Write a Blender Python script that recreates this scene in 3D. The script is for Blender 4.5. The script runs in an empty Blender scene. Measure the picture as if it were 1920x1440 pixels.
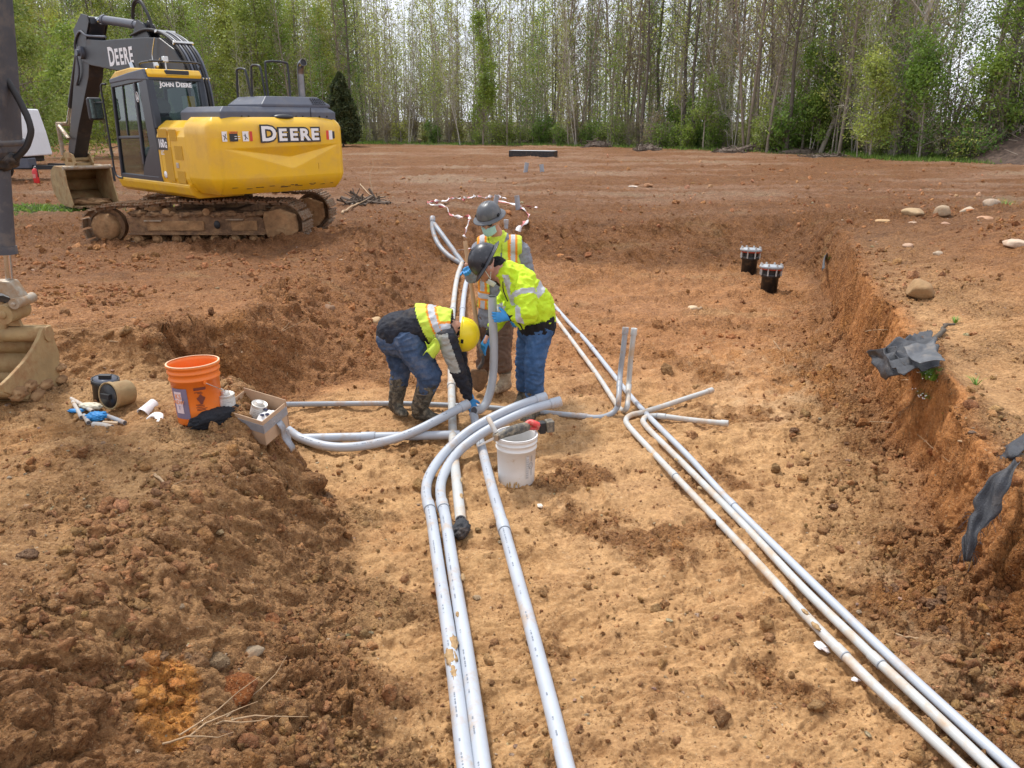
import bpy, bmesh, math, random
import numpy as np
from mathutils import Vector, Matrix, Euler, Quaternion
R = math.radians
PI = math.pi
scene = bpy.context.scene
col = scene.collection

# ------------------------------------------------------------ camera, light, exposure
H = 2.5                                    # metres above the floor of the excavation
FPX = 1442.0
PITCH = math.atan(495 / FPX)
cam = bpy.data.cameras.new('camera')
camo = bpy.data.objects.new('camera', cam)
col.objects.link(camo)
camo.location = (0, 0, H)
camo.rotation_euler = (PI / 2 - PITCH, 0, 0)
cam.sensor_width = 36
cam.lens = 36 * FPX / 1920
cam.clip_start = 0.05
cam.clip_end = 2000
scene.camera = camo

world = bpy.data.worlds.new('World')
scene.world = world
world.use_nodes = True
nt = world.node_tree
nt.nodes.clear()
wo = nt.nodes.new('ShaderNodeOutputWorld')
bg = nt.nodes.new('ShaderNodeBackground')
sky = nt.nodes.new('ShaderNodeTexSky')
sky.sky_type = 'NISHITA'
sky.sun_disc = False
SUN_EL, SUN_AZ = R(60), R(-40)
sky.sun_elevation = SUN_EL
sky.sun_rotation = SUN_AZ
tc = nt.nodes.new('ShaderNodeTexCoord')
cn = nt.nodes.new('ShaderNodeTexNoise')
cn.inputs['Scale'].default_value = 2.6
cn.inputs['Detail'].default_value = 6
cn.inputs['Roughness'].default_value = 0.55
mp = nt.nodes.new('ShaderNodeMapping')
mp.inputs['Scale'].default_value = (1, 1, 2.6)
cr = nt.nodes.new('ShaderNodeValToRGB')
cr.color_ramp.elements[0].position = 0.36
cr.color_ramp.elements[0].color = (0.80, 0.80, 0.80, 1)
cr.color_ramp.elements[1].position = 0.62
cr.color_ramp.elements[1].color = (1, 1, 1, 1)
cc = nt.nodes.new('ShaderNodeMix'); cc.data_type = 'RGBA'
cc.inputs[6].default_value = (6.2, 6.6, 7.6, 1)      # grey underside of the cloud deck
cc.inputs[7].default_value = (9.8, 9.9, 10.4, 1)       # bright cloud
mx = nt.nodes.new('ShaderNodeMix'); mx.data_type = 'RGBA'
nt.links.new(tc.outputs['Generated'], mp.inputs['Vector'])
nt.links.new(mp.outputs[0], cn.inputs['Vector'])
nt.links.new(cn.outputs[0], cr.inputs[0])
nt.links.new(cn.outputs[0], cc.inputs[0])
nt.links.new(cr.outputs[0], mx.inputs[0])
nt.links.new(sky.outputs[0], mx.inputs[6])
nt.links.new(cc.outputs[2], mx.inputs[7])
nt.links.new(mx.outputs[2], bg.inputs[0])
bg.inputs[1].default_value = 0.095
nt.links.new(bg.outputs[0], wo.inputs[0])

sl = bpy.data.lights.new('sun', 'SUN')
sl.energy = 2.5
sl.angle = R(9)
sl.color = (1, 0.965, 0.91)
slo = bpy.data.objects.new('sun', sl)
col.objects.link(slo)
# light comes from SUN_AZ (clockwise from +Y), at SUN_EL
sd = Vector((math.sin(SUN_AZ) * math.cos(SUN_EL), math.cos(SUN_AZ) * math.cos(SUN_EL), math.sin(SUN_EL)))
slo.rotation_euler = (-sd).to_track_quat('-Z', 'Y').to_euler()

vs = scene.view_settings
vs.view_transform = 'Standard'
vs.look = 'None'
vs.exposure = 0.57
vs.gamma = 1
vs.use_curve_mapping = False

# ------------------------------------------------------------ bookkeeping
def tag(o, label=None, cat=None, group=None, kind=None):
    if label: o['label'] = label
    if cat: o['category'] = cat
    if group: o['group'] = group
    if kind: o['kind'] = kind
    return o

def thing(name, label, cat, loc=(0, 0, 0), rot=(0, 0, 0), group=None):
    o = bpy.data.objects.new(name, None)
    o.empty_display_size = 0.1
    col.objects.link(o)
    o.location = loc
    o.rotation_euler = rot
    return tag(o, label, cat, group)

def children_of(o):
    return [c for c in bpy.data.objects if c.parent == o]

def copy_tree(o, kids, parent=None):
    """kids: dict of object -> its children (made once per prototype)"""
    c = o.copy()
    col.objects.link(c)
    if parent is not None:
        c.parent = parent
        c.matrix_parent_inverse = Matrix.Identity(4)
    for k in kids.get(o.name, []):
        copy_tree(k, kids, c)
    return c

def kids_map(root):
    d = {}
    byp = {}
    for c in bpy.data.objects:
        if c.parent: byp.setdefault(c.parent.name, []).append(c)
    st = [root]
    while st:
        o = st.pop()
        d[o.name] = byp.get(o.name, [])
        st += d[o.name]
    return d

# ------------------------------------------------------------ camera maths (pixel of the 1920x1440 photograph -> place)
CP, SP = math.cos(PITCH), math.sin(PITCH)
def ray(u, v):
    x = (u - 960) / FPX; y = -(v - 720) / FPX
    return Vector((x, CP + y * SP, -SP + y * CP))
def W(u, v, z):
    d = ray(u, v)
    t = (z - H) / d.z
    return Vector((d.x * t, d.y * t, z))
def WY(u, v, Y):
    d = ray(u, v)
    t = Y / d.y
    return Vector((d.x * t, Y, H + d.z * t))

# ------------------------------------------------------------ noise
_rng = np.random.RandomState(7)
_perm = np.concatenate([_rng.permutation(256)] * 3).astype(np.int32)
_g3 = _rng.normal(size=(256, 3)); _g3 /= np.linalg.norm(_g3, axis=1)[:, None]
_g3 = _g3.astype(np.float32)
def perlin(x, y, z=0.0):
    x = np.asarray(x, np.float32); y = np.asarray(y, np.float32)
    z = np.zeros_like(x) + np.float32(z) if np.isscalar(z) else np.asarray(z, np.float32)
    xi = np.floor(x); yi = np.floor(y); zi = np.floor(z)
    xf = x - xi; yf = y - yi; zf = z - zi
    X = xi.astype(np.int32) & 255; Y = yi.astype(np.int32) & 255; Z = zi.astype(np.int32) & 255
    u = xf * xf * xf * (xf * (xf * 6 - 15) + 10)
    v = yf * yf * yf * (yf * (yf * 6 - 15) + 10)
    w = zf * zf * zf * (zf * (zf * 6 - 15) + 10)
    def g(dx, dy, dz):
        h = _perm[_perm[_perm[(X + dx) & 255] + ((Y + dy) & 255)] + ((Z + dz) & 255)]
        G = _g3[h]
        return G[..., 0] * (xf - dx) + G[..., 1] * (yf - dy) + G[..., 2] * (zf - dz)
    a = g(0, 0, 0); b = g(1, 0, 0); c = a + u * (b - a)
    a = g(0, 1, 0); b = g(1, 1, 0); d = a + u * (b - a)
    e = c + v * (d - c)
    a = g(0, 0, 1); b = g(1, 0, 1); c = a + u * (b - a)
    a = g(0, 1, 1); b = g(1, 1, 1); d = a + u * (b - a)
    f = c + v * (d - c)
    return (e + w * (f - e)) * 1.6
def fbm(x, y, z=0.0, oct=4, gain=0.5, billow=False):
    s = 0; a = 1.0; f = 1.0; n = 0
    for i in range(oct):
        p = perlin(x * f + 17.3 * i, y * f - 9.1 * i, (z * f + 3.7 * i) if not np.isscalar(z) else z + 3.7 * i)
        if billow: p = np.abs(p) * 2 - 0.5
        s = s + a * p; n += a; a *= gain; f *= 2.03
    return s / n
def worley(x, y, seed=0):
    x = np.asarray(x, np.float32); y = np.asarray(y, np.float32)
    xi = np.floor(x).astype(np.int32); yi = np.floor(y).astype(np.int32)
    f1 = np.full(x.shape, 9, np.float32); f2 = f1.copy(); cid = np.zeros(x.shape, np.float32)
    for dx in (-1, 0, 1):
        for dy in (-1, 0, 1):
            cx = xi + dx; cy = yi + dy
            h = _perm[_perm[(cx + seed) & 255] + (cy & 255)]
            px = cx + (_perm[h] / 255.0).astype(np.float32); py = cy + (_perm[h + 37] / 255.0).astype(np.float32)
            d = np.sqrt((px - x) ** 2 + (py - y) ** 2)
            m = d < f1
            f2 = np.where(m, f1, np.minimum(f2, d)); cid = np.where(m, h / 255.0, cid); f1 = np.where(m, d, f1)
    return f1, f2, cid
def sstep(a, b, x):
    t = np.clip((x - a) / (b - a), 0, 1)
    return t * t * (3 - 2 * t)

# ------------------------------------------------------------ the shape of the ground
# foot of the excavation, anticlockwise; w = width of the slope that rises from each edge
PIT = [  # x, y, slope width
    (-0.55, 1.0, 1.2), (2.45, 1.0, 0.30), (2.50, 2.77, 0.10), (2.52, 3.28, 0.09), (2.80, 4.63, 0.09), (3.50, 7.0, 0.10),
    (3.62, 7.9, 0.11), (4.25, 9.9, 0.14), (5.0, 12.6, 0.35), (4.4, 13.2, 2.2), (2.2, 13.0, 2.4), (0.3, 13.8, 2.2),
    (-1.1, 13.8, 1.6), (-1.25, 12.0, 1.4), (-1.15, 10.6, 1.2), (-1.15, 8.7, 1.7), (-1.5, 7.5, 1.3), (-2.3, 6.75, 0.5), (-2.75, 6.35, 0.35),
    (-2.3, 5.85, 0.45), (-1.80, 5.6, 0.40), (-1.34, 4.95, 0.50), (-1.02, 4.35, 0.65), (-0.74, 3.2, 1.05), (-0.65, 2.3, 1.2)]
def pit_dist(x, y):
    n = len(PIT)
    best = np.full(x.shape, 1e9, np.float32); bw = np.ones(x.shape, np.float32)
    inside = np.zeros(x.shape, bool)
    for i in range(n):
        x0, y0, w0 = PIT[i]; x1, y1, w1 = PIT[(i + 1) % n]
        dx, dy = x1 - x0, y1 - y0
        t = np.clip(((x - x0) * dx + (y - y0) * dy) / (dx * dx + dy * dy), 0, 1)
        d = np.hypot(x - x0 - t * dx, y - y0 - t * dy)
        m = d < best
        best = np.where(m, d, best); bw = np.where(m, w0 + t * (w1 - w0), bw)
        c = ((y0 > y) != (y1 > y)) & (x < (dx * (y - y0) / (dy if dy else 1e-9) + x0))
        inside ^= c
    return np.where(inside, -best, best), bw
def site(x, y):
    far = 0.5 + 0.0 * x
    left_near = 0.72 - 0.24 * np.exp(-((x + 3.0) / 1.5) ** 2 - ((y - 5.75) / 0.30) ** 2) - 0.10 * sstep(-1.9, -1.0, x)
    left_far = 0.5 + 0.34 * np.exp(-np.clip(y - 6.2, 0, 99) / 3.2)
    yw = y + 0.10 * np.sin(x * 1.7 + 1) + 0.05 * np.sin(x * 4.1)
    left = left_near + (left_far - left_near) * sstep(6.10, 6.30, yw)
    right = 0.55 + 1.05 * np.exp(-((x - 9.0) / 4.3) ** 2 - ((y - 8.0) / 6.2) ** 2)
    s = left + (right - left) * sstep(0.0, 1.2, x)
    s = np.where(y < 2.0, s + (0.8 - s) * sstep(2.0, 0.8, y), s)
    # spoil heaped behind the pipes on the left and little heap by the machine
    s = s + 0.30 * np.exp(-((x + 1.55) / 0.5) ** 2 - ((y - 4.75) / 0.35) ** 2) * 0.55
    s = s + 0.22 * np.exp(-((x + 2.4) / 1.2) ** 2 - ((y - 12.6) / 0.8) ** 2)
    s = s + 0.10 * np.exp(-((x + 1.6) / 0.7) ** 2 - ((y - 9.2) / 1.0) ** 2)
    s = s + 0.10 * np.exp(-((x - 6.5) / 2.2) ** 2 - ((y - 6.5) / 2.0) ** 2)
    return s
def ground(x, y, warp=True):
    x = np.asarray(x, np.float32); y = np.asarray(y, np.float32)
    if warp:
        k = 1 / (1 + np.clip(np.hypot(x, y) - 20, 0, 1e9) * 0.1)
        wx = x + k * (0.10 * perlin(x * 1.7, y * 1.7, 4.2) + 0.035 * perlin(x * 6, y * 6, 9.2))
        wy = y + k * (0.10 * perlin(x * 1.7 + 50, y * 1.7, 4.2) + 0.035 * perlin(x * 6 + 50, y * 6, 9.2))
    else:
        wx, wy = x, y
    d, w = pit_dist(wx, wy)
    s = site(x, y)
    t = np.clip(d / w, 0, 1)
    prof = np.where(w < 0.4, np.clip(t * 1.25, 0, 1) ** 1.1, t * t * (3 - 2 * t))
    fl = 0.015 * perlin(x * 0.9, y * 0.9, 1.0) + 0.10 * sstep(10.0, 13.0, y)
    # loosened soil lying along the foot of the right bank
    heap = 0.11 * np.exp(-((d + 0.05) / 0.30) ** 2) * sstep(1.6, 3.2, x) * sstep(13, 11, y) * sstep(2.9, 4.2, y) * (0.6 + 0.6 * perlin(x * 1.3, y * 1.3, 7.7))
    z = fl + (s - fl) * prof + np.where(d < 0.4, np.clip(heap, 0, 1), 0)
    return z, d, w
def gz(x, y):
    z, d, w = ground(np.array([x]), np.array([y]))
    return float(z[0])
def G(u, v, off=0.0):
    """where the ray through this pixel meets the ground"""
    d = ray(u, v)
    t = np.concatenate([np.linspace(2.5, 20, 1800), np.geomspace(20.01, 200, 400)]).astype(np.float32)
    z, _, _ = ground(d.x * t, d.y * t)
    hz = H + d.z * t
    i = int(np.argmax(hz < z + off))
    if i == 0: i = len(t) - 1
    return Vector((d.x * t[i], d.y * t[i], float(z[i]) + off))
# ------------------------------------------------------------ materials
def nodes(name):
    m = bpy.data.materials.new(name)
    m.use_nodes = True
    n = m.node_tree
    b = n.nodes['Principled BSDF']
    return m, n, b
def noise_fac(n, scale, detail=4, rough=0.6, coord='Object', lo=0.4, hi=0.6, dist=0.0):
    t = n.nodes.new('ShaderNodeTexCoord')
    s = n.nodes.new('ShaderNodeTexNoise')
    s.inputs['Scale'].default_value = scale
    s.inputs['Detail'].default_value = detail
    s.inputs['Roughness'].default_value = rough
    s.inputs['Distortion'].default_value = dist
    n.links.new(t.outputs[coord], s.inputs['Vector'])
    r = n.nodes.new('ShaderNodeMapRange')
    r.inputs[1].default_value = lo; r.inputs[2].default_value = hi
    n.links.new(s.outputs[0], r.inputs[0])
    return s, r
def mixc(n, fac, a, b, mode='MIX'):
    m = n.nodes.new('ShaderNodeMix'); m.data_type = 'RGBA'; m.blend_type = mode
    if isinstance(fac, (int, float)): m.inputs[0].default_value = fac
    else: n.links.new(fac, m.inputs[0])
    for i, c in ((6, a), (7, b)):
        if isinstance(c, tuple): m.inputs[i].default_value = (*c[:3], 1)
        else: n.links.new(c, m.inputs[i])
    return m.outputs[2]
def bumpn(n, b, hsock, strength=0.3, dist=0.01):
    bu = n.nodes.new('ShaderNodeBump')
    bu.inputs['Strength'].default_value = strength
    bu.inputs['Distance'].default_value = dist
    n.links.new(hsock, bu.inputs['Height'])
    n.links.new(bu.outputs[0], b.inputs['Normal'])
_mats = {}
def mat(name, colr, rough=0.6, metal=0.0, var=0.12, vscale=8.0, bump=0.0, bscale=60.0, dirt=0.0, dscale=5.0, dcol=(0.30, 0.16, 0.075),
        dlo=0.5, dhi=0.62, coat=0.0, spec=0.5, sheen=0.0, trans=0.0):
    if name in _mats: return _mats[name]
    m, n, b = nodes(name)
    b.inputs['Roughness'].default_value = rough
    b.inputs['Metallic'].default_value = metal
    b.inputs['Specular IOR Level'].default_value = spec
    if coat: b.inputs['Coat Weight'].default_value = coat
    if sheen: b.inputs['Sheen Weight'].default_value = sheen
    if trans: b.inputs['Transmission Weight'].default_value = trans
    s, r = noise_fac(n, vscale, 5, 0.65, lo=0.3, hi=0.7)
    lo = tuple(c * (1 - var) for c in colr); hi = tuple(min(1, c * (1 + var)) for c in colr)
    out = mixc(n, r.outputs[0], lo, hi)
    if dirt > 0:
        s2, r2 = noise_fac(n, dscale, 7, 0.7, lo=dlo, hi=dhi)
        mu = n.nodes.new('ShaderNodeMath'); mu.operation = 'MULTIPLY'; mu.inputs[1].default_value = dirt
        n.links.new(r2.outputs[0], mu.inputs[0])
        out = mixc(n, mu.outputs[0], out, dcol)
        rr = n.nodes.new('ShaderNodeMapRange'); rr.inputs[3].default_value = rough; rr.inputs[4].default_value = 0.9
        n.links.new(mu.outputs[0], rr.inputs[0]); n.links.new(rr.outputs[0], b.inputs['Roughness'])
        if metal:
            r3 = n.nodes.new('ShaderNodeMapRange'); r3.inputs[3].default_value = metal; r3.inputs[4].default_value = 0
            n.links.new(mu.outputs[0], r3.inputs[0]); n.links.new(r3.outputs[0], b.inputs['Metallic'])
    n.links.new(out, b.inputs['Base Color'])
    if bump > 0:
        s3, r3 = noise_fac(n, bscale, 5, 0.65, lo=0.2, hi=0.8)
        bumpn(n, b, r3.outputs[0], bump, 0.01)
    _mats[name] = m
    return m

def soil_material():
    m, n, b = nodes('soil')
    at = n.nodes.new('ShaderNodeAttribute'); at.attribute_name = 'tone'
    c = at.outputs['Color']
    s1, r1 = noise_fac(n, 34, 9, 0.78, lo=0.36, hi=0.62)
    cb = n.nodes.new('ShaderNodeAttribute'); cb.attribute_name = 'crumb'
    cbr = n.nodes.new('ShaderNodeMapRange'); cbr.inputs[3].default_value = 0.62; cbr.inputs[4].default_value = 1.0; n.links.new(cb.outputs['Fac'], cbr.inputs[0])
    c = mixc(n, cbr.outputs[0], c, mixc(n, r1.outputs[0], (0.58, 0.50, 0.42), (1.46, 1.46, 1.46)), 'MULTIPLY')
    # dark specks: brown crumbs, and the shade of pits and cracks put into colour
    s7, r7 = noise_fac(n, 62, 4, 0.6, lo=0.585, hi=0.62)
    s8, r8 = noise_fac(n, 4.5, 4, 0.6, lo=0.42, hi=0.58)
    m7 = n.nodes.new('ShaderNodeMath'); m7.operation = 'MULTIPLY'; n.links.new(r7.outputs[0], m7.inputs[0]); n.links.new(r8.outputs[0], m7.inputs[1])
    c = mixc(n, m7.outputs[0], c, mixc(n, 1.0, c, (0.42, 0.34, 0.28), 'MULTIPLY'))
    s2, r2 = noise_fac(n, 6, 8, 0.72, lo=0.42, hi=0.60)
    c = mixc(n, 0.5, c, mixc(n, r2.outputs[0], (0.74, 0.64, 0.52), (1.28, 1.25, 1.20)), 'MULTIPLY')
    # small pale stones and flakes
    t = n.nodes.new('ShaderNodeTexCoord')
    vo = n.nodes.new('ShaderNodeTexVoronoi'); vo.inputs['Scale'].default_value = 26
    n.links.new(t.outputs['Object'], vo.inputs['Vector'])
    sr = n.nodes.new('ShaderNodeMapRange'); sr.inputs[1].default_value = 0.16; sr.inputs[2].default_value = 0.10
    n.links.new(vo.outputs['Distance'], sr.inputs[0])
    sep = n.nodes.new('ShaderNodeSeparateColor'); n.links.new(vo.outputs['Color'], sep.inputs[0])
    gt = n.nodes.new('ShaderNodeMath'); gt.operation = 'GREATER_THAN'; gt.inputs[1].default_value = 0.955
    n.links.new(sep.outputs[0], gt.inputs[0])
    mu = n.nodes.new('ShaderNodeMath'); mu.operation = 'MULTIPLY'
    n.links.new(sr.outputs[0], mu.inputs[0]); n.links.new(gt.outputs[0], mu.inputs[1])
    c = mixc(n, mu.outputs[0], c, (0.55, 0.42, 0.28))
    s11, r11 = noise_fac(n, 95, 3, 0.6, lo=0.615, hi=0.65)
    m11 = n.nodes.new('ShaderNodeMath'); m11.operation = 'MULTIPLY'; m11.inputs[1].default_value = 0.55; n.links.new(r11.outputs[0], m11.inputs[0])
    c = mixc(n, m11.outputs[0], c, (0.62, 0.44, 0.25))
    n.links.new(c, b.inputs['Base Color'])
    wet = n.nodes.new('ShaderNodeAttribute'); wet.attribute_name = 'wet'
    rr = n.nodes.new('ShaderNodeMapRange'); rr.inputs[3].default_value = 0.86; rr.inputs[4].default_value = 0.42
    n.links.new(wet.outputs['Fac'], rr.inputs[0]); n.links.new(rr.outputs[0], b.inputs['Roughness'])
    b.inputs['Specular IOR Level'].default_value = 0.35
    # bump: crumbs and smears
    s4, r4 = noise_fac(n, 55, 9, 0.75, lo=0.2, hi=0.8)
    s5, r5 = noise_fac(n, 13, 6, 0.7, lo=0.2, hi=0.8, dist=0.1)
    grains = None
    for sc_, k_ in ((34, 1.5), (80, 0.8)):
        vv_ = n.nodes.new('ShaderNodeTexVoronoi'); vv_.inputs['Scale'].default_value = sc_; n.links.new(t.outputs['Object'], vv_.inputs['Vector'])
        mm_ = n.nodes.new('ShaderNodeMapRange'); mm_.inputs[1].default_value = 0.0; mm_.inputs[2].default_value = 0.55; mm_.inputs[3].default_value = k_; mm_.inputs[4].default_value = 0.0; mm_.interpolation_type = 'SMOOTHSTEP'
        n.links.new(vv_.outputs['Distance'], mm_.inputs[0]); s_ = mm_.outputs[0]
        # only some cells stand up as grains
        sc2 = n.nodes.new('ShaderNodeSeparateColor'); n.links.new(vv_.outputs['Color'], sc2.inputs[0])
        m2_ = n.nodes.new('ShaderNodeMath'); m2_.operation = 'MULTIPLY'; n.links.new(s_, m2_.inputs[0]); n.links.new(sc2.outputs[1], m2_.inputs[1]); s_ = m2_.outputs[0]
        if grains is None: grains = s_
        else:
            a_ = n.nodes.new('ShaderNodeMath'); a_.operation = 'ADD'; n.links.new(grains, a_.inputs[0]); n.links.new(s_, a_.inputs[1]); grains = a_.outputs[0]
    gcr = n.nodes.new('ShaderNodeMath'); gcr.operation = 'MULTIPLY'; n.links.new(grains, gcr.inputs[0]); n.links.new(cb.outputs['Fac'], gcr.inputs[1])
    ad0 = n.nodes.new('ShaderNodeMath'); ad0.operation = 'MULTIPLY_ADD'; ad0.inputs[1].default_value = 1.5
    n.links.new(r5.outputs[0], ad0.inputs[0]); n.links.new(r4.outputs[0], ad0.inputs[2])
    ad = n.nodes.new('ShaderNodeMath'); ad.operation = 'ADD'; n.links.new(ad0.outputs[0], ad.inputs[0]); n.links.new(gcr.outputs[0], ad.inputs[1])
    fr = n.nodes.new('ShaderNodeAttribute'); fr.attribute_name = 'churn'
    s6, r6 = noise_fac(n, 2.6, 9, 0.78, lo=0.2, hi=0.8, dist=0.1)
    mu2 = n.nodes.new('ShaderNodeMath'); mu2.operation = 'MULTIPLY'; n.links.new(fr.outputs['Fac'], mu2.inputs[0]); n.links.new(r6.outputs[0], mu2.inputs[1])
    ad2 = n.nodes.new('ShaderNodeMath'); ad2.operation = 'MULTIPLY_ADD'; ad2.inputs[1].default_value = 20.0
    n.links.new(mu2.outputs[0], ad2.inputs[0]); n.links.new(ad.outputs[0], ad2.inputs[2])
    m9 = n.nodes.new('ShaderNodeMapRange'); m9.inputs[3].default_value = 0.34; m9.inputs[4].default_value = 1.15; n.links.new(cb.outputs['Fac'], m9.inputs[0])
    m10 = n.nodes.new('ShaderNodeMath'); m10.operation = 'MULTIPLY'; n.links.new(m9.outputs[0], m10.inputs[0]); n.links.new(ad2.outputs[0], m10.inputs[1])
    bumpn(n, b, m10.outputs[0], 1.0, 0.024)
    return m
# ------------------------------------------------------------ ground: one sheet to the horizon
SOIL = soil_material()
TAN = np.array([0.495, 0.302, 0.140]); RED = np.array([0.43, 0.175, 0.060]); BRN = np.array([0.33, 0.158, 0.064])
OCH = np.array([0.54, 0.235, 0.050]); PALE = np.array([0.56, 0.40, 0.245]); PINK = np.array([0.46, 0.27, 0.17])
GRASS = np.array([0.10, 0.16, 0.035])
def build_mesh(name, verts, faces_flat, nper, smooth=True):
    me = bpy.data.meshes.new(name)
    nv = len(verts); nf = len(faces_flat) // nper
    me.vertices.add(nv); me.vertices.foreach_set('co', np.asarray(verts, np.float32).ravel())
    me.loops.add(len(faces_flat)); me.loops.foreach_set('vertex_index', np.asarray(faces_flat, np.int32))
    me.polygons.add(nf); me.polygons.foreach_set('loop_start', np.arange(0, len(faces_flat), nper, dtype=np.int32))
    me.polygons.foreach_set('use_smooth', np.full(nf, smooth))
    me.update(calc_edges=True)
    return me
def set_attr(me, name, arr):
    arr = np.asarray(arr, np.float32)
    if arr.ndim == 2:
        a = me.attributes.new(name, 'FLOAT_COLOR', 'POINT')
        c = np.ones((len(arr), 4), np.float32); c[:, :3] = arr
        a.data.foreach_set('color', c.ravel())
    else:
        a = me.attributes.new(name, 'FLOAT', 'POINT')
        a.data.foreach_set('value', arr)
EDX = [-60, -13, 7, 15.6, 18.8, 23, 40]; EDY = [78, 73, 64, 53, 44, 40, 36]     # edge of the wood
def zone_masks(x, y, z, d, w):
    leftfront = sstep(0.6, -0.6, x) * sstep(6.6, 5.8, y)
    slope = sstep(-0.12, 0.12, d) * sstep(0.3, -0.15, d - w)
    rfoot = sstep(-1.0, -0.25, d + 0.25 * perlin(x * 1.4, y * 1.4, 2.2)) * sstep(0.1, -0.05, d) * sstep(1.0, 2.2, x) * sstep(12, 9, y)
    rbank = sstep(1.4, 2.0, x) * (sstep(-0.02, 0.03, d) * sstep(0.10, 0.0, d - w)) * sstep(13, 11, y)
    farsl = sstep(11.5, 12.8, y) * sstep(16.5, 15.0, y)
    return leftfront, slope, rfoot, rbank, farsl
def crumb_mask(x, y, d):
    return sstep(0.10, 0.32, fbm(x * 1.1 + 7, y * 1.3, 15.0, 5, 0.62) + 0.22 * np.exp(-(d / 0.5) ** 2))
def detail(x, y, z, d, w):
    """relief of the soil, metres along the normal"""
    lf, slope, rf, rb, fs = zone_masks(x, y, z, d, w)
    floor = sstep(0.05, -0.25, d)
    site_m = sstep(0.1, 0.6, d - w)
    clod = np.clip(slope * (1 - rb) * 1.0 + rf * 0.9 + fs * 0.8 + 0.30 * site_m + 0.75 * sstep(-0.05, 0.30, perlin(x * 1.3 + 5, y * 1.3, 3.3)) * lf * sstep(3.9, 3.2, y), 0, 1)
    clod = clod * (0.55 + 0.6 * sstep(-0.3, 0.3, perlin(x * 1.3, y * 1.3, 8.8)))
    near = sstep(14, 7, y)
    h = np.zeros_like(x)
    # broad lumps
    h += (0.030 * site_m + 0.022 * slope + 0.012 * floor + 0.012) * fbm(x * 2.2, y * 2.2, z * 2.2, 4, 0.55)
    h += site_m * 0.055 * sstep(6, 10, y) * fbm(x * 1.1, y * 1.1, 0.0, 5, 0.62, True)
    # crumbly clods: two sizes of rounded lumps
    wx = x + 0.014 * perlin(x * 18, y * 18, z * 18); wy = y + 0.014 * perlin(x * 18 + 40, y * 18, z * 18)
    f1, f2, c1 = worley(wx * 9.5, wy * 9.5 + z * 5, 3)
    h += clod * 0.070 * np.sqrt(np.clip(1 - f1 * 1.25, 0, 1)) * (c1 > 0.35) * (0.4 + 0.9 * c1)
    f1, f2, c1 = worley(wx * 21, wy * 21 + z * 12, 11)
    h += (clod * 0.030 + 0.0005) * np.sqrt(np.clip(1 - f1 * 1.2, 0, 1)) * (0.3 + c1)
    f1, f2, c1 = worley(wx * 46, wy * 46 + z * 30, 29)
    h += (clod * 0.013 + 0.0003) * np.sqrt(np.clip(1 - f1 * 1.2, 0, 1)) * near
    # smeared, trodden clay on the floor: torn plates, ridges, crumbs, boot prints
    flat = np.clip(floor + 0.7 * lf * (1 - clod) + 0.4 * site_m * near, 0, 1)
    cm = crumb_mask(x, y, d)
    a = x * 0.93 + y * 0.37; b_ = -x * 0.37 + y * 0.93
    a2 = a + 0.12 * perlin(x * 2.1, y * 2.1, 5.5); b2 = b_ + 0.16 * perlin(x * 1.6, y * 1.6, 6.5)
    t = fbm(a2 * 1.5, b2 * 3.0, 1.1, 5, 0.58) * 7
    ter = np.floor(t) + sstep(0.72, 1.0, t - np.floor(t))
    h += flat * 0.0145 * ter
    sx = x * 0.97 + y * 0.236; sl_ = -x * 0.236 + y * 0.97
    rut = 1 - np.abs(perlin(sx * 3.6 + 0.25 * perlin(x * 1.5, y * 1.5, 3.0), sl_ * 0.55, 41.0)) * 3.4
    h += floor * (0.014 * np.clip(rut, 0, 1) - 0.004) * sstep(0.0, 0.6, x + 0.3 * y - 0.9) * sstep(-0.2, 0.2, perlin(x * 0.7, y * 0.5, 91.0))
    t = fbm(a2 * 4.5 + 30, b2 * 8.0, 4.1, 4, 0.6) * 5
    h += flat * 0.0065 * (np.floor(t) + sstep(0.7, 1.0, t - np.floor(t))) * near
    rid = 1 - np.abs(perlin(a2 * 1.4, b2 * 4.6, 2.5)) * 3.0
    h += flat * 0.016 * np.clip(rid, 0, 1) * sstep(0.0, 0.3, perlin(x * 0.8 + 9, y * 0.8, 0.7))
    crk = 1 - np.abs(fbm(a2 * 4.0, b2 * 9.0, 1.5, 3, 0.6)) * 7
    h -= flat * 0.016 * np.clip(crk, 0, 1) * sstep(-0.1, 0.2, perlin(x * 2.3, y * 2.3, 31.0))
    f1, f2, c1 = worley(wx * 30, wy * 30, 71)
    h += flat * cm * 0.016 * np.sqrt(np.clip(1 - f1 * 1.3, 0, 1)) * (c1 > 0.25)
    f1, f2, c1 = worley(wx * 15, wy * 15, 77)
    h += flat * (cm * 0.022 * (c1 > 0.6) + 0.02 * (c1 > 0.93)) * np.sqrt(np.clip(1 - f1 * 1.6, 0, 1))
    h += (0.0022 + 0.011 * clod + 0.011 * cm) * fbm(x * 22, y * 22, z * 15, 4, 0.65) * (0.5 + near)
    f1, f2, c1 = worley(x * 2.6 + 0.3 * perlin(x * 3, y * 3, 1), y * 1.9, 57)
    foot = sstep(0.36, 0.27, f1) * (c1 > 0.45)
    rim = np.exp(-((f1 - 0.38) / 0.05) ** 2) * (c1 > 0.45)
    h += floor * (0.012 * rim - 0.022 * foot)
    # torn face of the banks
    h += rb * (0.075 * fbm(x * 3.2, y * 3.6, z * 2.4, 4, 0.6) + 0.030 * fbm(x * 9, y * 13, z * 5, 4, 0.65, True) + 0.012 * fbm(x * 40, y * 40, z * 30, 3, 0.6))
    h += 0.014 * fbm(x * 30, y * 30, z * 30, 3, 0.6) * (0.07 + 0.93 * np.maximum(clod, 0.8 * cm)) * near
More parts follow.
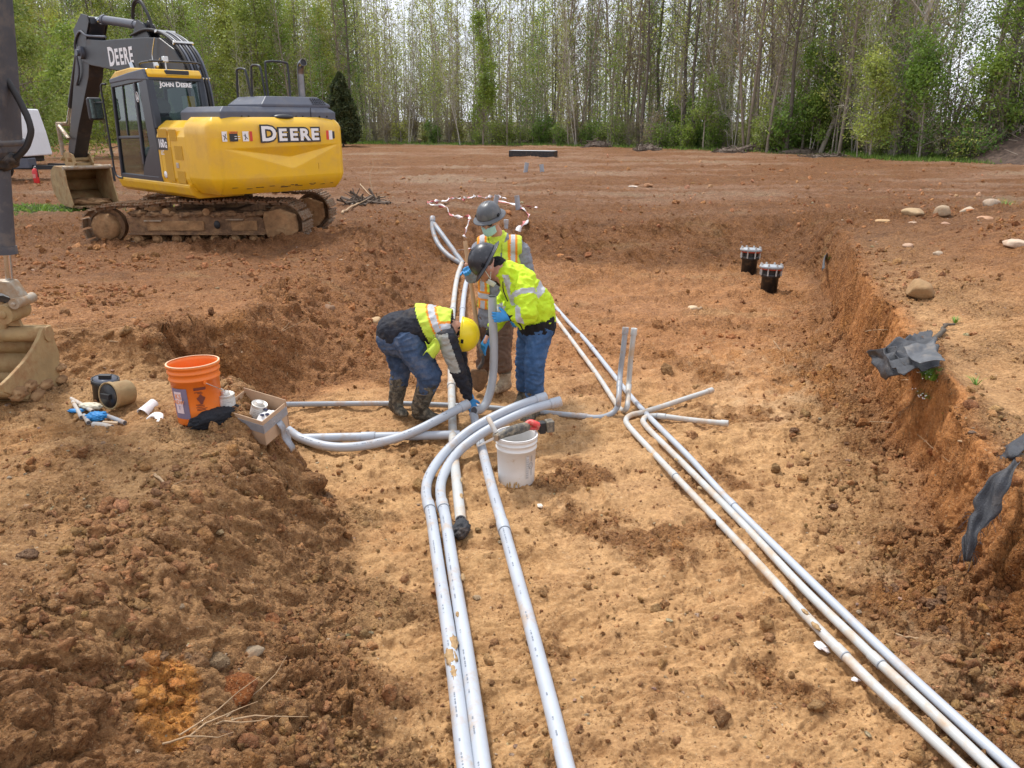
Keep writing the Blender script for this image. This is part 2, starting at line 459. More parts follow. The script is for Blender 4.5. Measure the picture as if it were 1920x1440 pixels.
    # far field: track ruts and churned soil
    farm = sstep(9, 14, y)
    h += farm * site_m * 0.14 * np.clip(fbm(x * 0.55, y * 0.9, 3.0, 5, 0.66), -0.5, 1)
    h += farm * 0.06 * fbm(x * 3.0, y * 2.2, 5.0, 3, 0.7, True) * sstep(70, 25, y)
    return h, clod
def soil_tone(x, y, z, d, w, clod):
    lf, slope, rf, rb, fs = zone_masks(x, y, z, d, w)
    n1 = perlin(x * 0.55 + 3, y * 0.55, 0.2); n2 = fbm(x * 2.1, y * 2.1, z * 2, 4, 0.6); n3 = fbm(x * 7, y * 7, z * 7, 3, 0.6)
    floor = sstep(0.02, -0.35, d)
    def mixm(c, t, m): return c + (t - c) * np.clip(m, 0, 1)[:, None]
    c = np.repeat(RED[None] * 0.5 + TAN[None] * 0.28 + BRN[None] * 0.22, len(x), 0)
    c = mixm(c, TAN, floor * sstep(10.5, 6.5, y) * (0.95 + 0.3 * n2))
    c = mixm(c, RED * 0.65 + TAN * 0.35, floor * sstep(6.0, 9.0, y + n2))
    cm = crumb_mask(x, y, d)
    c = mixm(c, BRN * 0.7 + OCH * 0.3, cm * floor * 0.78)
    c = mixm(c, PALE, sstep(0.10, 0.5, n1 + n2 * 0.8) * floor * (1 - cm) * 0.45 * sstep(9, 6, y))
    c = mixm(c, TAN * 0.72 + OCH * 0.12, lf * 0.55)
    c = mixm(c, TAN * 1.0, lf * (1 - clod) * 0.85)
    # redder soil on the right-hand bank and ground
    c = mixm(c, RED * 0.6 + OCH * 0.4, rb * (0.75 + 0.5 * n2))
    c = mixm(c, RED * 0.45 + TAN * 0.55, sstep(2.2, 2.6, x) * sstep(0.06, 0.16, d) * sstep(17, 10, y) * (0.5 + 0.8 * n2))
    c = mixm(c, TAN * 1.06 + PALE * 0.06, sstep(2.2, 2.6, x) * sstep(0.08, 0.2, d - w * 0.6) * sstep(1.5, 0.6, d) * sstep(13, 9, y) * (0.75 + 0.6 * n2))
    c = mixm(c, OCH, np.clip(sstep(0.18, 0.5, n1 * 0.5 + n2 * 0.9), 0, 1) * (0.30 + 0.35 * rf + 0.3 * slope) * sstep(11, 8, y))
    c = mixm(c, BRN, clod * (0.24 + 0.7 * n3) * sstep(15, 9, y))
    c = mixm(c, BRN, sstep(0.05, 0.5, n2 + 0.2) * 0.30)
    # exposed yellow clay scrape at the foot of the left slope
    sc = np.exp(-((x + 1.32 + 0.20 * (y - 2.35)) / 0.10) ** 4 - ((y - 2.40) / 0.19) ** 4)
    c = mixm(c, OCH * 1.12 + TAN * 0.08, sstep(0.25, 0.6, sc + 0.25 * n3))
    c = mixm(c, PALE, sstep(0.30, 0.62, n3 + 0.35 * n1) * 0.35 * floor)
    # far field: paler dried mud, pinkish streaks running across
    st = fbm(x * 0.16, y * 0.55, 1.2, 4, 0.6)
    fz = sstep(14, 22, y)
    c = mixm(c, RED * 0.62 + BRN * 0.45, sstep(6.5, 9.5, y) * sstep(0.0, 0.3, d) * 0.42)
    c = mixm(c, BRN * 0.75, sstep(7, 10, y) * sstep(0.05, 0.5, fbm(x * 1.3, y * 2.2, 21.0, 5, 0.7)) * 0.8)
    c = mixm(c, TAN * 0.95, sstep(7, 10, y) * sstep(0.10, 0.5, fbm(x * 0.7 + 30, y * 1.5, 23.0, 5, 0.68)) * 0.75)
    c = mixm(c, PINK * 1.25, fz * sstep(-0.12, 0.22, st) * sstep(-14, 0, x) * 0.85)
    c = mixm(c, PALE * 0.9, fz * sstep(0.12, 0.4, st) * 0.6)
    # grass begins at the edge of the woods
    edge = np.interp(x, EDX, EDY) - 1.5 + 2 * perlin(x * 0.12, y * 0.12, 0)
    g = sstep(-1.0, 0.6, y - edge + 1.2 * n2)
    g = np.maximum(g, sstep(0.3, 0.6, np.exp(-((x + 11.6) / 1.9) ** 2 - ((y - 18.5) / 0.9) ** 2) + 0.3 * n2))
    c = mixm(c, GRASS * (0.8 + 0.0), g * (0.85 + 0.3 * n3))
    return np.clip(c, 0.01, 0.9)
def make_ground():
    ys = [1.25]
    while ys[-1] < 78:
        y = ys[-1]
        dy = max(0.0066, (y * y + 5.0) / 1500 * 0.80)
        if 5.9 < y < 6.5: dy = 0.009
        if 11.5 < y < 16: dy = min(dy, 0.075)
        ys.append(y + dy)
    Y = np.array([-300, -120, -50, -20, -8, -3, -1, 0.2, 0.7, 1.0, 1.15] + ys + list(np.geomspace(82, 900, 20)), np.float32)
    NC = 1010
    s = np.linspace(-1, 1, NC)
    fx = [2.45, 2.50, 2.52, 2.80, 3.50, 3.62, 4.25, 5.0]; fy = [1.0, 2.77, 3.28, 4.63, 7.0, 7.9, 9.9, 12.6]
    V = []
    so = np.array([-60, -25, -12, -6, -3, -2, -1.5, -1.2, -1.08]); ncol = NC + 2 * len(so)
    for y in Y:
        hw = 0.95 + 0.74 * max(y, 0.5)
        xs = np.linspace(-hw, hw, 3000)
        dens = np.ones(3000)
        if 1.0 < y < 16:
            q = float(sstep(1.0, 1.6, np.float32(y)) * sstep(16, 12, np.float32(y)))
            xb = np.interp(y, fy, fx) + 0.07
            dens += q * (95 / NC) * 3000 * 0.5 / hw * 0.6 * np.exp(-((xs - xb) / 0.13) ** 2) * (hw / 1000 * 8)
            dens += q * 4.5 * np.exp(-((xs - xb) / 0.12) ** 2) * (hw / 3.0)
        cum = np.concatenate([[0], np.cumsum((dens[1:] + dens[:-1]) * 0.5)]); cum /= cum[-1]
        xr = np.interp((s + 1) / 2, cum, xs)
        V.append(np.concatenate([so * hw, xr, -so[::-1] * hw]))
    X = np.array(V, np.float32); YY = np.repeat(Y[:, None], ncol, 1)
    sh = X.shape
    z, d, w = ground(X.ravel(), YY.ravel())
    P = np.stack([X.ravel(), YY.ravel(), z], 1).reshape(*sh, 3)
    du = np.gradient(P, axis=1); dv = np.gradient(P, axis=0)
    N = np.cross(du, dv); N /= np.linalg.norm(N, axis=2)[..., None] + 1e-9
    x, y, zz = P[..., 0].ravel(), P[..., 1].ravel(), P[..., 2].ravel()
    h, clod = detail(x, y, zz, d, w)
    P = P + N * (h.reshape(sh)[..., None])
    tone = soil_tone(x, y, zz, d, w, clod)
    r, c = sh
    i = (np.arange(r - 1)[:, None] * c + np.arange(c - 1)[None]).ravel()
    F = np.stack([i, i + 1, i + c + 1, i + c], 1).ravel()
    me = build_mesh('ground', P.reshape(-1, 3), F, 4)
    set_attr(me, 'tone', tone)
    wet = 0.35 * sstep(0.1, 0.5, perlin(x * 0.7, y * 0.7, 12.0)) * sstep(0.1, -0.3, d) + sstep(18, 30, y) * sstep(0.1, 0.4, fbm(x * 0.16, y * 0.55, 1.2, 4, 0.6)) * 0.6
    set_attr(me, 'wet', wet)
    set_attr(me, 'crumb', np.clip(clod + crumb_mask(x, y, d) + sstep(6, 10, y) * 0.7 + sstep(0.0, 0.3, d) * 0.25, 0, 1))
    set_attr(me, 'churn', sstep(6, 16, y) * sstep(-0.5, 0.5, d) * (1 - 0.5 * wet))
    me.materials.append(SOIL)
    o = bpy.data.objects.new('ground', me)
    col.objects.link(o)
    o['kind'] = 'structure'
    print('ground verts', r * c)
    return o
make_ground()

# ------------------------------------------------------------ loose clods and stones (too many to count)
def rock_proto(seed, sub=2, rough=0.28):
    bm = bmesh.new(); bmesh.ops.create_icosphere(bm, subdivisions=sub, radius=1)
    v = np.array([x.co[:] for x in bm.verts], np.float32)
    f = np.array([[q.index for q in x.verts] for x in bm.faces], np.int32)
    bm.free()
    r = np.random.RandomState(seed)
    sc = r.uniform(0.7, 1.25, 3) * np.array([1, 1, 0.75])
    k = 1 + rough * perlin(v[:, 0] * 1.3 + seed * 7, v[:, 1] * 1.3, v[:, 2] * 1.3) * 2 + rough * 0.9 * perlin(v[:, 0] * 3.3 + seed, v[:, 1] * 3.3, v[:, 2] * 3.3)
    # a few planar cuts give broken faces
    v = v * k[:, None]
    for i in range(6):
        n = r.normal(size=3); n /= np.linalg.norm(n); dd = r.uniform(0.55, 0.85)
        t = v @ n - dd
        v = v - np.clip(t, 0, 9)[:, None] * n[None] * 0.85
    return (v * sc).astype(np.float32), f
def scatter(name, n, region, size, seed, label, tone_f, mask_f, sub=2, sink=0.25, rough=0.28, flat=1.0):
    r = np.random.RandomState(seed)
    xs, ys, ss = [], [], []
    tot = 0
    while tot < n:
        x, y = region(r, 4000)
        x = x.astype(np.float32); y = y.astype(np.float32)
        z, d, w = ground(x, y)
        p = mask_f(x, y, z, d, w)
        k = r.uniform(size=len(x)) < p
        xs.append(x[k]); ys.append(y[k]); tot += k.sum()
    x = np.concatenate(xs)[:n]; y = np.concatenate(ys)[:n]
    z, d, w = ground(x, y); h, clod = detail(x, y, z, d, w)
    z = z + h * 0.9
    s = size(r, n, x, y)
    protos = [rock_proto(seed * 31 + i, sub, rough) for i in range(14)]
    tone = tone_f(r, x, y, z, d, w, clod)
    VV, FF, CC = [], [], []; base = 0
    pid = r.randint(0, 14, n)
    for p in range(14):
        v, f = protos[p]
        k = np.where(pid == p)[0]
        if len(k) == 0: continue
        q = r.normal(size=(len(k), 4)); q /= np.linalg.norm(q, axis=1)[:, None]
        a, b, c, e = q.T
        Rm = np.stack([np.stack([1 - 2 * (c * c + e * e), 2 * (b * c - a * e), 2 * (b * e + a * c)], 1),
                       np.stack([2 * (b * c + a * e), 1 - 2 * (b * b + e * e), 2 * (c * e - a * b)], 1),
                       np.stack([2 * (b * e - a * c), 2 * (c * e + a * b), 1 - 2 * (b * b + c * c)], 1)], 1)
        vv = np.einsum('kij,vj->kvi', Rm, v) * s[k][:, None, None]
        vv[..., 2] *= flat
        vv += np.stack([x[k], y[k], z[k] + s[k] * (0.5 - sink) * flat], 1)[:, None]
        ff = f[None] + (np.arange(len(k)) * len(v))[:, None, None] + base
        VV.append(vv.reshape(-1, 3)); FF.append(ff.reshape(-1)); CC.append(np.repeat(tone[k], len(v), 0))
        base += len(k) * len(v)
    me = build_mesh(name, np.concatenate(VV), np.concatenate(FF), 3, smooth=(sub > 1))
    set_attr(me, 'tone', np.concatenate(CC)); set_attr(me, 'crumb', np.full(len(me.vertices), 0.7))
    me.materials.append(SOIL)
    o = bpy.data.objects.new(name, me); col.objects.link(o)
    tag(o, label, None, kind='stuff')
    return o
def persp(y0, y1):
    def f(r, n):
        y = 1 / r.uniform(1 / y1, 1 / y0, n)
        x = r.uniform(-1, 1, n) * (0.8 + 0.72 * y)
        return x, y
    return f
def soil_like(r, x, y, z, d, w, clod):
    t = soil_tone(x, y, z, d, w, clod)
    t = t * 0.80 + (BRN * 0.6 + RED * 0.4)[None] * 0.20
    return t * r.uniform(0.75, 1.3, (len(x), 1)) * (1 + r.uniform(-0.08, 0.08, (len(x), 3)))
def m_slope(x, y, z, d, w):
    lf, slope, rf, rb, fs = zone_masks(x, y, z, d, w)
    return np.clip(slope * (1 - rb) + rf * 0.9 + fs * 0.6 + 0.06 + 0.3 * lf * sstep(0.0, 0.4, perlin(x * 1.3, y * 1.3, 3.3)), 0, 1) * sstep(-0.35, 0.15, perlin(x * 2.1, y * 2.1, 44))
def m_any(x, y, z, d, w):
    lf, slope, rf, rb, fs = zone_masks(x, y, z, d, w)
    return np.clip(0.12 + 0.8 * crumb_mask(x, y, d) + slope + rf, 0, 1) * (1 - rb)
scatter('soil_clods', 5000, persp(2.2, 7.5), lambda r, n, x, y: np.minimum(0.006 + r.exponential(0.011, n), 0.055) * (0.6 + 0.08 * y), 5,
        'broken brown clods of soil lying thick on the slopes beside the pipes', soil_like, m_slope, 2, 0.35, 0.42)
scatter('soil_crumbs', 15000, persp(2.2, 12), lambda r, n, x, y: np.minimum(0.004 + r.exponential(0.0045, n), 0.02) * (0.6 + 0.10 * y), 9,
        'small crumbs of loose soil strewn over the clay', soil_like, m_any, 1, 0.3, 0.4)
scatter('site_clods', 10000, persp(7.5, 45), lambda r, n, x, y: np.minimum(0.010 + r.exponential(0.013, n), 0.09) * (0.7 + 0.02 * y), 13,
        'churned clods all over the open site behind the trench', soil_like, lambda x, y, z, d, w: np.clip(0.12 + sstep(-0.1, 0.3, d) * 0.7, 0, 1) * sstep(-0.3, 0.2, perlin(x * 0.5, y * 0.5, 4)), 1, 0.35)
def pale(r, x, y, z, d, w, clod):
    b = np.array([0.52, 0.40, 0.27])[None] * r.uniform(0.6, 1.25, (len(x), 1))
    return b * (1 + r.uniform(-0.12, 0.12, (len(x), 3)))
scatter('pebbles', 1500, persp(2.4, 22), lambda r, n, x, y: (0.004 + r.exponential(0.004, n)) * (0.7 + 0.09 * y), 17,
        'scattered pale pebbles in the soil', pale, lambda x, y, z, d, w: 0.25 + 0.5 * sstep(0, 0.3, d) + 0 * x, 1, 0.3, 0.12, 0.7)
# ------------------------------------------------------------ mesh builders
class MB:
    def __init__(s): s.v = []; s.f = []; s.m = []; s.sm = []
    def add(s, vs_, fs, mi=0, smooth=True):
        b = len(s.v)
        s.v += [tuple(v) for v in vs_]
        s.f += [tuple(i + b for i in f) for f in fs]
        s.m += [mi] * len(fs); s.sm += [smooth] * len(fs)
        return s
    def box(s, c, size, rot=None, mi=0, taper=None):
        hx, hy, hz = size[0] / 2, size[1] / 2, size[2] / 2
        M = rot if isinstance(rot, Matrix) else (Euler(rot).to_matrix() if rot else Matrix.Identity(3))
        vs_ = []
        for x, y, z in ((-1, -1, -1), (1, -1, -1), (1, 1, -1), (-1, 1, -1), (-1, -1, 1), (1, -1, 1), (1, 1, 1), (-1, 1, 1)):
            k = taper if (taper and z > 0) else 1
            vs_.append(Vector(c) + M @ Vector((x * hx * k, y * hy * k, z * hz)))
        return s.add(vs_, [(0, 3, 2, 1), (4, 5, 6, 7), (0, 1, 5, 4), (1, 2, 6, 5), (2, 3, 7, 6), (3, 0, 4, 7)], mi, False)
    def prism(s, poly, y0, y1, frame=None, mi=0, smooth=False):
        """poly in (x,z), extruded from y0 to y1; frame = Matrix 4x4"""
        n = len(poly)
        area = sum(poly[i][0] * poly[(i + 1) % n][1] - poly[(i + 1) % n][0] * poly[i][1] for i in range(n))
        if area < 0: poly = poly[::-1]
        if y1 < y0: y0, y1 = y1, y0
        vs_ = [Vector((x, y0, z)) for x, z in poly] + [Vector((x, y1, z)) for x, z in poly]
        if frame is not None: vs_ = [frame @ v for v in vs_]
        fs = [tuple(range(n)), tuple(range(2 * n - 1, n - 1, -1))] + [(i, i + n, (i + 1) % n + n, (i + 1) % n) for i in range(n)]
        return s.add(vs_, fs, mi, smooth)
    def tube(s, pts, r, seg=12, caps=True, mi=0, hollow=0.0, flat=None):
        pts = [Vector(p) for p in pts]; n = len(pts)
        rr = r if isinstance(r, (list, tuple, np.ndarray)) else [r] * n
        tg = []
        for i in range(n):
            a = pts[max(0, i - 1)]; b = pts[min(n - 1, i + 1)]
            t = (b - a); tg.append(t.normalized() if t.length > 1e-9 else Vector((0, 0, 1)))
        up = Vector((0, 0, 1)) if abs(tg[0].z) < 0.9 else Vector((1, 0, 0))
        nx = tg[0].cross(up).normalized()
        vs_ = []
        for i in range(n):
            nx = (nx - tg[i] * nx.dot(tg[i])).normalized(); ny = tg[i].cross(nx)
            for k in range(seg):
                a = 2 * PI * k / seg
                fl = flat if flat else 1
                vs_.append(pts[i] + nx * (math.cos(a) * rr[i]) + ny * (math.sin(a) * rr[i] * fl))
        fs = []
        for i in range(n - 1):
            for k in range(seg):
                a = i * seg + k; b = i * seg + (k + 1) % seg
                fs.append((a, a + seg, b + seg, b))
        s.add(vs_, fs, mi, True)
        if caps:
            s.add(vs_[:seg], [tuple(range(seg))], mi, False)
            s.add(vs_[-seg:], [tuple(range(seg - 1, -1, -1))], mi, False)
        return s
    def cyl(s, p0, p1, r0, r1=None, seg=20, mi=0, caps=True):
        r1 = r0 if r1 is None else r1
        return s.tube([p0, p1], [r0, r1], seg, caps, mi)
    def lathe(s, prof, o=(0, 0, 0), axis=(0, 0, 1), seg=28, mi=0, sx=1.0, sy=1.0, smooth=True):
        """prof: (radius, height) list"""
        ax = Vector(axis).normalized()
        q = Vector((0, 0, 1)).rotation_difference(ax)
        o = Vector(o); vs_ = []
        for r, h in prof:
            for k in range(seg):
                a = 2 * PI * k / seg
                vs_.append(o + q @ Vector((r * math.cos(a) * sx, r * math.sin(a) * sy, h)))
        fs = []
        for i in range(len(prof) - 1):
            for k in range(seg):
                a = i * seg + k; b = i * seg + (k + 1) % seg
                fs.append((a, b, b + seg, a + seg))
        return s.add(vs_, fs, mi, smooth)
    def ell(s, c, rad, rot=None, seg=20, rings=12, mi=0, z0=-1.0, z1=1.0):
        M = rot if isinstance(rot, Matrix) else (Euler(rot).to_matrix() if rot else Matrix.Identity(3))
        vs_ = []; a0 = math.asin(max(-1, z0)); a1 = math.asin(min(1, z1))
        for i in range(rings + 1):
            t = a0 + (a1 - a0) * i / rings
            for k in range(seg):
                a = 2 * PI * k / seg
                vs_.append(Vector(c) + M @ Vector((rad[0] * math.cos(t) * math.cos(a), rad[1] * math.cos(t) * math.sin(a), rad[2] * math.sin(t))))
        fs = []
        for i in range(rings):
            for k in range(seg):
                p = i * seg + k; b = i * seg + (k + 1) % seg
                fs.append((p, b, b + seg, p + seg))
        return s.add(vs_, fs, mi, True)
    def grid(s, fn, nu, nv, mi=0, smooth=True):
        vs_ = [fn(i / nu, j / nv) for j in range(nv + 1) for i in range(nu + 1)]
        fs = [(j * (nu + 1) + i, j * (nu + 1) + i + 1, (j + 1) * (nu + 1) + i + 1, (j + 1) * (nu + 1) + i) for j in range(nv) for i in range(nu)]
        return s.add(vs_, fs, mi, smooth)
    def mesh(s, name, mats_):
        me = bpy.data.meshes.new(name)
        me.from_pydata(s.v, [], s.f)
        me.polygons.foreach_set('material_index', s.m)
        me.polygons.foreach_set('use_smooth', s.sm)
        for m in (mats_ if isinstance(mats_, (list, tuple)) else [mats_]): me.materials.append(m)
        me.update()
        return me
    def build(s, name, mats_, parent=None, bevel=0.0, bseg=2, loc=None, rot=None, solid=0.0, sub=0, disp=None, weld=False):
        me = s.mesh(name, mats_)
        if weld or sub:
            bm = bmesh.new(); bm.from_mesh(me); bmesh.ops.remove_doubles(bm, verts=bm.verts, dist=1e-4); bm.to_mesh(me); bm.free()
        o = bpy.data.objects.new(name, me); col.objects.link(o)
        if parent is not None: o.parent = parent
        if loc is not None: o.location = loc
        if rot is not None: o.rotation_euler = rot
        if solid:
            md = o.modifiers.new('solid', 'SOLIDIFY'); md.thickness = solid; md.offset = 0
        if sub:
            md = o.modifiers.new('sub', 'SUBSURF'); md.levels = sub; md.render_levels = sub
        if disp:
            noise_disp(o, *disp)
        if bevel:
            md = o.modifiers.new('bevel', 'BEVEL'); md.width = bevel; md.segments = bseg; md.limit_method = 'ANGLE'; md.angle_limit = R(35)
            md.harden_normals = False
        return o
def noise_disp(o, strength, size):
    me = o.data
    co = np.empty(len(me.vertices) * 3, np.float32); me.vertices.foreach_get('co', co); co = co.reshape(-1, 3)
    no = np.empty(len(me.vertices) * 3, np.float32); me.vertices.foreach_get('normal', no); no = no.reshape(-1, 3)
    q = co / size
    co = co + no * (strength * fbm(q[:, 0], q[:, 1], q[:, 2], 3, 0.5))[:, None]
    me.vertices.foreach_set('co', co.ravel()); me.update()
def smooth_path(pts, n=8):
    """Catmull-Rom through points"""
    pts = [Vector(p) for p in pts]; out = []
    P = [pts[0] * 2 - pts[1]] + pts + [pts[-1] * 2 - pts[-2]]
    for i in range(1, len(P) - 2):
        for k in range(n):
            t = k / n
            a, b, c, d = P[i - 1], P[i], P[i + 1], P[i + 2]
            out.append(0.5 * ((2 * b) + (c - a) * t + (2 * a - 5 * b + 4 * c - d) * t * t + (3 * b - a - 3 * c + d) * t ** 3))
    out.append(pts[-1])
    return out
def text_part(txt, name, size, m, parent, M, extrude=0.002, spacing=1.0, shear=0.0, offset=0.0, xs=1.0, align='CENTER', small_caps=False):
    """flat lettering as mesh; M = 4x4 frame: x along the text, y up, z out of the surface"""
    cu = bpy.data.curves.new('tmp', 'FONT')
    cu.size = size; cu.extrude = extrude; cu.space_character = spacing; cu.shear = shear; cu.offset = offset
    cu.align_x = align; cu.align_y = 'CENTER'; cu.resolution_u = 3
    if small_caps:
        cu.body = txt[0] + txt[1:].lower()
        cu.small_caps_scale = 0.80
        cu.body = txt
        for i, ch in enumerate(txt):
            pass
    else:
        cu.body = txt
    o = bpy.data.objects.new('tmp', cu); col.objects.link(o)
    if small_caps:
        st = True
        for i, ch in enumerate(txt):
            first = (i == 0) or txt[i - 1] == ' '
            if not first and ch != ' ':
                cu.body_format[i].use_small_caps = True
        # small caps act on lower-case letters
        cu.body = ''.join(ch if ((i == 0) or txt[i - 1] == ' ') else ch.lower() for i, ch in enumerate(txt))
        for i, ch in enumerate(txt):
            if not ((i == 0) or txt[i - 1] == ' '): cu.body_format[i].use_small_caps = True
    dg = bpy.context.evaluated_depsgraph_get(); dg.update()
    me = bpy.data.meshes.new_from_object(o.evaluated_get(dg))
    bpy.data.objects.remove(o); bpy.data.curves.remove(cu)
    me.materials.clear(); me.materials.append(m)
    me.transform(Matrix.Diagonal((xs, 1, 1, 1)))
    me.transform(M)
    ob = bpy.data.objects.new(name, me); me.name = name
    col.objects.link(ob); ob.parent = parent
    return ob
def frame(o, x, y, z=None):
    """4x4 matrix from origin and x, y directions"""
    x = Vector(x).normalized(); y = Vector(y); y = (y - x * y.dot(x)).normalized(); z = x.cross(y)
    M = Matrix((x, y, z)).transposed().to_4x4(); M.translation = Vector(o)
    return M

# ------------------------------------------------------------ shared materials
M_PVC = mat('conduit_grey', (0.44, 0.475, 0.53), 0.42, var=0.08, vscale=3, dirt=0.75, dscale=4.0, dcol=(0.44, 0.29, 0.15), dlo=0.54, dhi=0.70, bump=0.05)
M_PVC2 = mat('conduit_dusty', (0.50, 0.51, 0.50), 0.45, var=0.08, vscale=3, dirt=0.75, dscale=5.0, dcol=(0.48, 0.31, 0.16), dlo=0.47, dhi=0.66)
M_PVC3 = mat('conduit_dark', (0.33, 0.36, 0.40), 0.42, var=0.08, vscale=3, dirt=0.8, dscale=6.0, dcol=(0.40, 0.24, 0.12), dlo=0.52, dhi=0.68)
M_INK = mat('ink', (0.20, 0.23, 0.28), 0.6)
M_BORE = mat('bore_shade', (0.10, 0.10, 0.11), 0.8)
M_BLACK = mat('black_plastic', (0.018, 0.018, 0.02), 0.45, var=0.2, dirt=0.45, dscale=9, dcol=(0.30, 0.19, 0.10), dlo=0.52, dhi=0.72)
M_CLOTHB = mat('black_fabric', (0.030, 0.032, 0.038), 0.75, var=0.25, vscale=14, bump=0.4, bscale=80, dirt=0.35, dscale=6, dcol=(0.30, 0.19, 0.11), dlo=0.5, dhi=0.7)
M_ROOT = mat('root', (0.42, 0.29, 0.17), 0.85, var=0.25, bump=0.3, bscale=90, dirt=0.4, dscale=20)
M_WHITE = mat('white_plastic', (0.80, 0.80, 0.79), 0.4, var=0.03, dirt=0.0)
M_STEEL = mat('steel', (0.62, 0.62, 0.60), 0.28, metal=1.0, var=0.1, dirt=0.3, dscale=12)
M_RUBBER = mat('rubber', (0.02, 0.02, 0.022), 0.6)
# ------------------------------------------------------------ conduits in the trench
def on_floor(u, v, r, lift=0.0):
    p = G(u, v, r * 0.75)
    p.z += lift
    return p
def ink_line(mb, pts, r, side, n, L=0.045):
    """printed marks along the pipe: short dashes just proud of the wall"""
    pts = [Vector(p) for p in pts]
    seg = [(pts[i + 1] - pts[i]).length for i in range(len(pts) - 1)]; tot = sum(seg)
    rnd = random.Random(int(tot * 1000))
    s = 0.15
    while s < tot - 0.2:
        if rnd.random() < 0.66:
            # locate
            a = s; i = 0
            while i < len(seg) - 1 and a > seg[i]: a -= seg[i]; i += 1
            t = (pts[i + 1] - pts[i]).normalized(); p = pts[i] + t * a
            sid = t.cross(Vector((0, 0, 1))).normalized(); up = sid.cross(t)
            nrm = (up * math.cos(side) + sid * math.sin(side)).normalized(); wd = t.cross(nrm)
            l = rnd.choice([0.003, 0.004, 0.006, 0.009]); h = 0.0036
            q = p + nrm * (r + 0.0012)
            mb.add([q - t * l / 2 - wd * h, q + t * l / 2 - wd * h, q + t * l / 2 + wd * h, q - t * l / 2 + wd * h], [(0, 1, 2, 3)], 0, False)
            s += l + rnd.choice([0.003, 0.004, 0.012])
        else:
            s += rnd.choice([0.02, 0.03, 0.12])
def conduit(pts, r, m, label, group, couplings=(), ends=(0, 0), n=7, ink=None, name='conduit', hollow=True):
    t = thing(name, label, 'pipe', pts[0], group=group)
    o = Vector(pts[0])
    path = smooth_path([Vector(p) - o for p in pts], n)
    MB().tube(path, r, 18).build('pipe_run', m, t)
    if hollow:
        for e, a, b in ((ends[0], path[0], path[1]), (ends[1], path[-1], path[-2])):
            d = (a - b).normalized()
            k = 1.0
            mb = MB()
            mb.lathe([(r * 0.86, 0.0), (r * (1.0), 0.0)], a + d * 0.0015, d, 18)
            mb.lathe([(0.0001, -0.002), (r * 0.88, -0.002)], a + d * 0.0032, d, 18, mi=1)  # near-black disc paints the shade of the bore on the capped tube
            if e == 0:
                mb.build('open_end', [m, M_BORE], t)
    for e, a, b in ((ends[0], path[0], path[1]), (ends[1], path[-1], path[-2])):
        if e:      # a coupling sleeve glued on the end
            d = (a - b).normalized(); L = r * 2.1
            MB().lathe([(r * 1.0, -L), (r * 1.17, -L), (r * 1.19, -L * 0.97), (r * 1.19, 0.008), (r * 1.12, 0.012), (r * 0.95, 0.012), (r * 0.93, -L * 0.6), (0.0001, -L * 0.6)], a, d, 20).build('coupling', m, t)
    for c in couplings:
        c = Vector(c) - o
        i = min(range(len(path)), key=lambda k: (path[k] - c).length)
        i = max(1, min(len(path) - 2, i))
        d = (path[i + 1] - path[i - 1]).normalized()
        p = path[i] + d * (c - path[i]).dot(d)
        L = r * 1.5
        MB().lathe([(r * 0.99, -L), (r * 1.12, -L), (r * 1.13, -L * 0.95), (r * 1.13, L * 0.95), (r * 1.10, L), (r * 0.99, L)], p, d, 20).build('coupling', m, t)
        MB().lathe([(r * 1.0, L), (r * 1.16, L), (r * 1.16, L + 0.006), (r * 1.0, L + 0.006)], p, d, 20).build('joint_ring', M_PVC3, t)
    if ink is not None:
        mb = MB(); ink_line(mb, path, r, ink, 0); 
        if mb.v: mb.build('printed_marking', M_INK, t)['kind'] = 'stuff'
    return t
F = on_floor
r25 = 0.0365
g = 'grey conduits laid through the trench'
def P(u, v, r, z=None): return W(u, v, z) if z is not None else F(u, v, r)
# pair of sweeps coming towards the camera
a = [P(1022, 745, r25, .37), P(985, 756, r25, .34), P(935, 777, r25, .28), P(880, 808, r25, .19), P(835, 848, r25, .10), P(806, 890, r25, .055), P(799, 925, r25, .04), P(808, 965, r25, .046),
     P(822, 1060, r25, .046), P(846, 1220, r25, .046), P(868, 1400, r25, .046), P(880, 1500, r25, .046), W(905, 1800, .046)]
conduit(a, r25, M_PVC, 'left of the two thick conduits that curve past the white bucket to the camera', g, [P(806, 948, r25, .046), ], (1, 0), ink=0.35)
a = [P(1049, 753, r25, .345), P(1005, 765, r25, .31), P(955, 785, r25, .25), P(900, 815, r25, .17), P(857, 850, r25, .09), P(832, 890, r25, .05), P(826, 925, r25, .04), P(836, 975, r25, .046),
     P(852, 1080, r25, .046), P(876, 1230, r25, .046), P(900, 1400, r25, .046), P(912, 1500, r25, .046), W(940, 1800, .046)]
conduit(a, r25, M_PVC, 'right of the two thick conduits that curve past the white bucket to the camera', g, [P(831, 946, r25, .046)], (1, 0), ink=0.5)
a = [P(885, 757, r25, .12), P(893, 800, r25, .05), P(906, 850, r25, .046), P(924, 920, r25, .046), P(943, 985, r25, .046), P(972, 1090, r25, .046), P(1004, 1210, r25, .046), P(1040, 1350, r25, .046), P(1062, 1440, r25, .046), W(1130, 1700, .046)]
conduit(a, r25, M_PVC, 'lone thick conduit running straight past the left side of the white bucket', g, [P(943, 988, r25, .046)], (0, 0), ink=0.35)
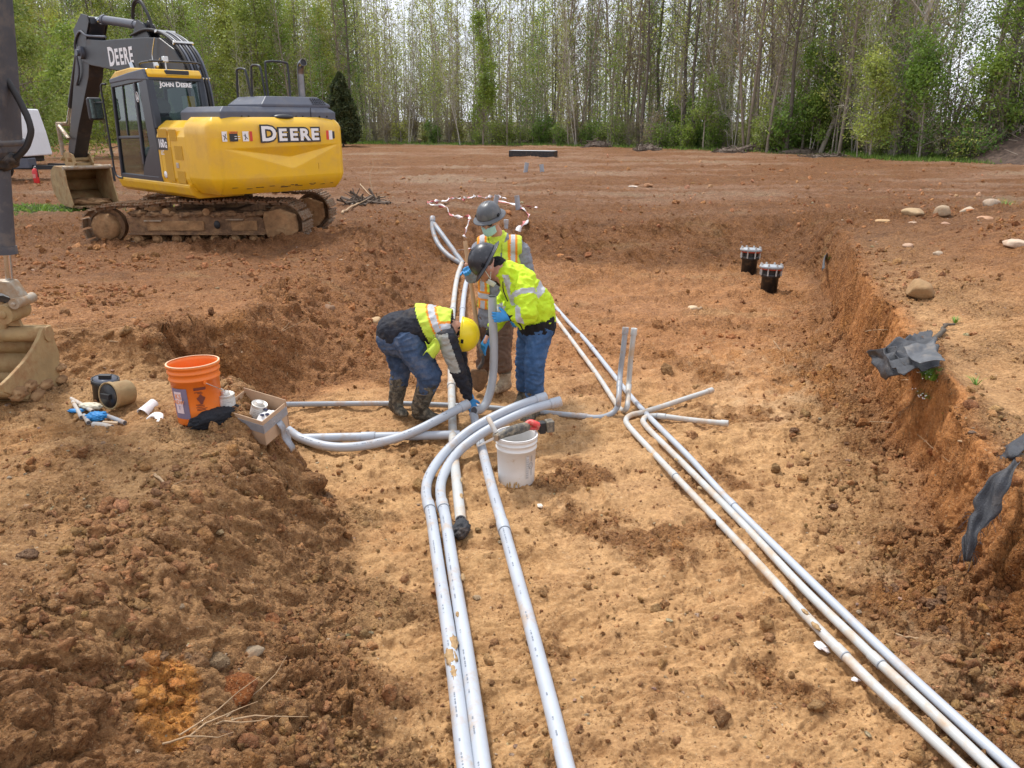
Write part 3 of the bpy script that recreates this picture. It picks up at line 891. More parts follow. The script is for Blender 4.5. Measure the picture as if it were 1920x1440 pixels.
# far stub-ups joining two conduits that run behind the workers
p0 = W(812, 410, .80)
far1 = [p0, W(812, 432, .62), W(822, 458, .40), W(842, 480, .24), W(870, 497, .17), W(876, 515, .12), W(862, 548, .08), W(850, 600, .04), W(846, 660, .046), W(846, 740, .046), W(848, 800, .046), W(853, 880, .046), W(863, 966, .046)]
conduit([WY(814, 420, 14.2), WY(840, 455, 13.75), WY(868, 494, 13.3)] , .042, M_PVC3, 'straight grey conduit leaning up out of the far trench toward the caution tape', g, [], (0, 0))
conduit([WY(811, 408, 14.3), WY(812, 432, 14.1), WY(822, 458, 13.8), WY(842, 480, 13.5), WY(868, 496, 13.3)], .042, M_PVC3, 'curved grey elbow standing at the far end with its rounded cap', g, [], (1, 0))
conduit([F(866, 497, .04, .03), F(857, 525, .04, .03), F(850, 575, .04, .02), F(847, 640, .04, .02), W(846, 700, .04), W(848, 780, .046), W(851, 850, .046), W(857, 910, .046), W(864, 975, .046)], r25, M_PVC2,
        'muddy grey conduit whose near end is stuffed with a black rag', g, [W(850, 582, .04), W(846, 722, .04)], (0, 0))
conduit([F(884, 507, .04, .03), F(873, 540, .04, .03), F(867, 590, .04, .02), F(867, 650, .04, .02), W(872, 710, .04), W(883, 757, .06)], r25, M_PVC, 'grey conduit running behind the crouching worker with the yellow hat', g, [W(867, 582, .04)], (0, 0))
# sweep from the cardboard box to the gloved hand
conduit([W(540, 806, .10), W(565, 822, .05), W(610, 836, .04), W(660, 838, .04), W(715, 829, .05), W(770, 812, .09), W(825, 785, .16), W(876, 758, .22)], r25, M_PVC,
        'thick grey sweep curving from the cardboard box to the hand of the crouching worker', g, [], (0, 1), ink=0.6)
conduit([W(560, 822, .046), W(640, 820, .046), W(740, 818, .046), W(862, 815, .046)], r25, M_PVC, 'short straight grey conduit lying behind the sweep near the box', g, [W(690, 819, .046)], (0, 0))
# small conduit across the trench
r15 = 0.024
g2 = 'thin grey conduits in the trench'
conduit([W(497, 759, .16), W(560, 758, .06), W(640, 757, .03), W(760, 757, .037), W(900, 763, .037), W(1000, 772, .037), W(1080, 779, .037), W(1120, 783, .038), W(1146, 776, .05), W(1158, 762, .11), W(1160, 748, .18), WY(1163, 700, 6.60), WY(1168, 660, 6.60), WY(1173, 616, 6.62)], r15, M_PVC3,
        'thin muddy conduit crossing behind the workers and turning up as the left riser', g2, [W(1092, 780, .037), WY(1161, 742, 6.58)], (0, 1), n=6)
conduit([W(1018, 565, .03), W(1053, 612, .03), W(1085, 655, .03), W(1120, 703, .03), W(1152, 752, .038), W(1164, 768, .028), W(1173, 768, .07), W(1177, 755, .13), WY(1179, 720, 6.66), WY(1183, 670, 6.67), WY(1189, 618, 6.68)], r15, M_PVC2,
        'thin conduit from beside the bending worker turning up into the right riser', g2, [WY(1178, 738, 6.66)], (0, 1), n=6)
# three thin conduits to the bottom right
conduit([W(1334, 732, .10), W(1290, 746, .08), W(1245, 761, .06), W(1206, 773, .045), W(1184, 778, .046), W(1174, 787, .038), W(1182, 803, .037), W(1240, 865, .037), W(1330, 960, .037), W(1420, 1055, .037), W(1510, 1153, .037), W(1577, 1222, .037), W(1650, 1295, .037), W(1806, 1440, .037), W(1990, 1620, .037)], r15, M_PVC2,
        'leftmost of three thin conduits at bottom right, far end bent up to the right', g2, [W(1262, 889, .037), W(1577, 1221, .037)], (1, 0), n=6)
conduit([W(1363, 794, .05), W(1300, 788, .04), W(1245, 781, .046), W(1220, 780, .03), W(1207, 786, .038), W(1214, 802, .037), W(1290, 878, .037), W(1400, 990, .037), W(1500, 1097, .037), W(1600, 1195, .044), W(1646, 1240, .046), W(1740, 1328, .050), W(1857, 1440, .050), W(2040, 1620, .050)], r15, M_PVC2,
        'middle of three thin conduits at bottom right, far end in the lower elbow', g2, [W(1240, 781, .046), W(1646, 1239, .037)], (1, 0), n=6)
conduit([W(1020, 550, .03), W(1060, 597, .03), W(1100, 640, .03), W(1140, 690, .03), W(1180, 740, .037), W(1222, 787, .037), W(1290, 855, .037), W(1370, 942, .037), W(1500, 1070, .045), W(1640, 1205, .052), W(1780, 1335, .058), W(1897, 1440, .058), W(2080, 1610, .055)], r15, M_PVC,
        'rightmost of three thin conduits, unbroken from behind the workers to the bottom right corner', g2, [W(1371, 944, .037), W(1110, 652, .03)], (0, 0), n=6)
# the big grey elbow the bending worker holds upright
r3 = 0.037
conduit([WY(923, 556, 6.35), WY(924, 600, 6.36), WY(926, 650, 6.38), WY(925, 695, 6.40), WY(920, 730, 6.38), WY(911, 756, 6.34), WY(900, 768, 6.27), WY(889, 770, 6.2)], r3, mat('elbow_grey', (0.46, 0.49, 0.53), 0.4, var=0.06, dirt=0.5, dscale=6, dlo=0.6, dhi=0.75),
        'large grey elbow held upright in the blue gloves of the bending worker', None, [], (0, 0), name='conduit_elbow')
# small pipes standing up in the far trench and beyond
def stub(name, u0, v0, u1, v1, Y, r, m, label, group=None, cap=0):
    conduit([WY(u0, v0, Y), WY((u0 + u1) / 2, (v0 + v1) / 2, Y), WY(u1, v1, Y)], r, m, label, group, [], (cap, 0), n=2, name=name)
stub('conduit_stub', 969, 367, 972, 396, 18.2, .06, M_PVC3, 'grey stub of pipe standing just right of the rear hard hat inside the tape ring', 'pipe stubs standing in the far ground')
stub('conduit_stub', 932, 366, 928, 386, 19, .06, M_PVC3, 'grey stub of pipe half hidden behind the rear hard hat', 'pipe stubs standing in the far ground')
stub('conduit_stub', 949, 413, 949, 428, 13.6, .035, M_PVC3, 'little capped pipe end between the tape and the shoulder of the rear worker', 'pipe stubs standing in the far ground', 1)
stub('conduit_stub', 988, 305, 985, 324, 32.0, .085, M_PVC3, 'left of the two short grey stubs before the long black box', 'pipe stubs standing in the far ground')
stub('conduit_stub', 1015, 308, 1017, 327, 31.5, .085, M_PVC3, 'right of the two short grey stubs before the long black box', 'pipe stubs standing in the far ground')
stub('conduit_stub', 536, 806, 553, 880, 5.05, .022, M_PVC3, 'grey pipe offcut propped against the mound under the cardboard box')

# black rag in the end of the muddy conduit
def crumple(name, c, rad, seed, m, label, cat, rot=(0, 0, 0), amp=0.45, fr=2.2, sub=4, parent=None, solid=0):
    bm = bmesh.new(); bmesh.ops.create_icosphere(bm, subdivisions=sub, radius=1)
    v = np.array([x.co[:] for x in bm.verts], np.float32); f = [[q.index for q in x.verts] for x in bm.faces]; bm.free()
    n = fbm(v[:, 0] * fr + seed, v[:, 1] * fr, v[:, 2] * fr, 4, 0.55)
    rdg = 1 - np.abs(perlin(v[:, 0] * fr * 1.4 + seed * 3, v[:, 1] * fr * 1.4, v[:, 2] * fr * 1.4)) * 2.4
    v = v * (1 + amp * n + amp * 0.55 * rdg)[:, None] * np.array(rad, np.float32)
    mb = MB(); mb.add([tuple(q) for q in v], f)
    o = mb.build(name, m, parent, loc=c, rot=rot)
    if parent is None: tag(o, label, cat)
    return o
p = W(864, 992, .04)
crumple('rag', p, (.050, .085, .045), 3, M_CLOTHB, 'black rag stuffed over the near end of the muddy conduit', 'rag', rot=(0, 0, -.1))

# mud smeared over the conduits
for i, (u, v, a_, b_) in enumerate(((850, 1205, .020, .05), (846, 1232, .024, .06), (852, 1262, .014, .05), (858, 1152, .008, .02), (868, 1082, .010, .03), (866, 900, .008, .03), (865, 930, .012, .03), (1510, 1148, .010, .025), (1530, 1174, .012, .03), (1312, 915, .010, .02), (1268, 862, .010, .02))):
    p = W(u, v, .075 if u < 1000 else .058); t_ = (W(u + (14 if u < 1000 else 60), v + 80 if u < 1000 else v + 60, p.z) - p); o = crumple('mud_smear', p, (a_, b_, .008), 300 + i, mat('mud_on_pipe', (0.42, 0.27, 0.13), .85, var=.3, vscale=40, bump=.6, bscale=120), None, None, rot=(0, 0, math.atan2(t_.y, t_.x) - PI / 2), sub=3, amp=.6, fr=3)
    tag(o, 'dab of pale mud stuck on top of a conduit', 'mud', 'dabs of mud on the conduits')
# ------------------------------------------------------------ yellow excavator
M_YEL = mat('machine_yellow', (0.80, 0.47, 0.015), 0.34, var=0.04, vscale=2, coat=0.25, dirt=0.6, dscale=2.2, dcol=(0.58, 0.33, 0.09), dlo=0.47, dhi=0.72, bump=0.03)
M_YEL2 = mat('mesh_panel_yellow', (0.58, 0.32, 0.02), 0.7, var=0.1, vscale=60, bump=0.4, bscale=300)
M_MBLK = mat('machine_black', (0.022, 0.024, 0.030), 0.42, var=0.25, vscale=3, dirt=0.30, dscale=3.5, dcol=(0.22, 0.15, 0.09), dlo=0.52, dhi=0.75)
M_CABB = mat('cab_black', (0.030, 0.036, 0.050), 0.30, var=0.1)
M_HOOD = mat('hood_grey', (0.085, 0.095, 0.125), 0.42, var=0.08, vscale=3, dirt=0.2, dscale=5, dcol=(0.2, 0.17, 0.14))
M_LETW = mat('letter_white', (0.85, 0.85, 0.86), 0.5, var=0.01)
M_LETB = mat('letter_black', (0.03, 0.03, 0.035), 0.5, var=0.01)
M_MUD = mat('dry_mud', (0.30, 0.165, 0.075), 0.92, var=0.4, vscale=6, bump=1.0, bscale=22, dirt=0.6, dscale=4, dcol=(0.44, 0.28, 0.14))
M_MUDD = mat('track_mud', (0.17, 0.095, 0.050), 0.88, var=0.45, vscale=9, bump=1.0, bscale=26, dirt=0.7, dscale=5, dcol=(0.36, 0.21, 0.10), dlo=0.45, dhi=0.62)
M_WORN = mat('worn_steel', (0.40, 0.35, 0.28), 0.45, metal=0.6, var=0.25, dirt=0.8, dscale=9, dcol=(0.32, 0.19, 0.09), dlo=0.42, dhi=0.6)
M_TANP = mat('dusty_bucket', (0.37, 0.255, 0.12), 0.75, var=0.22, vscale=4, dirt=0.85, dscale=4.5, dcol=(0.30, 0.16, 0.07), dlo=0.48, dhi=0.62, bump=0.4, bscale=25)
M_CHROME = mat('chrome', (0.55, 0.57, 0.60), 0.18, metal=1.0, var=0.02)
M_SEAT = mat('seat_grey', (0.20, 0.22, 0.22), 0.8)
M_ORNG = mat('warn_orange', (0.85, 0.22, 0.03), 0.5); M_REDD = mat('decal_red', (0.65, 0.06, 0.04), 0.5); M_STK = mat('sticker_yellow', (0.80, 0.45, 0.03), 0.6)
def glass_mat(name, tint, refl=0.5):
    m = bpy.data.materials.new(name); m.use_nodes = True; n = m.node_tree; n.nodes.clear()
    o = n.nodes.new('ShaderNodeOutputMaterial'); mx_ = n.nodes.new('ShaderNodeMixShader')
    t = n.nodes.new('ShaderNodeBsdfTransparent'); t.inputs[0].default_value = (*tint, 1)
    g_ = n.nodes.new('ShaderNodeBsdfGlossy'); g_.inputs['Roughness'].default_value = 0.03; g_.inputs[0].default_value = (0.9, 0.95, 1, 1)
    lw0 = n.nodes.new('ShaderNodeLayerWeight'); lw0.inputs[0].default_value = .25; lw = n.nodes.new('ShaderNodeMapRange'); lw.inputs[3].default_value = .04; lw.inputs[4].default_value = refl; n.links.new(lw0.outputs['Facing'], lw.inputs[0])
    n.links.new(lw.outputs[0], mx_.inputs[0]); n.links.new(t.outputs[0], mx_.inputs[1]); n.links.new(g_.outputs[0], mx_.inputs[2]); n.links.new(mx_.outputs[0], o.inputs[0])
    return m
M_GLASS = glass_mat('cab_glass', (0.36, 0.45, 0.43), 0.5)

EXC = (-5.24, 14.05, 0.50)
ex = thing('excavator', 'yellow tracked excavator with a black boom parked on the churned mud at upper left', 'excavator', EXC)
ex.scale = (.95, .95, .95)
HD = R(137)
UM = Matrix.Translation((-0.105, 0.263, 0.06)) @ Matrix.Rotation(HD, 4, 'Z')
def ub(mb, name, mats_, parent=None, **kw):
    """build a part given in the frame of the upper structure (x forward, y left)"""
    o = mb.build(name, mats_, parent or ex, **kw)
    o.data.transform(UM)
    return o
# --- counterweight: a moulded block with a chevron pressed into its rear face
def cw_outline(t):
    """t 0..1 round the plan from front-left via the rear to front-right; returns x, y, nx, ny"""
    hw = 1.25; rc = 0.15
    segs = []
    L1 = 0.69; A = rc * PI / 2; L2 = 2 * (hw - rc)
    tot = 2 * L1 + 2 * A + L2; s = t * tot
    bow = lambda y: -2.47 - 0.12 * (1 - (y / 1.03) ** 2)
    if s < L1: return (-2.47 + rc + L1 - s, hw, 0, 1)
    s -= L1
    if s < A:
        a = s / rc; return (-2.47 + rc - rc * math.sin(a), hw - rc + rc * math.cos(a), -math.sin(a), math.cos(a))
    s -= A
    if s < L2:
        y = (hw - rc) - s; return (bow(y), y, -1, 0)
    s -= L2
    if s < A:
        a = s / rc; return (-2.47 + rc - rc * math.cos(a), -(hw - rc) - rc * math.sin(a), -math.cos(a), -math.sin(a))
    s -= A
    return (-2.47 + rc + s, -hw, 0, -1)
def chev(y, z):
    ya, yb = 1.03, -1.13; ap = -0.10
    if not (yb < y < ya): return 0
    k = (ya - y) / (ya - ap) if y > ap else (y - yb) / (ap - yb)
    top = 1.615 + 0.04 * (ya - y) / 2.2 + 0.0; kk = min(1, k * 1.02)
    zc_ = top - 0.17 * kk; zl = top - 0.345 * kk
    if z > top or z < zl: return 0
    dep = 0.075 * kk
    if z > zc_: return dep * (top - z) / max(1e-4, top - zc_)
    return dep * (z - zl) / max(1e-4, zc_ - zl)
zs = [0.90, 0.93, 0.98, 1.06, 1.15] + [1.15 + 0.011 * i for i in range(1, 52)] + [1.76, 1.85, 1.93, 1.99, 2.04, 2.075, 2.09]
def inset(z):
    if z < 1.15: return 0.16 * ((1.15 - z) / 0.25) ** 1.6
    if z > 1.90: return 0.15 * ((z - 1.90) / 0.19) ** 2.0
    return 0
NU = 150
mb = MB()
def cwf(u, v):
    z = zs[int(round(v * (len(zs) - 1)))]
    x, y, nx, ny = cw_outline(u)
    i = inset(z)
    if nx < -0.99: i += chev(y, z)
    return (x - nx * i, y - ny * i, z)
mb.grid(cwf, NU, len(zs) - 1)
n = len(mb.v)
tp = [mb.v[(len(zs) - 1) * (NU + 1) + i] for i in range(NU + 1)]; bt = [mb.v[i] for i in range(NU + 1)]
mb.add(tp, [tuple(range(len(tp)))], 0, False); mb.add(bt, [tuple(range(len(bt) - 1, -1, -1))], 0, False)
ub(mb, 'counterweight', M_YEL)
# --- side body and skirts
def yel_body(y0, y1, name, x0, x1):
    mb = MB()
    mb.prism([(x0, 0.0), (x0, 0.0)], 0, 1) if False else None
    sgn = 1 if y1 > y0 else -1
    poly = [(y0, 0.92), (y1 - 0.10 * sgn, 0.92), (y1 - 0.02 * sgn, 1.04), (y1, 1.12), (y1, 1.78), (y1 - 0.05 * sgn, 1.93), (y1 - 0.20 * sgn, 2.04), (y0, 2.04)]
    fr = Matrix(((0, 1, 0, 0), (1, 0, 0, 0), (0, 0, 1, 0), (0, 0, 0, 1)))
    mb.prism(poly, x0, x1, fr)
    return ub(mb, name, M_YEL, bevel=0.012)
yel_body(0.2, 1.247, 'side_door', -1.625, -0.565)
yel_body(-0.2, -1.247, 'side_door', -1.625, 1.2)
mb = MB(); mb.box((-0.5, 0, 1.35), (1.9, 1.6, 0.6)); ub(mb, 'engine_bay', M_MBLK)
mb = MB()
fr = Matrix(((0, 1, 0, 0), (1, 0, 0, 0), (0, 0, 1, 0), (0, 0, 0, 1)))
mb.prism([(0.3, 0.80), (1.12, 0.80), (1.22, 0.86), (1.262, 0.98), (1.262, 1.035), (0.3, 1.035)], -1.6, 1.32, fr)
ub(mb, 'skirt', M_YEL, bevel=0.015)
mb = MB(); mb.lathe([(0.0, 0.93), (0.62, 0.93), (0.62, 0.70), (0.0, 0.70)], seg=32); mb.box((0, 0, .86), (2.2, 1.5, .10)); ub(mb, 'slewing_ring', M_MBLK)
# mesh-covered vents on the left door
for (xa, xb, za, zb) in ((-0.64, -0.99, 1.90, 1.72), (-1.07, -1.33, 1.90, 1.72), (-0.80, -1.08, 1.62, 1.06), (-1.20, -1.48, 1.64, 1.42), (-1.20, -1.48, 1.24, 1.04)):
    mb = MB(); mb.box(((xa + xb) / 2, 1.250, (za + zb) / 2), (abs(xb - xa), 0.008, za - zb)); ub(mb, 'vent_panel', M_YEL2, bevel=0.002)
mb = MB(); mb.box((-1.25, 1.254, 1.33), (0.085, 0.012, 0.085)); ub(mb, 'door_latch', M_STEEL, bevel=0.004)
for xx in (-1.075, -0.66):
    mb = MB(); mb.box((xx, 1.2485, 1.45), (0.008, 0.004, 0.9)); ub(mb, 'panel_seam', M_YEL2)
# model number plate
mb = MB(); mb.box((-0.765, 1.2515, 1.665), (0.40, 0.006, 0.20)); pl = ub(mb, 'number_plate', M_LETB)
pl.location = (0, 0, 0)
TXL = lambda x, z, y=1.256: UM @ frame((x, y, z), (-1, 0, 0), (0, 0, 1))
text_part('160', 'numeral', 0.185, M_LETW, ex, TXL(-0.745, 1.665), 0.001, offset=0.007, xs=0.82)
text_part('G', 'letter', 0.13, M_LETW, ex, TXL(-0.912, 1.645), 0.001, offset=0.006, xs=0.9)
text_part('LC', 'letter', 0.10, M_LETW, ex, TXL(-0.74, 1.52, 1.251), 0.001, offset=0.003)
mb = MB(); mb.lathe([(0.0001, 0), (0.06, 0), (0.06, 0.004), (0.0001, 0.004)], (-0.74, 1.249, 1.16), (0, 1, 0), seg=20); ub(mb, 'round_decal', M_LETW)
mb = MB(); mb.box((-0.86, 1.2505, 1.13), (0.10, 0.004, 0.06)); ub(mb, 'small_decal', M_LETW)
# counterweight lettering, warning decals
def rearx(y): return -2.47 - 0.12 * (1 - (y / 1.03) ** 2) - 0.004
def rear_text(y, z, dx=0.0): return UM @ frame((rearx(y) - dx, y, z), (0, -1, 0), (0, 0, 1))
def caps_word(word, yc, z, big, small, gap, m, dx, offs, name, xs=1.0):
    xcur = yc
    out = []
    for i, ch in enumerate(word):
        s = big if i == 0 else small
        w = (0.70 if ch == 'D' else 0.66 if ch == 'R' else 0.60) * s * xs
        zz = z - (0 if i == 0 else (big - small) * 0.34)
        text_part(ch, name, s, m, ex, rear_text(xcur - w / 2, zz, dx), 0.001, offset=offs, xs=xs)
        xcur -= w + gap
# spans y 0.42 .. -0.70
mb = MB()
caps_word('DEERE', 0.43, 1.825, 0.31, 0.255, 0.020, M_LETB, 0.002, 0.034, 'lettering_backing', 1.22)
caps_word('DEERE', 0.43, 1.825, 0.31, 0.255, 0.020, M_LETW, 0.006, 0.010, 'lettering', 1.22)
def decal(y, z, w, h, m, name='warning_decal', dx=0.0):
    mb = MB(); xx = rearx(min(1.03, abs(y)))
    mb.box((xx - 0.001 - dx, y, z), (0.004, w, h)); return ub(mb, name, m)
decal(1.0, 1.80, 0.10, 0.15, M_LETW); decal(0.84, 1.785, 0.20, 0.12, M_LETB); decal(0.84, 1.86, 0.20, 0.032, M_ORNG); decal(0.68, 1.80, 0.11, 0.15, M_LETW); decal(0.595, 1.80, 0.045, 0.15, M_REDD)
decal(-0.87, 1.80, 0.05, 0.15, M_REDD); decal(-0.945, 1.80, 0.07, 0.15, M_LETW); decal(-1.01, 1.80, 0.055, 0.12, M_LETB)
for yy in (0.89, 0.84, 0.79):
    decal(yy, 1.80, 0.04, 0.010, M_LETW, 'print_line', 0.003); decal(yy, 1.765, 0.04, 0.010, M_LETW, 'print_line', 0.003)
text_part('WARNING', 'lettering', 0.034, M_LETB, ex, rear_text(0.84, 1.86, 0.003), 0.0005)
for yy, a in ((1.0, 0.5), (0.68, -0.6)):
    mb = MB(); mb.tube([(rearx(yy) - 0.004, yy + 0.02, 1.745), (rearx(yy) - 0.004, yy, 1.79), (rearx(yy) - 0.004, yy - 0.02 * a, 1.84)], 0.006, 6); mb.tube([(rearx(yy) - 0.004, yy - 0.03, 1.76), (rearx(yy) - 0.004, yy, 1.79), (rearx(yy) - 0.004, yy + 0.035, 1.82)], 0.005, 6)
    ub(mb, 'pictogram', M_LETB)
rsc = random.Random(8)
for k in range(16):
    yy = rsc.uniform(-1.0, 1.0); zz_ = rsc.choice((.985, .99, 1.0, 1.01)); ii = inset(zz_); w_ = rsc.uniform(.03, .16)
    mb = MB(); mb.box((rearx(yy) + ii + .001, yy, zz_), (.006, w_, rsc.uniform(.004, .012)), (0, -.5, rsc.uniform(-.02, .02))); ub(mb, 'scuff', M_MBLK)
for yy in (1.10, -0.62):
    mb = MB(); mb.box((rearx(min(1.03, yy)) + (.012 if yy > 1.03 else .002), yy, 1.30), (.006, .006, .10)); ub(mb, 'scratch', M_YEL2)
# --- engine hood, two steps with sloping edges
def hood(poly_fn, name, z0, z1, ch, x0, x1, y0, y1, m=M_HOOD):
    mb = MB()
    a = [(x0, y0), (x1, y0), (x1, y1), (x0, y1)]
    vs_ = [(x, y, z0) for x, y in a] + [(x, y, z1 - ch) for x, y in a]
    b = [(x0 + ch * 0.9, y0 + ch * 1.4), (x1 - ch * 0.9, y0 + ch * 1.4), (x1 - ch * 0.9, y1 - ch * 1.2), (x0 + ch * 0.9, y1 - ch * 1.2)]
    vs_ += [(x, y, z1) for x, y in b]
    fs = []
    for k in (0, 4):
        for i in range(4): fs.append((k + i, k + (i + 1) % 4, k + 4 + (i + 1) % 4, k + 4 + i))
    fs += [(8, 9, 10, 11), (3, 2, 1, 0)]
    mb.add(vs_, fs, 0, False)
    return ub(mb, name, m, bevel=0.012)
hood(None, 'hood', 2.035, 2.25, 0.08, -2.37, -1.0, -1.16, 0.98)
hood(None, 'hood_step', 2.246, 2.42, 0.13, -2.29, -1.15, -1.12, 0.20)
mb = MB(); mb.box((-2.305, -0.70, 2.30), (0.15, 0.012, 0.24)); 
mb2 = MB(); mb2.box((-2.374, -0.66, 2.14), (0.008, 0.01, 0.20)); ub(mb2, 'hood_seam', M_RUBBER)
mb = MB()
for i in range(6):
    for j in range(4):
        mb.box((-2.298 + 0.0335 * (j) * 0.9 - 0.004, -0.78 - i * 0.045, 2.305 + j * 0.028), (0.012, 0.026, 0.014))
o = ub(mb, 'hood_grille', M_RUBBER); o['kind'] = 'stuff'
for yy in (0.62, 0.50, -0.37, -0.50, -0.83, -0.98):
    mb = MB(); mb.ell((-2.375, yy, 2.10), (0.012, 0.016, 0.016)); ub(mb, 'bolt', M_RUBBER)
mb = MB(); mb.ell((-2.410, -0.10, 2.09), (0.09, 0.19, 0.05)); ub(mb, 'rear_camera', M_MBLK)
# handrails, exhaust
for (ya, yb, xx, hh, lean) in ((0.02, -0.02, -1.2, 0.50, 0.25), (-0.20, -0.22, -1.3, 0.56, 0.28), (-0.25, -0.68, -1.75, 0.62, 0.0)):
    mb = MB()
    if lean:
        pts = [(xx, ya, 2.36), (xx - 0.06, ya, 2.36 + hh * 0.8), (xx - 0.10, ya, 2.36 + hh), (xx - 0.30, ya, 2.36 + hh), (xx - 0.38, ya, 2.36 + hh * .85), (xx - 0.42, yb, 2.36)]
    else:
        pts = [(xx, ya, 2.36), (xx, ya, 2.36 + hh * 0.85), (xx, ya - 0.05, 2.36 + hh), (xx, yb + 0.05, 2.36 + hh), (xx, yb, 2.36 + hh * .85), (xx, yb, 2.36)]
    mb.tube(smooth_path(pts, 5), 0.019, 10)
    ub(mb, 'handrail', M_MBLK)
mb = MB(); mb.tube(smooth_path([(-1.75, -0.92, 2.38), (-1.75, -0.92, 2.72), (-1.755, -0.92, 2.84), (-1.80, -0.912, 2.95), (-1.92, -0.89, 2.99)], 6), 0.058, 16, caps=False)
ub(mb, 'exhaust_pipe', mat('exhaust_steel', (.22, .22, .23), .32, metal=1.0, var=.2), solid=0.006)
mb = MB(); mb.lathe([(0.0001, 0), (0.053, 0)], (-1.905, -0.893, 2.985), (-0.95, 0.18, 0.3)); ub(mb, 'exhaust_mouth', M_RUBBER)

# --- cab
CY0, CY1 = 0.24, 1.245
def bar(mb, p, q, w, d, mi=0):
    p, q = Vector(p), Vector(q); t = (q - p); L = t.length; t.normalize()
    ax = Vector((0, 1, 0)); s_ = t.cross(ax).normalized()
    M = Matrix((s_, ax, t)).transposed()
    mb.box((p + q) / 2, (w, d, L), M, mi)
def side(mb, y):
    bar(mb, (-0.50, y, 1.00), (-0.40, y, 2.74), 0.16, 0.06)      # rear pillar
    bar(mb, (0.16, y, 1.30), (0.06, y, 2.72), 0.075, 0.05)       # middle pillar
    bar(mb, (1.20, y, 1.02), (1.02, y, 2.70), 0.06, 0.06)        # front pillar
    bar(mb, (-0.46, y, 2.74), (1.02, y, 2.66), 0.13, 0.06)
    bar(mb, (-0.56, y, 1.06), (1.22, y, 1.06), 0.10, 0.055)
    bar(mb, (0.16, y, 1.76), (1.15, y, 1.74), 0.05, 0.04)
for y in (CY1 - 0.03, CY0 + 0.03):
    mb = MB(); side(mb, y); ub(mb, 'cab_frame', M_CABB, bevel=0.012)
mb = MB(); mb.prism([(-0.56, 1.02), (0.26, 1.02), (0.16, 1.22), (0.0, 1.42), (-0.22, 1.60), (-0.42, 1.66), (-0.54, 1.66)], CY1 - 0.006, CY1 - 0.045); ub(mb, 'door_lower_panel', M_CABB, bevel=0.006)
mb = MB(); mb.prism([(-0.49, 1.62), (-0.20, 1.60), (-0.12, 2.66), (-0.40, 2.70)], CY1 - 0.012, CY1 - 0.05); ub(mb, 'rear_quarter', M_CABB, bevel=0.008)
mb = MB(); mb.box((-0.515, (CY0 + CY1) / 2, 1.50), (0.06, CY1 - CY0 - .06, 0.96)); ub(mb, 'rear_wall', M_CABB, bevel=0.01); mb = MB(); mb.box((-0.455, (CY0 + CY1) / 2, 2.73), (0.05, CY1 - CY0 - .06, 0.10))
ub(mb, 'rear_header', M_CABB, bevel=0.01)
mb = MB(); bar(mb, (-0.52, CY0 + 0.05, 1.9), (-0.42, CY0 + 0.05, 2.7), 0.10, 0.10); ub(mb, 'rear_corner_post', M_CABB, bevel=0.02); mb = MB(); bar(mb, (-0.52, CY1 - 0.07, 1.9), (-0.42, CY1 - 0.07, 2.7), 0.11, 0.12); ub(mb, 'rear_corner_post', M_CABB, bevel=0.02)
mb = MB(); mb.box((0.35, (CY0 + CY1) / 2, 1.0), (1.7, CY1 - CY0 - .02, 0.08)); ub(mb, 'cab_floor', M_MBLK)
# glass
mb = MB(); mb.add([(-0.50, CY0 + .08, 1.98), (-0.50, CY1 - .10, 1.98), (-0.448, CY1 - .10, 2.69), (-0.448, CY0 + .08, 2.69)], [(0, 1, 2, 3)], 0, False); ub(mb, 'rear_window', M_GLASS)
mb = MB(); y = CY1 - 0.030
mb.add([(0.19, y, 1.78), (1.12, y, 1.76), (1.02, y, 2.63), (0.10, y, 2.66)], [(0, 1, 2, 3)], 0, False); mb.add([(0.24, y, 1.10), (1.18, y, 1.10), (1.13, y, 1.72), (0.17, y, 1.73)], [(0, 1, 2, 3)], 0, False)
ub(mb, 'door_window', M_GLASS)
mb = MB(); y = CY1 - 0.034
mb.add([(-0.13, y, 1.66), (0.13, y, 1.5), (0.03, y, 2.66), (-0.10, y, 2.66)], [(0, 1, 2, 3)], 0, False); ub(mb, 'quarter_window', M_GLASS)
mb = MB(); mb.add([(1.20, CY0, 1.1), (1.20, CY1 - .03, 1.1), (1.04, CY1 - .03, 2.66), (1.04, CY0, 2.66)], [(0, 1, 2, 3)], 0, False); ub(mb, 'windscreen', M_GLASS)
mb = MB(); y = CY0 + 0.03; mb.add([(-0.45, y, 1.78), (1.12, y, 1.76), (1.02, y, 2.63), (-0.40, y, 2.66)], [(0, 1, 2, 3)], 0, False); ub(mb, 'right_window', M_GLASS)
# sliding window bar in the door
mb = MB(); bar(mb, (0.66, CY1 - .02, 1.78), (0.58, CY1 - .02, 2.64), 0.03, 0.02); ub(mb, 'sliding_window_bar', M_CABB)
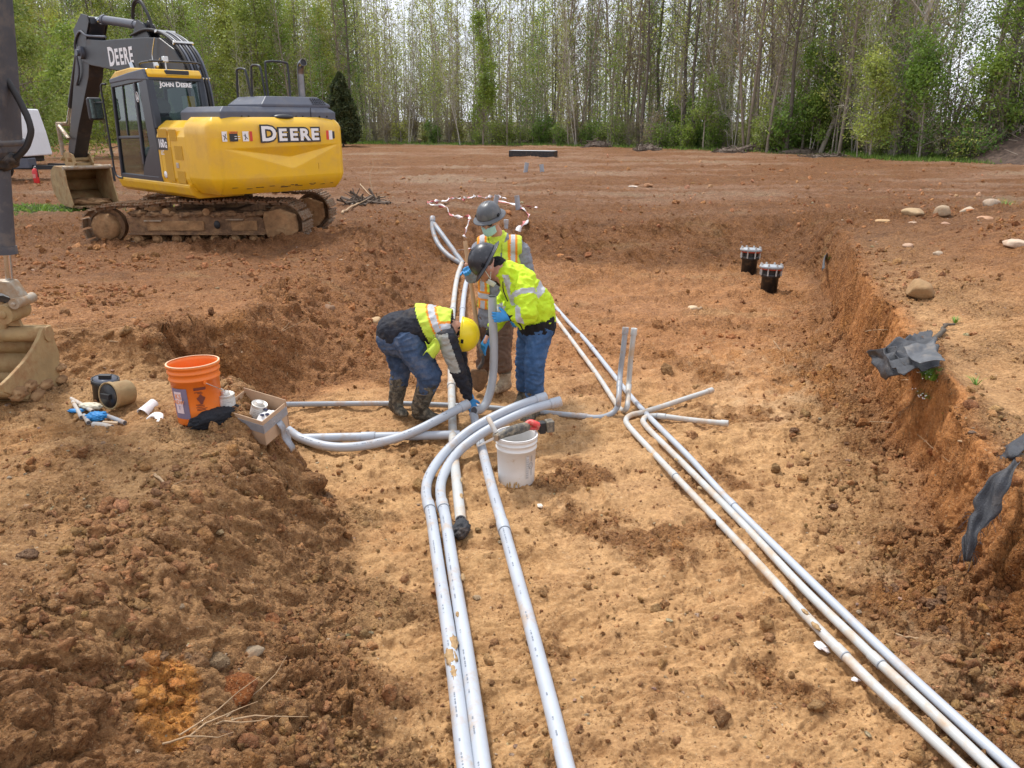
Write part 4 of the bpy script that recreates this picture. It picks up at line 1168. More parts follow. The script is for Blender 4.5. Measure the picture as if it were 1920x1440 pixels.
# roof
mb = MB(); mb.prism([(-0.50, 2.78), (-0.44, 2.86), (0.2, 2.90), (0.85, 2.86), (1.10, 2.76), (1.10, 2.72), (-0.48, 2.72)], CY0 + .03, CY1 - .03); ub(mb, 'roof', M_YEL, bevel=0.03, bseg=3)
mb = MB(); mb.box((-0.47, 0.70, 2.80), (0.05, 0.42, 0.10)); ub(mb, 'roof_vent', M_MBLK, bevel=0.015)
mb = MB(); mb.prism([(-0.50, 2.68), (-0.42, 2.86), (0.2, 2.82), (1.05, 2.74), (1.07, 2.66), (0.2, 2.70)], CY1 - .045, CY1 + .012); ub(mb, 'rain_gutter', M_HOOD, bevel=0.02, bseg=3)
mb = MB(); mb.tube(smooth_path([(0.05, CY1 - .15, 2.90), (0.02, CY1 - .15, 2.97), (-0.30, CY1 - .15, 2.98), (-0.42, CY1 - .22, 2.985), (-0.42, CY0 + .05, 2.985), (-0.40, CY0 + .02, 2.88)], 5), 0.018, 8); ub(mb, 'roof_guard_rail', M_MBLK)
mb = MB(); mb.box((-0.44, 0.86, 3.02), (0.07, 0.09, 0.09)); mb.cyl((-0.44, 0.86, 2.84), (-0.44, 0.86, 3.0), 0.012); ub(mb, 'work_light', M_STEEL, bevel=0.01)
# seat, headrest, stickers
mb = MB(); mb.ell((0.12, 0.82, 1.86), (0.12, 0.27, 0.30)); ub(mb, 'seat_back', M_SEAT)
mb = MB(); mb.ell((0.06, 0.82, 2.26), (0.09, 0.17, 0.16)); ub(mb, 'headrest', M_SEAT)
mb = MB(); mb.box((0.35, 0.82, 1.50), (0.55, 0.52, 0.16)); ub(mb, 'seat_cushion', M_SEAT, bevel=0.05)
mb = MB(); mb.box((1.0, 0.75, 1.30), (0.25, 0.3, 0.4)); ub(mb, 'console', M_MBLK, bevel=0.03)
RW = lambda y, z, d=0.006: UM @ frame((-0.50 + (z - 1.98) * 0.0732 - d, y, z), (0, -1, 0), (0.0732, 0, 1))
o = text_part('JOHN DEERE', 'lettering', 0.115, M_LETW, ex, RW(0.74, 2.62), 0.001, offset=0.004, small_caps=True)
mb = MB(); mb.box((-0.452, 0.50, 2.33), (0.006, 0.13, 0.22)); mb.v = [v for v in mb.v]; ub(mb, 'window_sticker', M_STK)
mb = MB(); mb.box((-0.452, 0.615, 2.33), (0.004, 0.09, 0.22)); ub(mb, 'window_notice', mat('paper', (0.5, 0.55, 0.55), 0.7))
# leaping-deer badge: white ring with a small bounding figure
dx, dz = 0.0, 2.42
mb = MB(); mb.tube([(dx - 0.07 + 0.045 * math.cos(a) * 1.0 + 0.03, CY1 + 0.004, dz + 0.08 * math.sin(a)) for a in np.linspace(0, 2 * PI, 25)], 0.006, 6, caps=False)
mb.add([(x_ - 0.04, CY1 + .004, z_ + dz) for x_, z_ in ((0.028, -0.045), (0.018, -0.01), (0.022, 0.02), (0.010, 0.05), (0.0, 0.03), (-0.008, 0.0), (-0.028, -0.03), (-0.02, -0.045), (0.0, -0.025), (0.012, -0.05))], [tuple(range(10))], 0, False)
ub(mb, 'badge', M_LETW)
mb = MB(); mb.tube(smooth_path([(1.20, CY1 + .02, 2.66), (1.33, CY1 + .06, 2.62), (1.34, CY1 + .06, 2.2), (1.34, CY1 + .06, 1.4), (1.33, CY1 + .06, 1.12), (1.24, CY1 + .04, 1.03), (1.1, CY1 + .02, 1.02)], 6), 0.018, 8); ub(mb, 'grab_rail', M_MBLK)
mb = MB(); mb.box((1.62, CY1 + .12, 2.24), (0.09, 0.26, 0.40)); mr = ub(mb, 'mirror', M_MBLK, bevel=0.04, bseg=3)
mb = MB(); mb.box((1.572, CY1 + .12, 2.24), (0.006, 0.20, 0.33)); ub(mb, 'mirror_glass', mat('mirror_face', (0.30, 0.36, 0.33), 0.08, metal=0.9, var=0.3, vscale=12), mr)
mb = MB(); mb.tube([(1.34, CY1 + .06, 2.35), (1.6, CY1 + .12, 2.35)], 0.012, 8); ub(mb, 'mirror_arm', M_MBLK)

# --- boom, stick, cylinders
up = [(0.12, 1.20), (0.10, 1.9), (0.12, 2.55), (0.30, 2.98), (0.62, 3.28), (1.15, 3.50), (1.8, 3.55), (2.6, 3.58), (3.8, 3.62), (4.75, 3.70), (5.02, 3.74), (5.22, 3.62), (5.26, 3.42), (5.14, 3.27),
      (4.7, 3.17), (3.6, 3.04), (2.3, 2.90), (1.55, 2.78), (1.15, 2.55), (0.85, 2.15), (0.72, 1.7), (0.66, 1.20)]
mb = MB(); mb.prism(up, -0.20, 0.20); ub(mb, 'boom', M_MBLK, bevel=0.018)
mb = MB(); mb.cyl((5.03, -0.30, 3.44), (5.03, 0.33, 3.44), 0.07); mb.cyl((5.03, .2, 3.44), (5.03, 0.27, 3.44), 0.13); ub(mb, 'boom_pin', M_HOOD)
caps = 'DEERE'
def boom_word():
    xs_ = 3.62
    for i, ch in enumerate(caps):
        s = 0.50 if i == 0 else 0.42
        w = (0.66 if ch == 'D' else 0.58) * s * 0.88
        z = 3.27 if i == 0 else 3.25
        text_part(ch, 'lettering', s, M_LETW, ex, UM @ frame((xs_ - w / 2, 0.204, z), (-1, 0, 0), (0, 0, 1)), 0.001, offset=0.014, xs=0.88)
        xs_ -= w + 0.02
boom_word()
stk = [(4.42, 4.30), (4.62, 4.34), (5.22, 4.10), (5.52, 3.55), (7.10, 1.32), (7.06, 1.10), (6.86, 1.06), (4.98, 3.05), (4.74, 3.45), (4.45, 4.02)]
mb = MB(); mb.prism([(4.45, 4.12), (4.72, 4.16), (5.30, 3.90), (5.55, 3.45), (7.12, 1.36), (7.08, 1.14), (6.90, 1.10), (6.2, 1.85), (5.02, 2.95), (4.82, 3.30), (4.62, 3.75), (4.42, 3.98)], -0.155, 0.155); ub(mb, 'stick', M_MBLK, bevel=0.015)
mb = MB(); 
for yy in (-0.19, 0.19): mb.prism([(4.42, 4.14), (4.74, 4.20), (5.34, 3.92), (5.28, 3.50), (5.06, 3.25), (4.84, 3.40), (4.62, 3.80), (4.40, 4.00)], yy - .012, yy + .012)
ub(mb, 'stick_cheeks', M_MBLK, bevel=0.004)
mb = MB(); mb.tube([(4.56, 0, 4.06), (4.30, 0, 4.05)], 0.07, 14); mb.tube([(4.4, 0, 4.055), (3.95, 0, 4.03)], 0.055, 14)
ub(mb, 'stick_cylinder_rod', M_CHROME)
mb = MB(); mb.tube([(4.05, 0, 4.04), (2.55, 0, 3.84)], 0.085, 16); mb.tube([(4.10, 0, 4.045), (4.0, 0, 4.035)], 0.10, 16); mb.tube([(2.75, 0, 3.87), (2.2, 0, 3.78)], 0.075, 14)
ub(mb, 'stick_cylinder', M_HOOD)
mb = MB()
for yy in (-0.10, 0.10): mb.prism([(1.7, 3.5), (1.95, 3.80), (2.2, 3.90), (2.35, 3.78), (2.6, 3.55)], yy - .015, yy + .015)
ub(mb, 'cylinder_bracket', M_MBLK, bevel=0.006)
for yy in (-0.30, 0.30):
    mb = MB(); mb.tube([(1.05, yy, 1.15), (1.75, yy, 2.2)], 0.085, 16); ub(mb, 'boom_cylinder', M_MBLK)
    mb = MB(); mb.tube([(1.7, yy, 2.12), (2.3, yy, 3.10)], 0.05, 14); ub(mb, 'boom_cylinder_rod', M_CHROME)
for i, yy in enumerate((-0.15, -0.09, -0.03, 0.03, 0.09, 0.15)):
    pts = [(2.5, yy, 3.63), (1.8, yy, 3.64 + .01 * i), (1.15, yy, 3.57 + .01 * (i % 3)), (0.60, yy, 3.35), (0.26, yy, 3.03), (0.07, yy, 2.58), (0.02, yy, 2.0), (0.03, yy, 1.6)]
    mb = MB(); mb.tube(smooth_path(pts, 5), 0.024, 8); ub(mb, 'hydraulic_hose', M_RUBBER if i % 2 else M_HOOD)
for (x_, z_, a_) in ((1.3, 3.62, 0.15), (0.62, 3.38, 0.75), (0.14, 2.75, 1.25)):
    mb = MB(); mb.box((x_, 0, z_), (0.07, 0.38, 0.05), (0, a_, 0)); ub(mb, 'hose_clamp', M_STEEL, bevel=0.008)
for (dy_, s_) in ((-0.05, 0.0), (0.08, -0.28)):
    mb = MB(); mb.tube(smooth_path([(2.75 + s_, dy_, 3.95), (2.60 + s_, dy_, 4.20), (2.30 + s_, dy_, 4.22), (2.05 + s_, dy_, 3.98), (1.9 + s_, dy_, 3.70)], 6), 0.026, 8); ub(mb, 'looped_hose', M_RUBBER)
mb = MB(); mb.tube(smooth_path([(3.7, 0.17, 3.68), (4.6, 0.20, 3.76), (4.95, 0.22, 3.86), (5.35, 0.22, 3.6), (5.40, 0.20, 3.1), (5.75, 0.18, 2.8)], 6), 0.024, 8); ub(mb, 'pipe_line', M_HOOD)
mb = MB(); mb.tube(smooth_path([(1.25, 0.24, 3.50), (1.4, 0.26, 3.2), (1.3, 0.27, 3.0), (1.1, 0.25, 3.15)], 6), 0.012, 6); mb.lathe([(0.001, 0), (.07, 0), (.07, .10), (.001, .10)], (1.25, .2, 3.02), (0, 1, 0)); ub(mb, 'boom_lamp', M_STEEL)
# bucket cylinder and linkage
mb = MB(); mb.tube([(5.6, 0, 3.75), (6.9, 0, 2.35)], 0.07, 14); ub(mb, 'bucket_cylinder', M_MBLK)
mb = MB(); mb.tube([(6.85, 0, 2.40), (7.30, 0, 1.95)], 0.045, 12); ub(mb, 'bucket_cylinder_rod', M_CHROME)
mb = MB()
for yy in (-0.22, 0.22):
    mb.tube([(7.32, yy, 1.95), (6.75, yy, 1.62)], 0.05, 10, flat=0.6); mb.tube([(7.32, yy, 1.95), (7.34, yy, 1.22)], 0.05, 10, flat=0.6)
mb.cyl((7.32, -.26, 1.95), (7.32, .26, 1.95), 0.05); ub(mb, 'bucket_link', M_WORN)
mb = MB()
for yy in (-0.2, 0.2): mb.prism([(6.72, 1.25), (7.0, 1.30), (7.40, 1.28), (7.45, 1.08), (7.2, 0.92), (6.75, 0.92), (6.6, 1.05)], yy - .02, yy + .02)
mb.box((6.95, 0, 1.0), (0.5, 0.36, 0.10)); mb.cyl((6.85, -.3, 1.13), (6.85, .3, 1.13), 0.05); mb.cyl((7.32, -.3, 1.14), (7.32, .3, 1.14), 0.045)
ub(mb, 'quick_coupler', M_TANP, bevel=0.008)
shell = [(6.55, 0.97), (7.15, 0.98), (7.42, 0.86), (7.55, 0.62), (7.50, 0.35), (7.25, 0.14), (6.9, 0.05), (6.35, 0.03)]
sidep = shell + [(6.28, 0.10), (6.45, 0.55), (6.48, 0.9)]
mb = MB()
for k in range(len(shell) - 1):
    a_, b_ = Vector((shell[k][0], 0, shell[k][1])), Vector((shell[k + 1][0], 0, shell[k + 1][1]))
    t_ = (b_ - a_).normalized(); n_ = Vector((t_.z, 0, -t_.x)) * 0.012
    mb.add([a_ + Vector((0, -.52, 0)) + n_, b_ + Vector((0, -.52, 0)) + n_, b_ + Vector((0, .52, 0)) + n_, a_ + Vector((0, .52, 0)) + n_], [(0, 1, 2, 3)])
bk = ub(mb, 'bucket', M_TANP, solid=0.03)
for yy in (-0.53, 0.53):
    mb = MB(); mb.prism(sidep, yy - .015, yy + .015); ub(mb, 'bucket_side', M_TANP, bk, bevel=0.004)
mb = MB(); mb.cyl((6.52, -.55, 0.95), (6.52, .55, 0.95), 0.05); ub(mb, 'bucket_lip', M_WORN, bk)
for i in range(5):
    yy = -0.42 + i * 0.21
    mb = MB(); mb.box((6.24, yy, 0.035), (0.20, 0.075, 0.05), (0, 0.0, 0), taper=None); ub(mb, 'tooth', M_MUDD, bk, bevel=0.01)
crumple('mud_in_bucket', (0, 0, 0), (0.42, 0.46, 0.10), 5, M_MUD, None, None, parent=ex).data.transform(UM @ Matrix.Translation((6.8, 0, 0.09)))

# --- undercarriage: x along world X, near track towards the camera
def loop_path(n):
    """track loop in (x,z)"""
    L = []
    # idler at the left (x=-1.62, z=.36, r=.33); sprocket at the right (x=1.55, z=.40, r=.37)
    xi, zi, ri = -1.60, 0.35, 0.33; xs_, zs_, rs = 1.52, 0.40, 0.38
    for a in np.linspace(-90, -262, 14): L.append((xi + ri * math.cos(R(a)), zi + ri * math.sin(R(a))))
    for t in np.linspace(0.06, 0.94, 24):
        x_ = xi + (xs_ - xi) * t
        z_ = (zi + ri) + (zs_ + rs - zi - ri) * t + 0.055 * math.sin(PI * min(1, t * 1.0)) + 0.012 * math.sin(2 * PI * 3 * t)
        L.append((x_, z_))
    for a in np.linspace(86, -90, 14): L.append((xs_ + rs * math.cos(R(a)), zs_ + rs * math.sin(R(a))))
    L.append((xi, zi - ri))
    P_ = [Vector((a, 0, b)) for a, b in L]
    seg = [(P_[i + 1] - P_[i]).length for i in range(len(P_) - 1)]; tot = sum(seg)
    out = []
    for k in range(n):
        s = tot * k / n; i = 0
        while s > seg[i]: s -= seg[i]; i += 1
        t = (P_[i + 1] - P_[i]).normalized()
        out.append((P_[i] + t * s, t))
    return out, P_
NS = 44
shoes, lp = loop_path(NS)
mb = MB(); pitch_ = 0.168
mb.box((0, 0, 0.0), (pitch_ * 0.93, 0.60, 0.022))
for k in (-0.055, 0.0, 0.055): mb.box((k, 0, 0.020), (0.014, 0.60, 0.026))
mb.box((0, -0.10, -0.035), (pitch_ * 0.9, 0.04, 0.06)); mb.box((0, 0.10, -0.035), (pitch_ * 0.9, 0.04, 0.06))
sm = mb.mesh('track_shoe', [M_MUDD])
M_SHOE = mat('shoe_steel', (0.30, 0.22, 0.15), 0.5, metal=0.4, var=0.3, dirt=1.0, dscale=7, dcol=(0.22, 0.12, 0.06), dlo=0.42, dhi=0.55, bump=0.5, bscale=30)
sm.materials.clear(); sm.materials.append(M_SHOE)
for side_y in (-1.0, 1.0):
    tr = thing('track', None, None); tr.parent = ex; tr.location = (0, side_y, 0)
    for i, (p, t) in enumerate(shoes):
        o = bpy.data.objects.new('track_shoe', sm); col.objects.link(o); o.parent = tr
        a = math.atan2(t.z, t.x)
        # outward normal is to the left of travel for this loop orientation
        o.matrix_local = Matrix.Translation(p) @ Matrix.Rotation(-a, 4, 'Y') @ Matrix.Rotation(0.0, 4, 'X')
    mb = MB(); mb.prism([(-1.15, .20), (1.25, .20), (1.30, .42), (1.05, .55), (0.6, .60), (-0.9, .54), (-1.2, .48)], -0.20, 0.20); mb.box((0, -0.16, 0.215), (2.4, 0.16, 0.03)); 
    o = mb.build('track_frame', M_MUDD, tr, bevel=0.02)
    mb = MB(); mb.box((-0.35, -0.21, 0.36), (1.0, 0.02, 0.17)); mb.box((0.85, -0.21, 0.36), (0.45, 0.02, 0.17)); mb.build('side_plate', M_MUD, tr, bevel=0.01)
    mb = MB(); mb.box((-.72, -.235, .45), (.30, .05, .02)); mb.box((.70, -.235, .47), (.30, .05, .02)); mb.build('step', M_WORN, tr)
    mb = MB(); mb.lathe([(0.001, 0.02), (.045, .02), (.055, 0)], (0.38, -0.222, 0.38), (0, -1, 0), sx=1, sy=1.3); mb.build('frame_hole', M_RUBBER, tr)
    mb = MB(); mb.cyl((-1.60, -.07, .35), (-1.60, .07, .35), .30, seg=28); mb.build('idler', M_MUDD, tr, bevel=.02)
    mb = MB(); mb.lathe([(0.001, .06), (.15, .055), (.215, .02), (.225, -.05), (.22, -.2)], (-1.60, -.20, .33), (0, -1, 0), sy=1.05); mb.build('idler_hub', M_MUD, tr, disp=(.02, .12))
    mb = MB(); mb.cyl((1.52, -.06, .40), (1.52, .06, .40), .33, seg=28); mb.build('sprocket', M_MUDD, tr, bevel=.02)
    mb = MB(); mb.prism([(1.20, .48), (1.24, .18), (1.42, .06), (1.66, .10), (1.80, .28), (1.78, .56), (1.5, .66), (1.22, .60)], -.27, -.18); mb.build('final_drive', M_MUD, tr, bevel=.03, bseg=3)
    for x_ in (-1.05, -.72, -.38, -.04, .30, .64, .98):
        mb = MB(); mb.cyl((x_, -.17, .12), (x_, .17, .12), .085, seg=18); mb.lathe([(0.001, .03), (.05, .03), (.05, 0)], (x_, -.17, .12), (0, -1, 0)); mb.build('track_roller', M_MUD, tr)
    for x_ in (-.48, .22):
        mb = MB(); mb.cyl((x_, -.24, .60), (x_, .05, .60), .062, seg=16); mb.build('carrier_roller', M_MUD, tr)
    # mud packed on the frame
    for i in range(9):
        x_ = -1.0 + i * 0.27 + 0.05 * math.sin(i * 3)
        crumple('caked_mud', (x_, -0.10, .56 - .02 * (i % 2)), (.16, .13, .055), 20 + i, M_MUDD, None, None, parent=tr, sub=3)
mb = MB(); mb.box((0, 0, .45), (1.3, 1.8, .30)); mb.box((0, 0, .68), (1.0, 1.0, .22)); mb.build('centre_frame', M_MUDD, ex, bevel=.03)

# ------------------------------------------------------------ arm of a second machine at the left edge
def WX(u, v, X):
    d = ray(u, v); t = X / d.x
    return Vector((X, d.y * t, H + d.z * t))
XB = -3.18
b0 = WX(96, 625, XB)
ar = thing('second_excavator', 'dark arm and mud-caked tan bucket of a second machine at the left edge', 'second excavator', (XB, b0.y, 0.6))
o0 = Vector(ar.location)
def yz(u, v): p = WX(u, v, XB) - o0; return (p.y, p.z)
sp = [yz(*q) for q in ((96, 610), (104, 640), (112, 662), (112, 698), (117, 722), (108, 742), (78, 752), (40, 748), (8, 735), (3, 722), (20, 706), (44, 680), (62, 655), (74, 632), (80, 615))]
FX = Matrix(((0, 1, 0, 0), (1, 0, 0, 0), (0, 0, 1, 0), (0, 0, 0, 1)))
mb = MB(); mb.prism(sp, 0.0, -0.025, FX); bks = mb.build('bucket', [M_TANP], ar, bevel=0.006)
mb = MB()
shell2 = sp[:9]
for k in range(len(shell2) - 1):
    (ya, za), (yb, zb) = shell2[k], shell2[k + 1]
    mb.add([(-.01, ya, za), (-.01, yb, zb), (-.95, yb, zb), (-.95, ya, za)], [(0, 1, 2, 3)])
mb.build('bucket_shell', M_TANP, bks, solid=.02)
mb = MB(); yy, zz_ = yz(90, 626); mb.cyl((0.01, yy, zz_), (-.95, yy, zz_), .052); mb.build('bucket_crossbar', M_TANP, bks)
for i, (u, v, s) in enumerate(((100, 738, .07), (70, 742, .08), (35, 738, .07), (112, 690, .045), (113, 712, .05), (85, 722, .06), (55, 724, .06))):
    y_, z_ = yz(u, v); crumple('caked_mud', (0.0, y_, z_), (.035, s, s * .55), 60 + i, M_MUD, None, None, parent=ar, sub=3, amp=.5, fr=3)
YA = b0.y - 0.05
def loc_(u, v, Y=YA): return WY(u, v, Y) - o0
def plate(pts, y0, y1, name, m, bev=.01, Y=YA):
    poly = [(loc_(u, v, Y).x, loc_(u, v, Y).z) for u, v in pts]
    mb = MB(); mb.prism(poly, (Y - o0.y) + y0, (Y - o0.y) + y1); return mb.build(name, m, ar, bevel=bev)
M_ARM = mat('arm_grey', (0.060, 0.065, 0.080), 0.45, var=0.15, vscale=5, dirt=0.35, dscale=7, dcol=(0.22, 0.18, 0.14))
plate([(-120, -420), (-40, -420), (0, -40), (6, 30), (16, 150), (23, 262), (24, 285), (16, 300), (4, 306), (-12, 296), (-60, 300)], -.12, .12, 'stick', M_ARM, .015)
for (u, v, r_) in ((17, 268, .028),):
    p = loc_(u, v); mb = MB(); mb.cyl((p.x, p.y - .145, p.z), (p.x, p.y + .14, p.z), r_); mb.build('pin', M_ARM, ar)
a_, b_ = loc_(2, 318), loc_(12, 462)
mb = MB(); mb.tube([a_, b_], .052, 18); mb.tube([b_ - Vector((0, 0, .05)), b_ + Vector((.0, 0, .0))], .060, 18); mb.build('cylinder', M_ARM, ar)
mb = MB(); mb.tube([b_, loc_(18, 525)], .024, 16); mb.build('cylinder_rod', M_CHROME, ar)
mb = MB(); mb.tube(smooth_path([loc_(-8, 128), loc_(18, 158), loc_(42, 200), (loc_(57, 238)), loc_(52, 270), loc_(34, 292), loc_(12, 306), loc_(-10, 318)], 7), .020, 10)
mb.build('hydraulic_hose', M_RUBBER, ar, disp=(.004, .03))
crumple('greasy_fitting', loc_(8, 300), (.07, .08, .06), 91, M_BLACK, None, None, parent=ar, sub=3)
plate([(-60, 522), (30, 524), (42, 540), (52, 556), (52, 568), (44, 574), (36, 566), (28, 552), (14, 546), (-10, 547), (-60, 548)], -.07, .02, 'link', M_WORN, .008)
plate([(-60, 556), (6, 554), (30, 562), (38, 584), (32, 596), (24, 588), (-5, 572), (-60, 572)], .0, .10, 'rear_link', M_BLACK, .008)
for (u, v, r_, m_, nm) in ((48, 562, .035, M_WORN, 'link_pin'), (28, 582, .065, M_TANP, 'boss')):
    p = loc_(u, v); mb = MB(); mb.cyl((p.x, p.y - .13, p.z), (p.x - .0, p.y + .08, p.z), r_); mb.lathe([(.001, .012), (r_ * .35, .012), (r_ * .4, 0)], (p.x, p.y - .13, p.z), (0, -1, 0)); mb.build(nm, m_, ar, bevel=.004)
plate([(-60, 560), (8, 566), (18, 590), (10, 640), (-60, 640)], -.02, .08, 'coupler', M_TANP, .01)
plate([(6, 600), (22, 594), (31, 594), (40, 612), (8, 612)], .0, .03, 'ear', M_TANP, .004)
# ------------------------------------------------------------ buckets, tools and litter
M_ORBK = mat('orange_plastic', (0.85, 0.20, 0.025), 0.42, var=0.05, vscale=6, dirt=0.30, dscale=14, dcol=(0.50, 0.25, 0.12), dlo=0.55, dhi=0.75)
M_RIM = mat('scuffed_rim', (0.88, 0.50, 0.30), 0.6)
M_WBKT = mat('bucket_white', (0.80, 0.80, 0.78), 0.45, var=0.02, dirt=0.55, dscale=9, dcol=(0.50, 0.36, 0.18), dlo=0.62, dhi=0.70)
M_LABEL = mat('label_violet', (0.20, 0.16, 0.24), 0.6, var=0.1); M_LABP = mat('label_pale', (0.75, 0.60, 0.62), 0.6); M_PRT = mat('print_dark_red', (0.16, 0.035, 0.02), 0.6)
M_CARD = mat('cardboard', (0.52, 0.36, 0.235), 0.85, var=0.06, vscale=20, dirt=0.2, dscale=9, dcol=(0.35, 0.22, 0.13))
M_TAPE = mat('duct_tape', (0.36, 0.38, 0.42), 0.38, metal=0.35, var=0.12, vscale=25, bump=0.4, bscale=60)
M_TIN = mat('tin_can', (0.66, 0.64, 0.60), 0.4, metal=0.5, var=0.1, vscale=18, dirt=0.5, dscale=20, dcol=(0.40, 0.30, 0.20), dlo=0.52, dhi=0.66)
M_GLOVE = mat('nitrile_blue', (0.035, 0.27, 0.62), 0.5, var=0.12, vscale=25)
def pail(name, loc, label, m, rim_m, rot=0, tilt=(0, 0)):
    t = thing(name, label, 'bucket', loc, (tilt[0], tilt[1], rot))
    prof = [(0.001, 0.004), (0.126, 0.004), (0.131, 0.010), (0.134, 0.10), (0.141, 0.275), (0.148, 0.277), (0.149, 0.286), (0.1435, 0.290), (0.145, 0.318), (0.151, 0.320), (0.152, 0.330), (0.1455, 0.333), (0.147, 0.352),
            (0.154, 0.354), (0.156, 0.364), (0.153, 0.370), (0.146, 0.370), (0.142, 0.350), (0.138, 0.27), (0.128, 0.02), (0.001, 0.016)]
    MB().lathe(prof, seg=48).build('body', m, t)
    MB().lathe([(0.145, 0.3705), (0.1525, 0.3705), (0.1548, 0.3665), (0.1545, 0.3735), (0.150, 0.3745), (0.145, 0.3735)], seg=48).build('rim', rim_m, t)
    return t
def on_wall(t, m, a0, a1, z0, z1, name, off=0.002, n=10, r=lambda z: 0.1315 + 0.037 * z):
    mb = MB()
    mb.grid(lambda u, v: ((r(z0 + (z1 - z0) * v) + off) * math.cos(a0 + (a1 - a0) * u), (r(z0 + (z1 - z0) * v) + off) * math.sin(a0 + (a1 - a0) * u), z0 + (z1 - z0) * v), n, 3)
    return mb.build(name, m, t)
def wall_text(t, txt, size, m, a, z, name='lettering', off=0.004, r=lambda z: 0.1315 + 0.037 * z, roll=0, xs=1, o=0.0):
    rr = r(z) + off
    x = Vector((-math.sin(a), math.cos(a), 0)); y = Vector((0, 0, 1))
    if roll: x, y = x * math.cos(roll) + y * math.sin(roll), -x * math.sin(roll) + y * math.cos(roll)
    return text_part(txt, name, size, m, t, frame((rr * math.cos(a), rr * math.sin(a), z), x, y), 0.0005, offset=o, xs=xs)
pb = WY(365, 790, 4.62); zb = gz(pb.x, pb.y)
pb = G(377, 784); 
ob = pail('orange_bucket', (pb.x, pb.y, pb.z - 0.01), 'open orange plastic bucket with faded labels beside the cardboard box', M_ORBK, M_RIM, 0, (R(-2), R(-1.5)))
fa = math.atan2(-pb.y, -pb.x)          # direction of the camera seen from the bucket
on_wall(ob, M_LABEL, fa - 1.25, fa - 0.42, 0.05, 0.24, 'violet_label')
on_wall(ob, M_LABP, fa - 1.1, fa - 0.68, 0.085, 0.22, 'pale_label', 0.0032)
M_ORT = mat('print_orange', (0.85, 0.30, 0.10), 0.6)
wall_text(ob, 'KS', 0.045, M_ORT, fa - 0.86, 0.190, off=0.0045); wall_text(ob, 'ADW', 0.034, M_ORT, fa - 0.86, 0.155, off=0.0045); wall_text(ob, 'T', 0.036, mat('print_violet', (.35, .28, .42), .6), fa - 0.88, 0.120, off=0.0045)
on_wall(ob, M_PRT, fa - 0.13, fa + 0.36, 0.226, 0.243, 'print_band', 0.002)
for i, (a_, z0_, w_) in enumerate(((0.0, 0.212, 0.3), (0.12, 0.205, .22), (0.0, 0.135, .2), (.05, .128, .3), (.0, .118, .34), (.03, .108, .42), (0.02, .10, .36))):
    on_wall(ob, M_PRT, fa - 0.12 + a_, fa - 0.12 + a_ + w_, z0_, z0_ + 0.004, 'print_line', 0.002, 6)
mb = MB(); mb.grid(lambda u, v: ((0.1335 + 0.037 * .17 + .003) * math.cos(fa + 0.12 + 0.15 * math.cos(2 * PI * u) * v * (1 + .25 * math.sin(6 * PI * u))), (0.1335 + 0.037 * .17 + .003) * math.sin(fa + 0.12 + 0.15 * math.cos(2 * PI * u) * v * (1 + .25 * math.sin(6 * PI * u))), .17 + 0.026 * math.sin(2 * PI * u) * v * (1 + .3 * math.cos(8 * PI * u))), 24, 2)
mb.build('printed_figure', M_PRT, ob)
on_wall(ob, M_PRT, fa + .24, fa + .30, 0.035, 0.075, 'bar_marks', 0.002, 3)
for a_ in (fa + 0.35, fa + 0.35 - PI):
    MB().cyl((0.142 * math.cos(a_), 0.142 * math.sin(a_), 0.268), (0.156 * math.cos(a_), 0.156 * math.sin(a_), 0.268), 0.011).build('handle_boss', M_ORBK, ob)
pts = []
for k in range(15):
    a = fa + 0.35 + (k / 14) * PI; dz = 0.268 - 0.11 * math.sin(PI * k / 14)
    pts.append((0.160 * math.cos(a), 0.160 * math.sin(a), dz))
MB().tube(smooth_path(pts, 3), 0.0022, 6).build('wire_handle', M_STEEL, ob)

pw = W(968, 905, 0.0)
wb = pail('white_bucket', (pw.x, pw.y + 0.02, gz(pw.x, pw.y) + 0.004), 'white plastic bucket with mud at its foot, carrying the power saw', M_WBKT, M_WHITE)
fw = math.atan2(-pw.y, -pw.x)
M_GREYP = mat('print_grey', (0.33, 0.34, 0.35), 0.6)
on_wall(wb, mat('print_patch', (0.60, 0.60, 0.60), .6), fw + 0.52, fw + 0.70, 0.07, 0.245, 'printed_panel', 0.0018)
for i in range(9):
    on_wall(wb, M_GREYP, fw + 0.54, fw + 0.68, 0.08 + i * 0.0175, 0.083 + i * 0.0175, 'print_line', 0.003, 4)
mb = MB(); rr = 0.1315 + .037 * .165 + .004
mb.tube([(rr * math.cos(fw + .82 + .13 * math.cos(a)), rr * math.sin(fw + .82 + .13 * math.cos(a)), .168 + .024 * math.sin(a)) for a in np.linspace(0, 2 * PI, 25)], .0015, 5, caps=False); mb.tube([(rr * math.cos(fw + .82 + q), rr * math.sin(fw + .82 + q), .168 + q * .18) for q in (-.09, 0, .09)], .0015, 5)
mb.build('no_entry_print', M_GREYP, wb)
for z0_, z1_ in ((.20, .245), (.09, .14)): on_wall(wb, M_GREYP, fw + .86, fw + .90, z0_, z1_, 'bar_marks', .003, 3)
MB().tube(smooth_path([(0.150 * math.cos(fw + .98), 0.150 * math.sin(fw + .98), .29), (0.165 * math.cos(fw + 1.05), 0.165 * math.sin(fw + 1.05), .26), (.175 * math.cos(fw + 1.1), .175 * math.sin(fw + 1.1), .22), (.16 * math.cos(fw + 1.15), .16 * math.sin(fw + 1.15), .18)], 4), .0015, 5).build('wire_handle', M_STEEL, wb)
crumple('wet_mud', (0, 0, 0.20), (.11, .11, .04), 7, mat('wet_mud', (0.12, .07, .035), .35), None, None, parent=wb, sub=3)
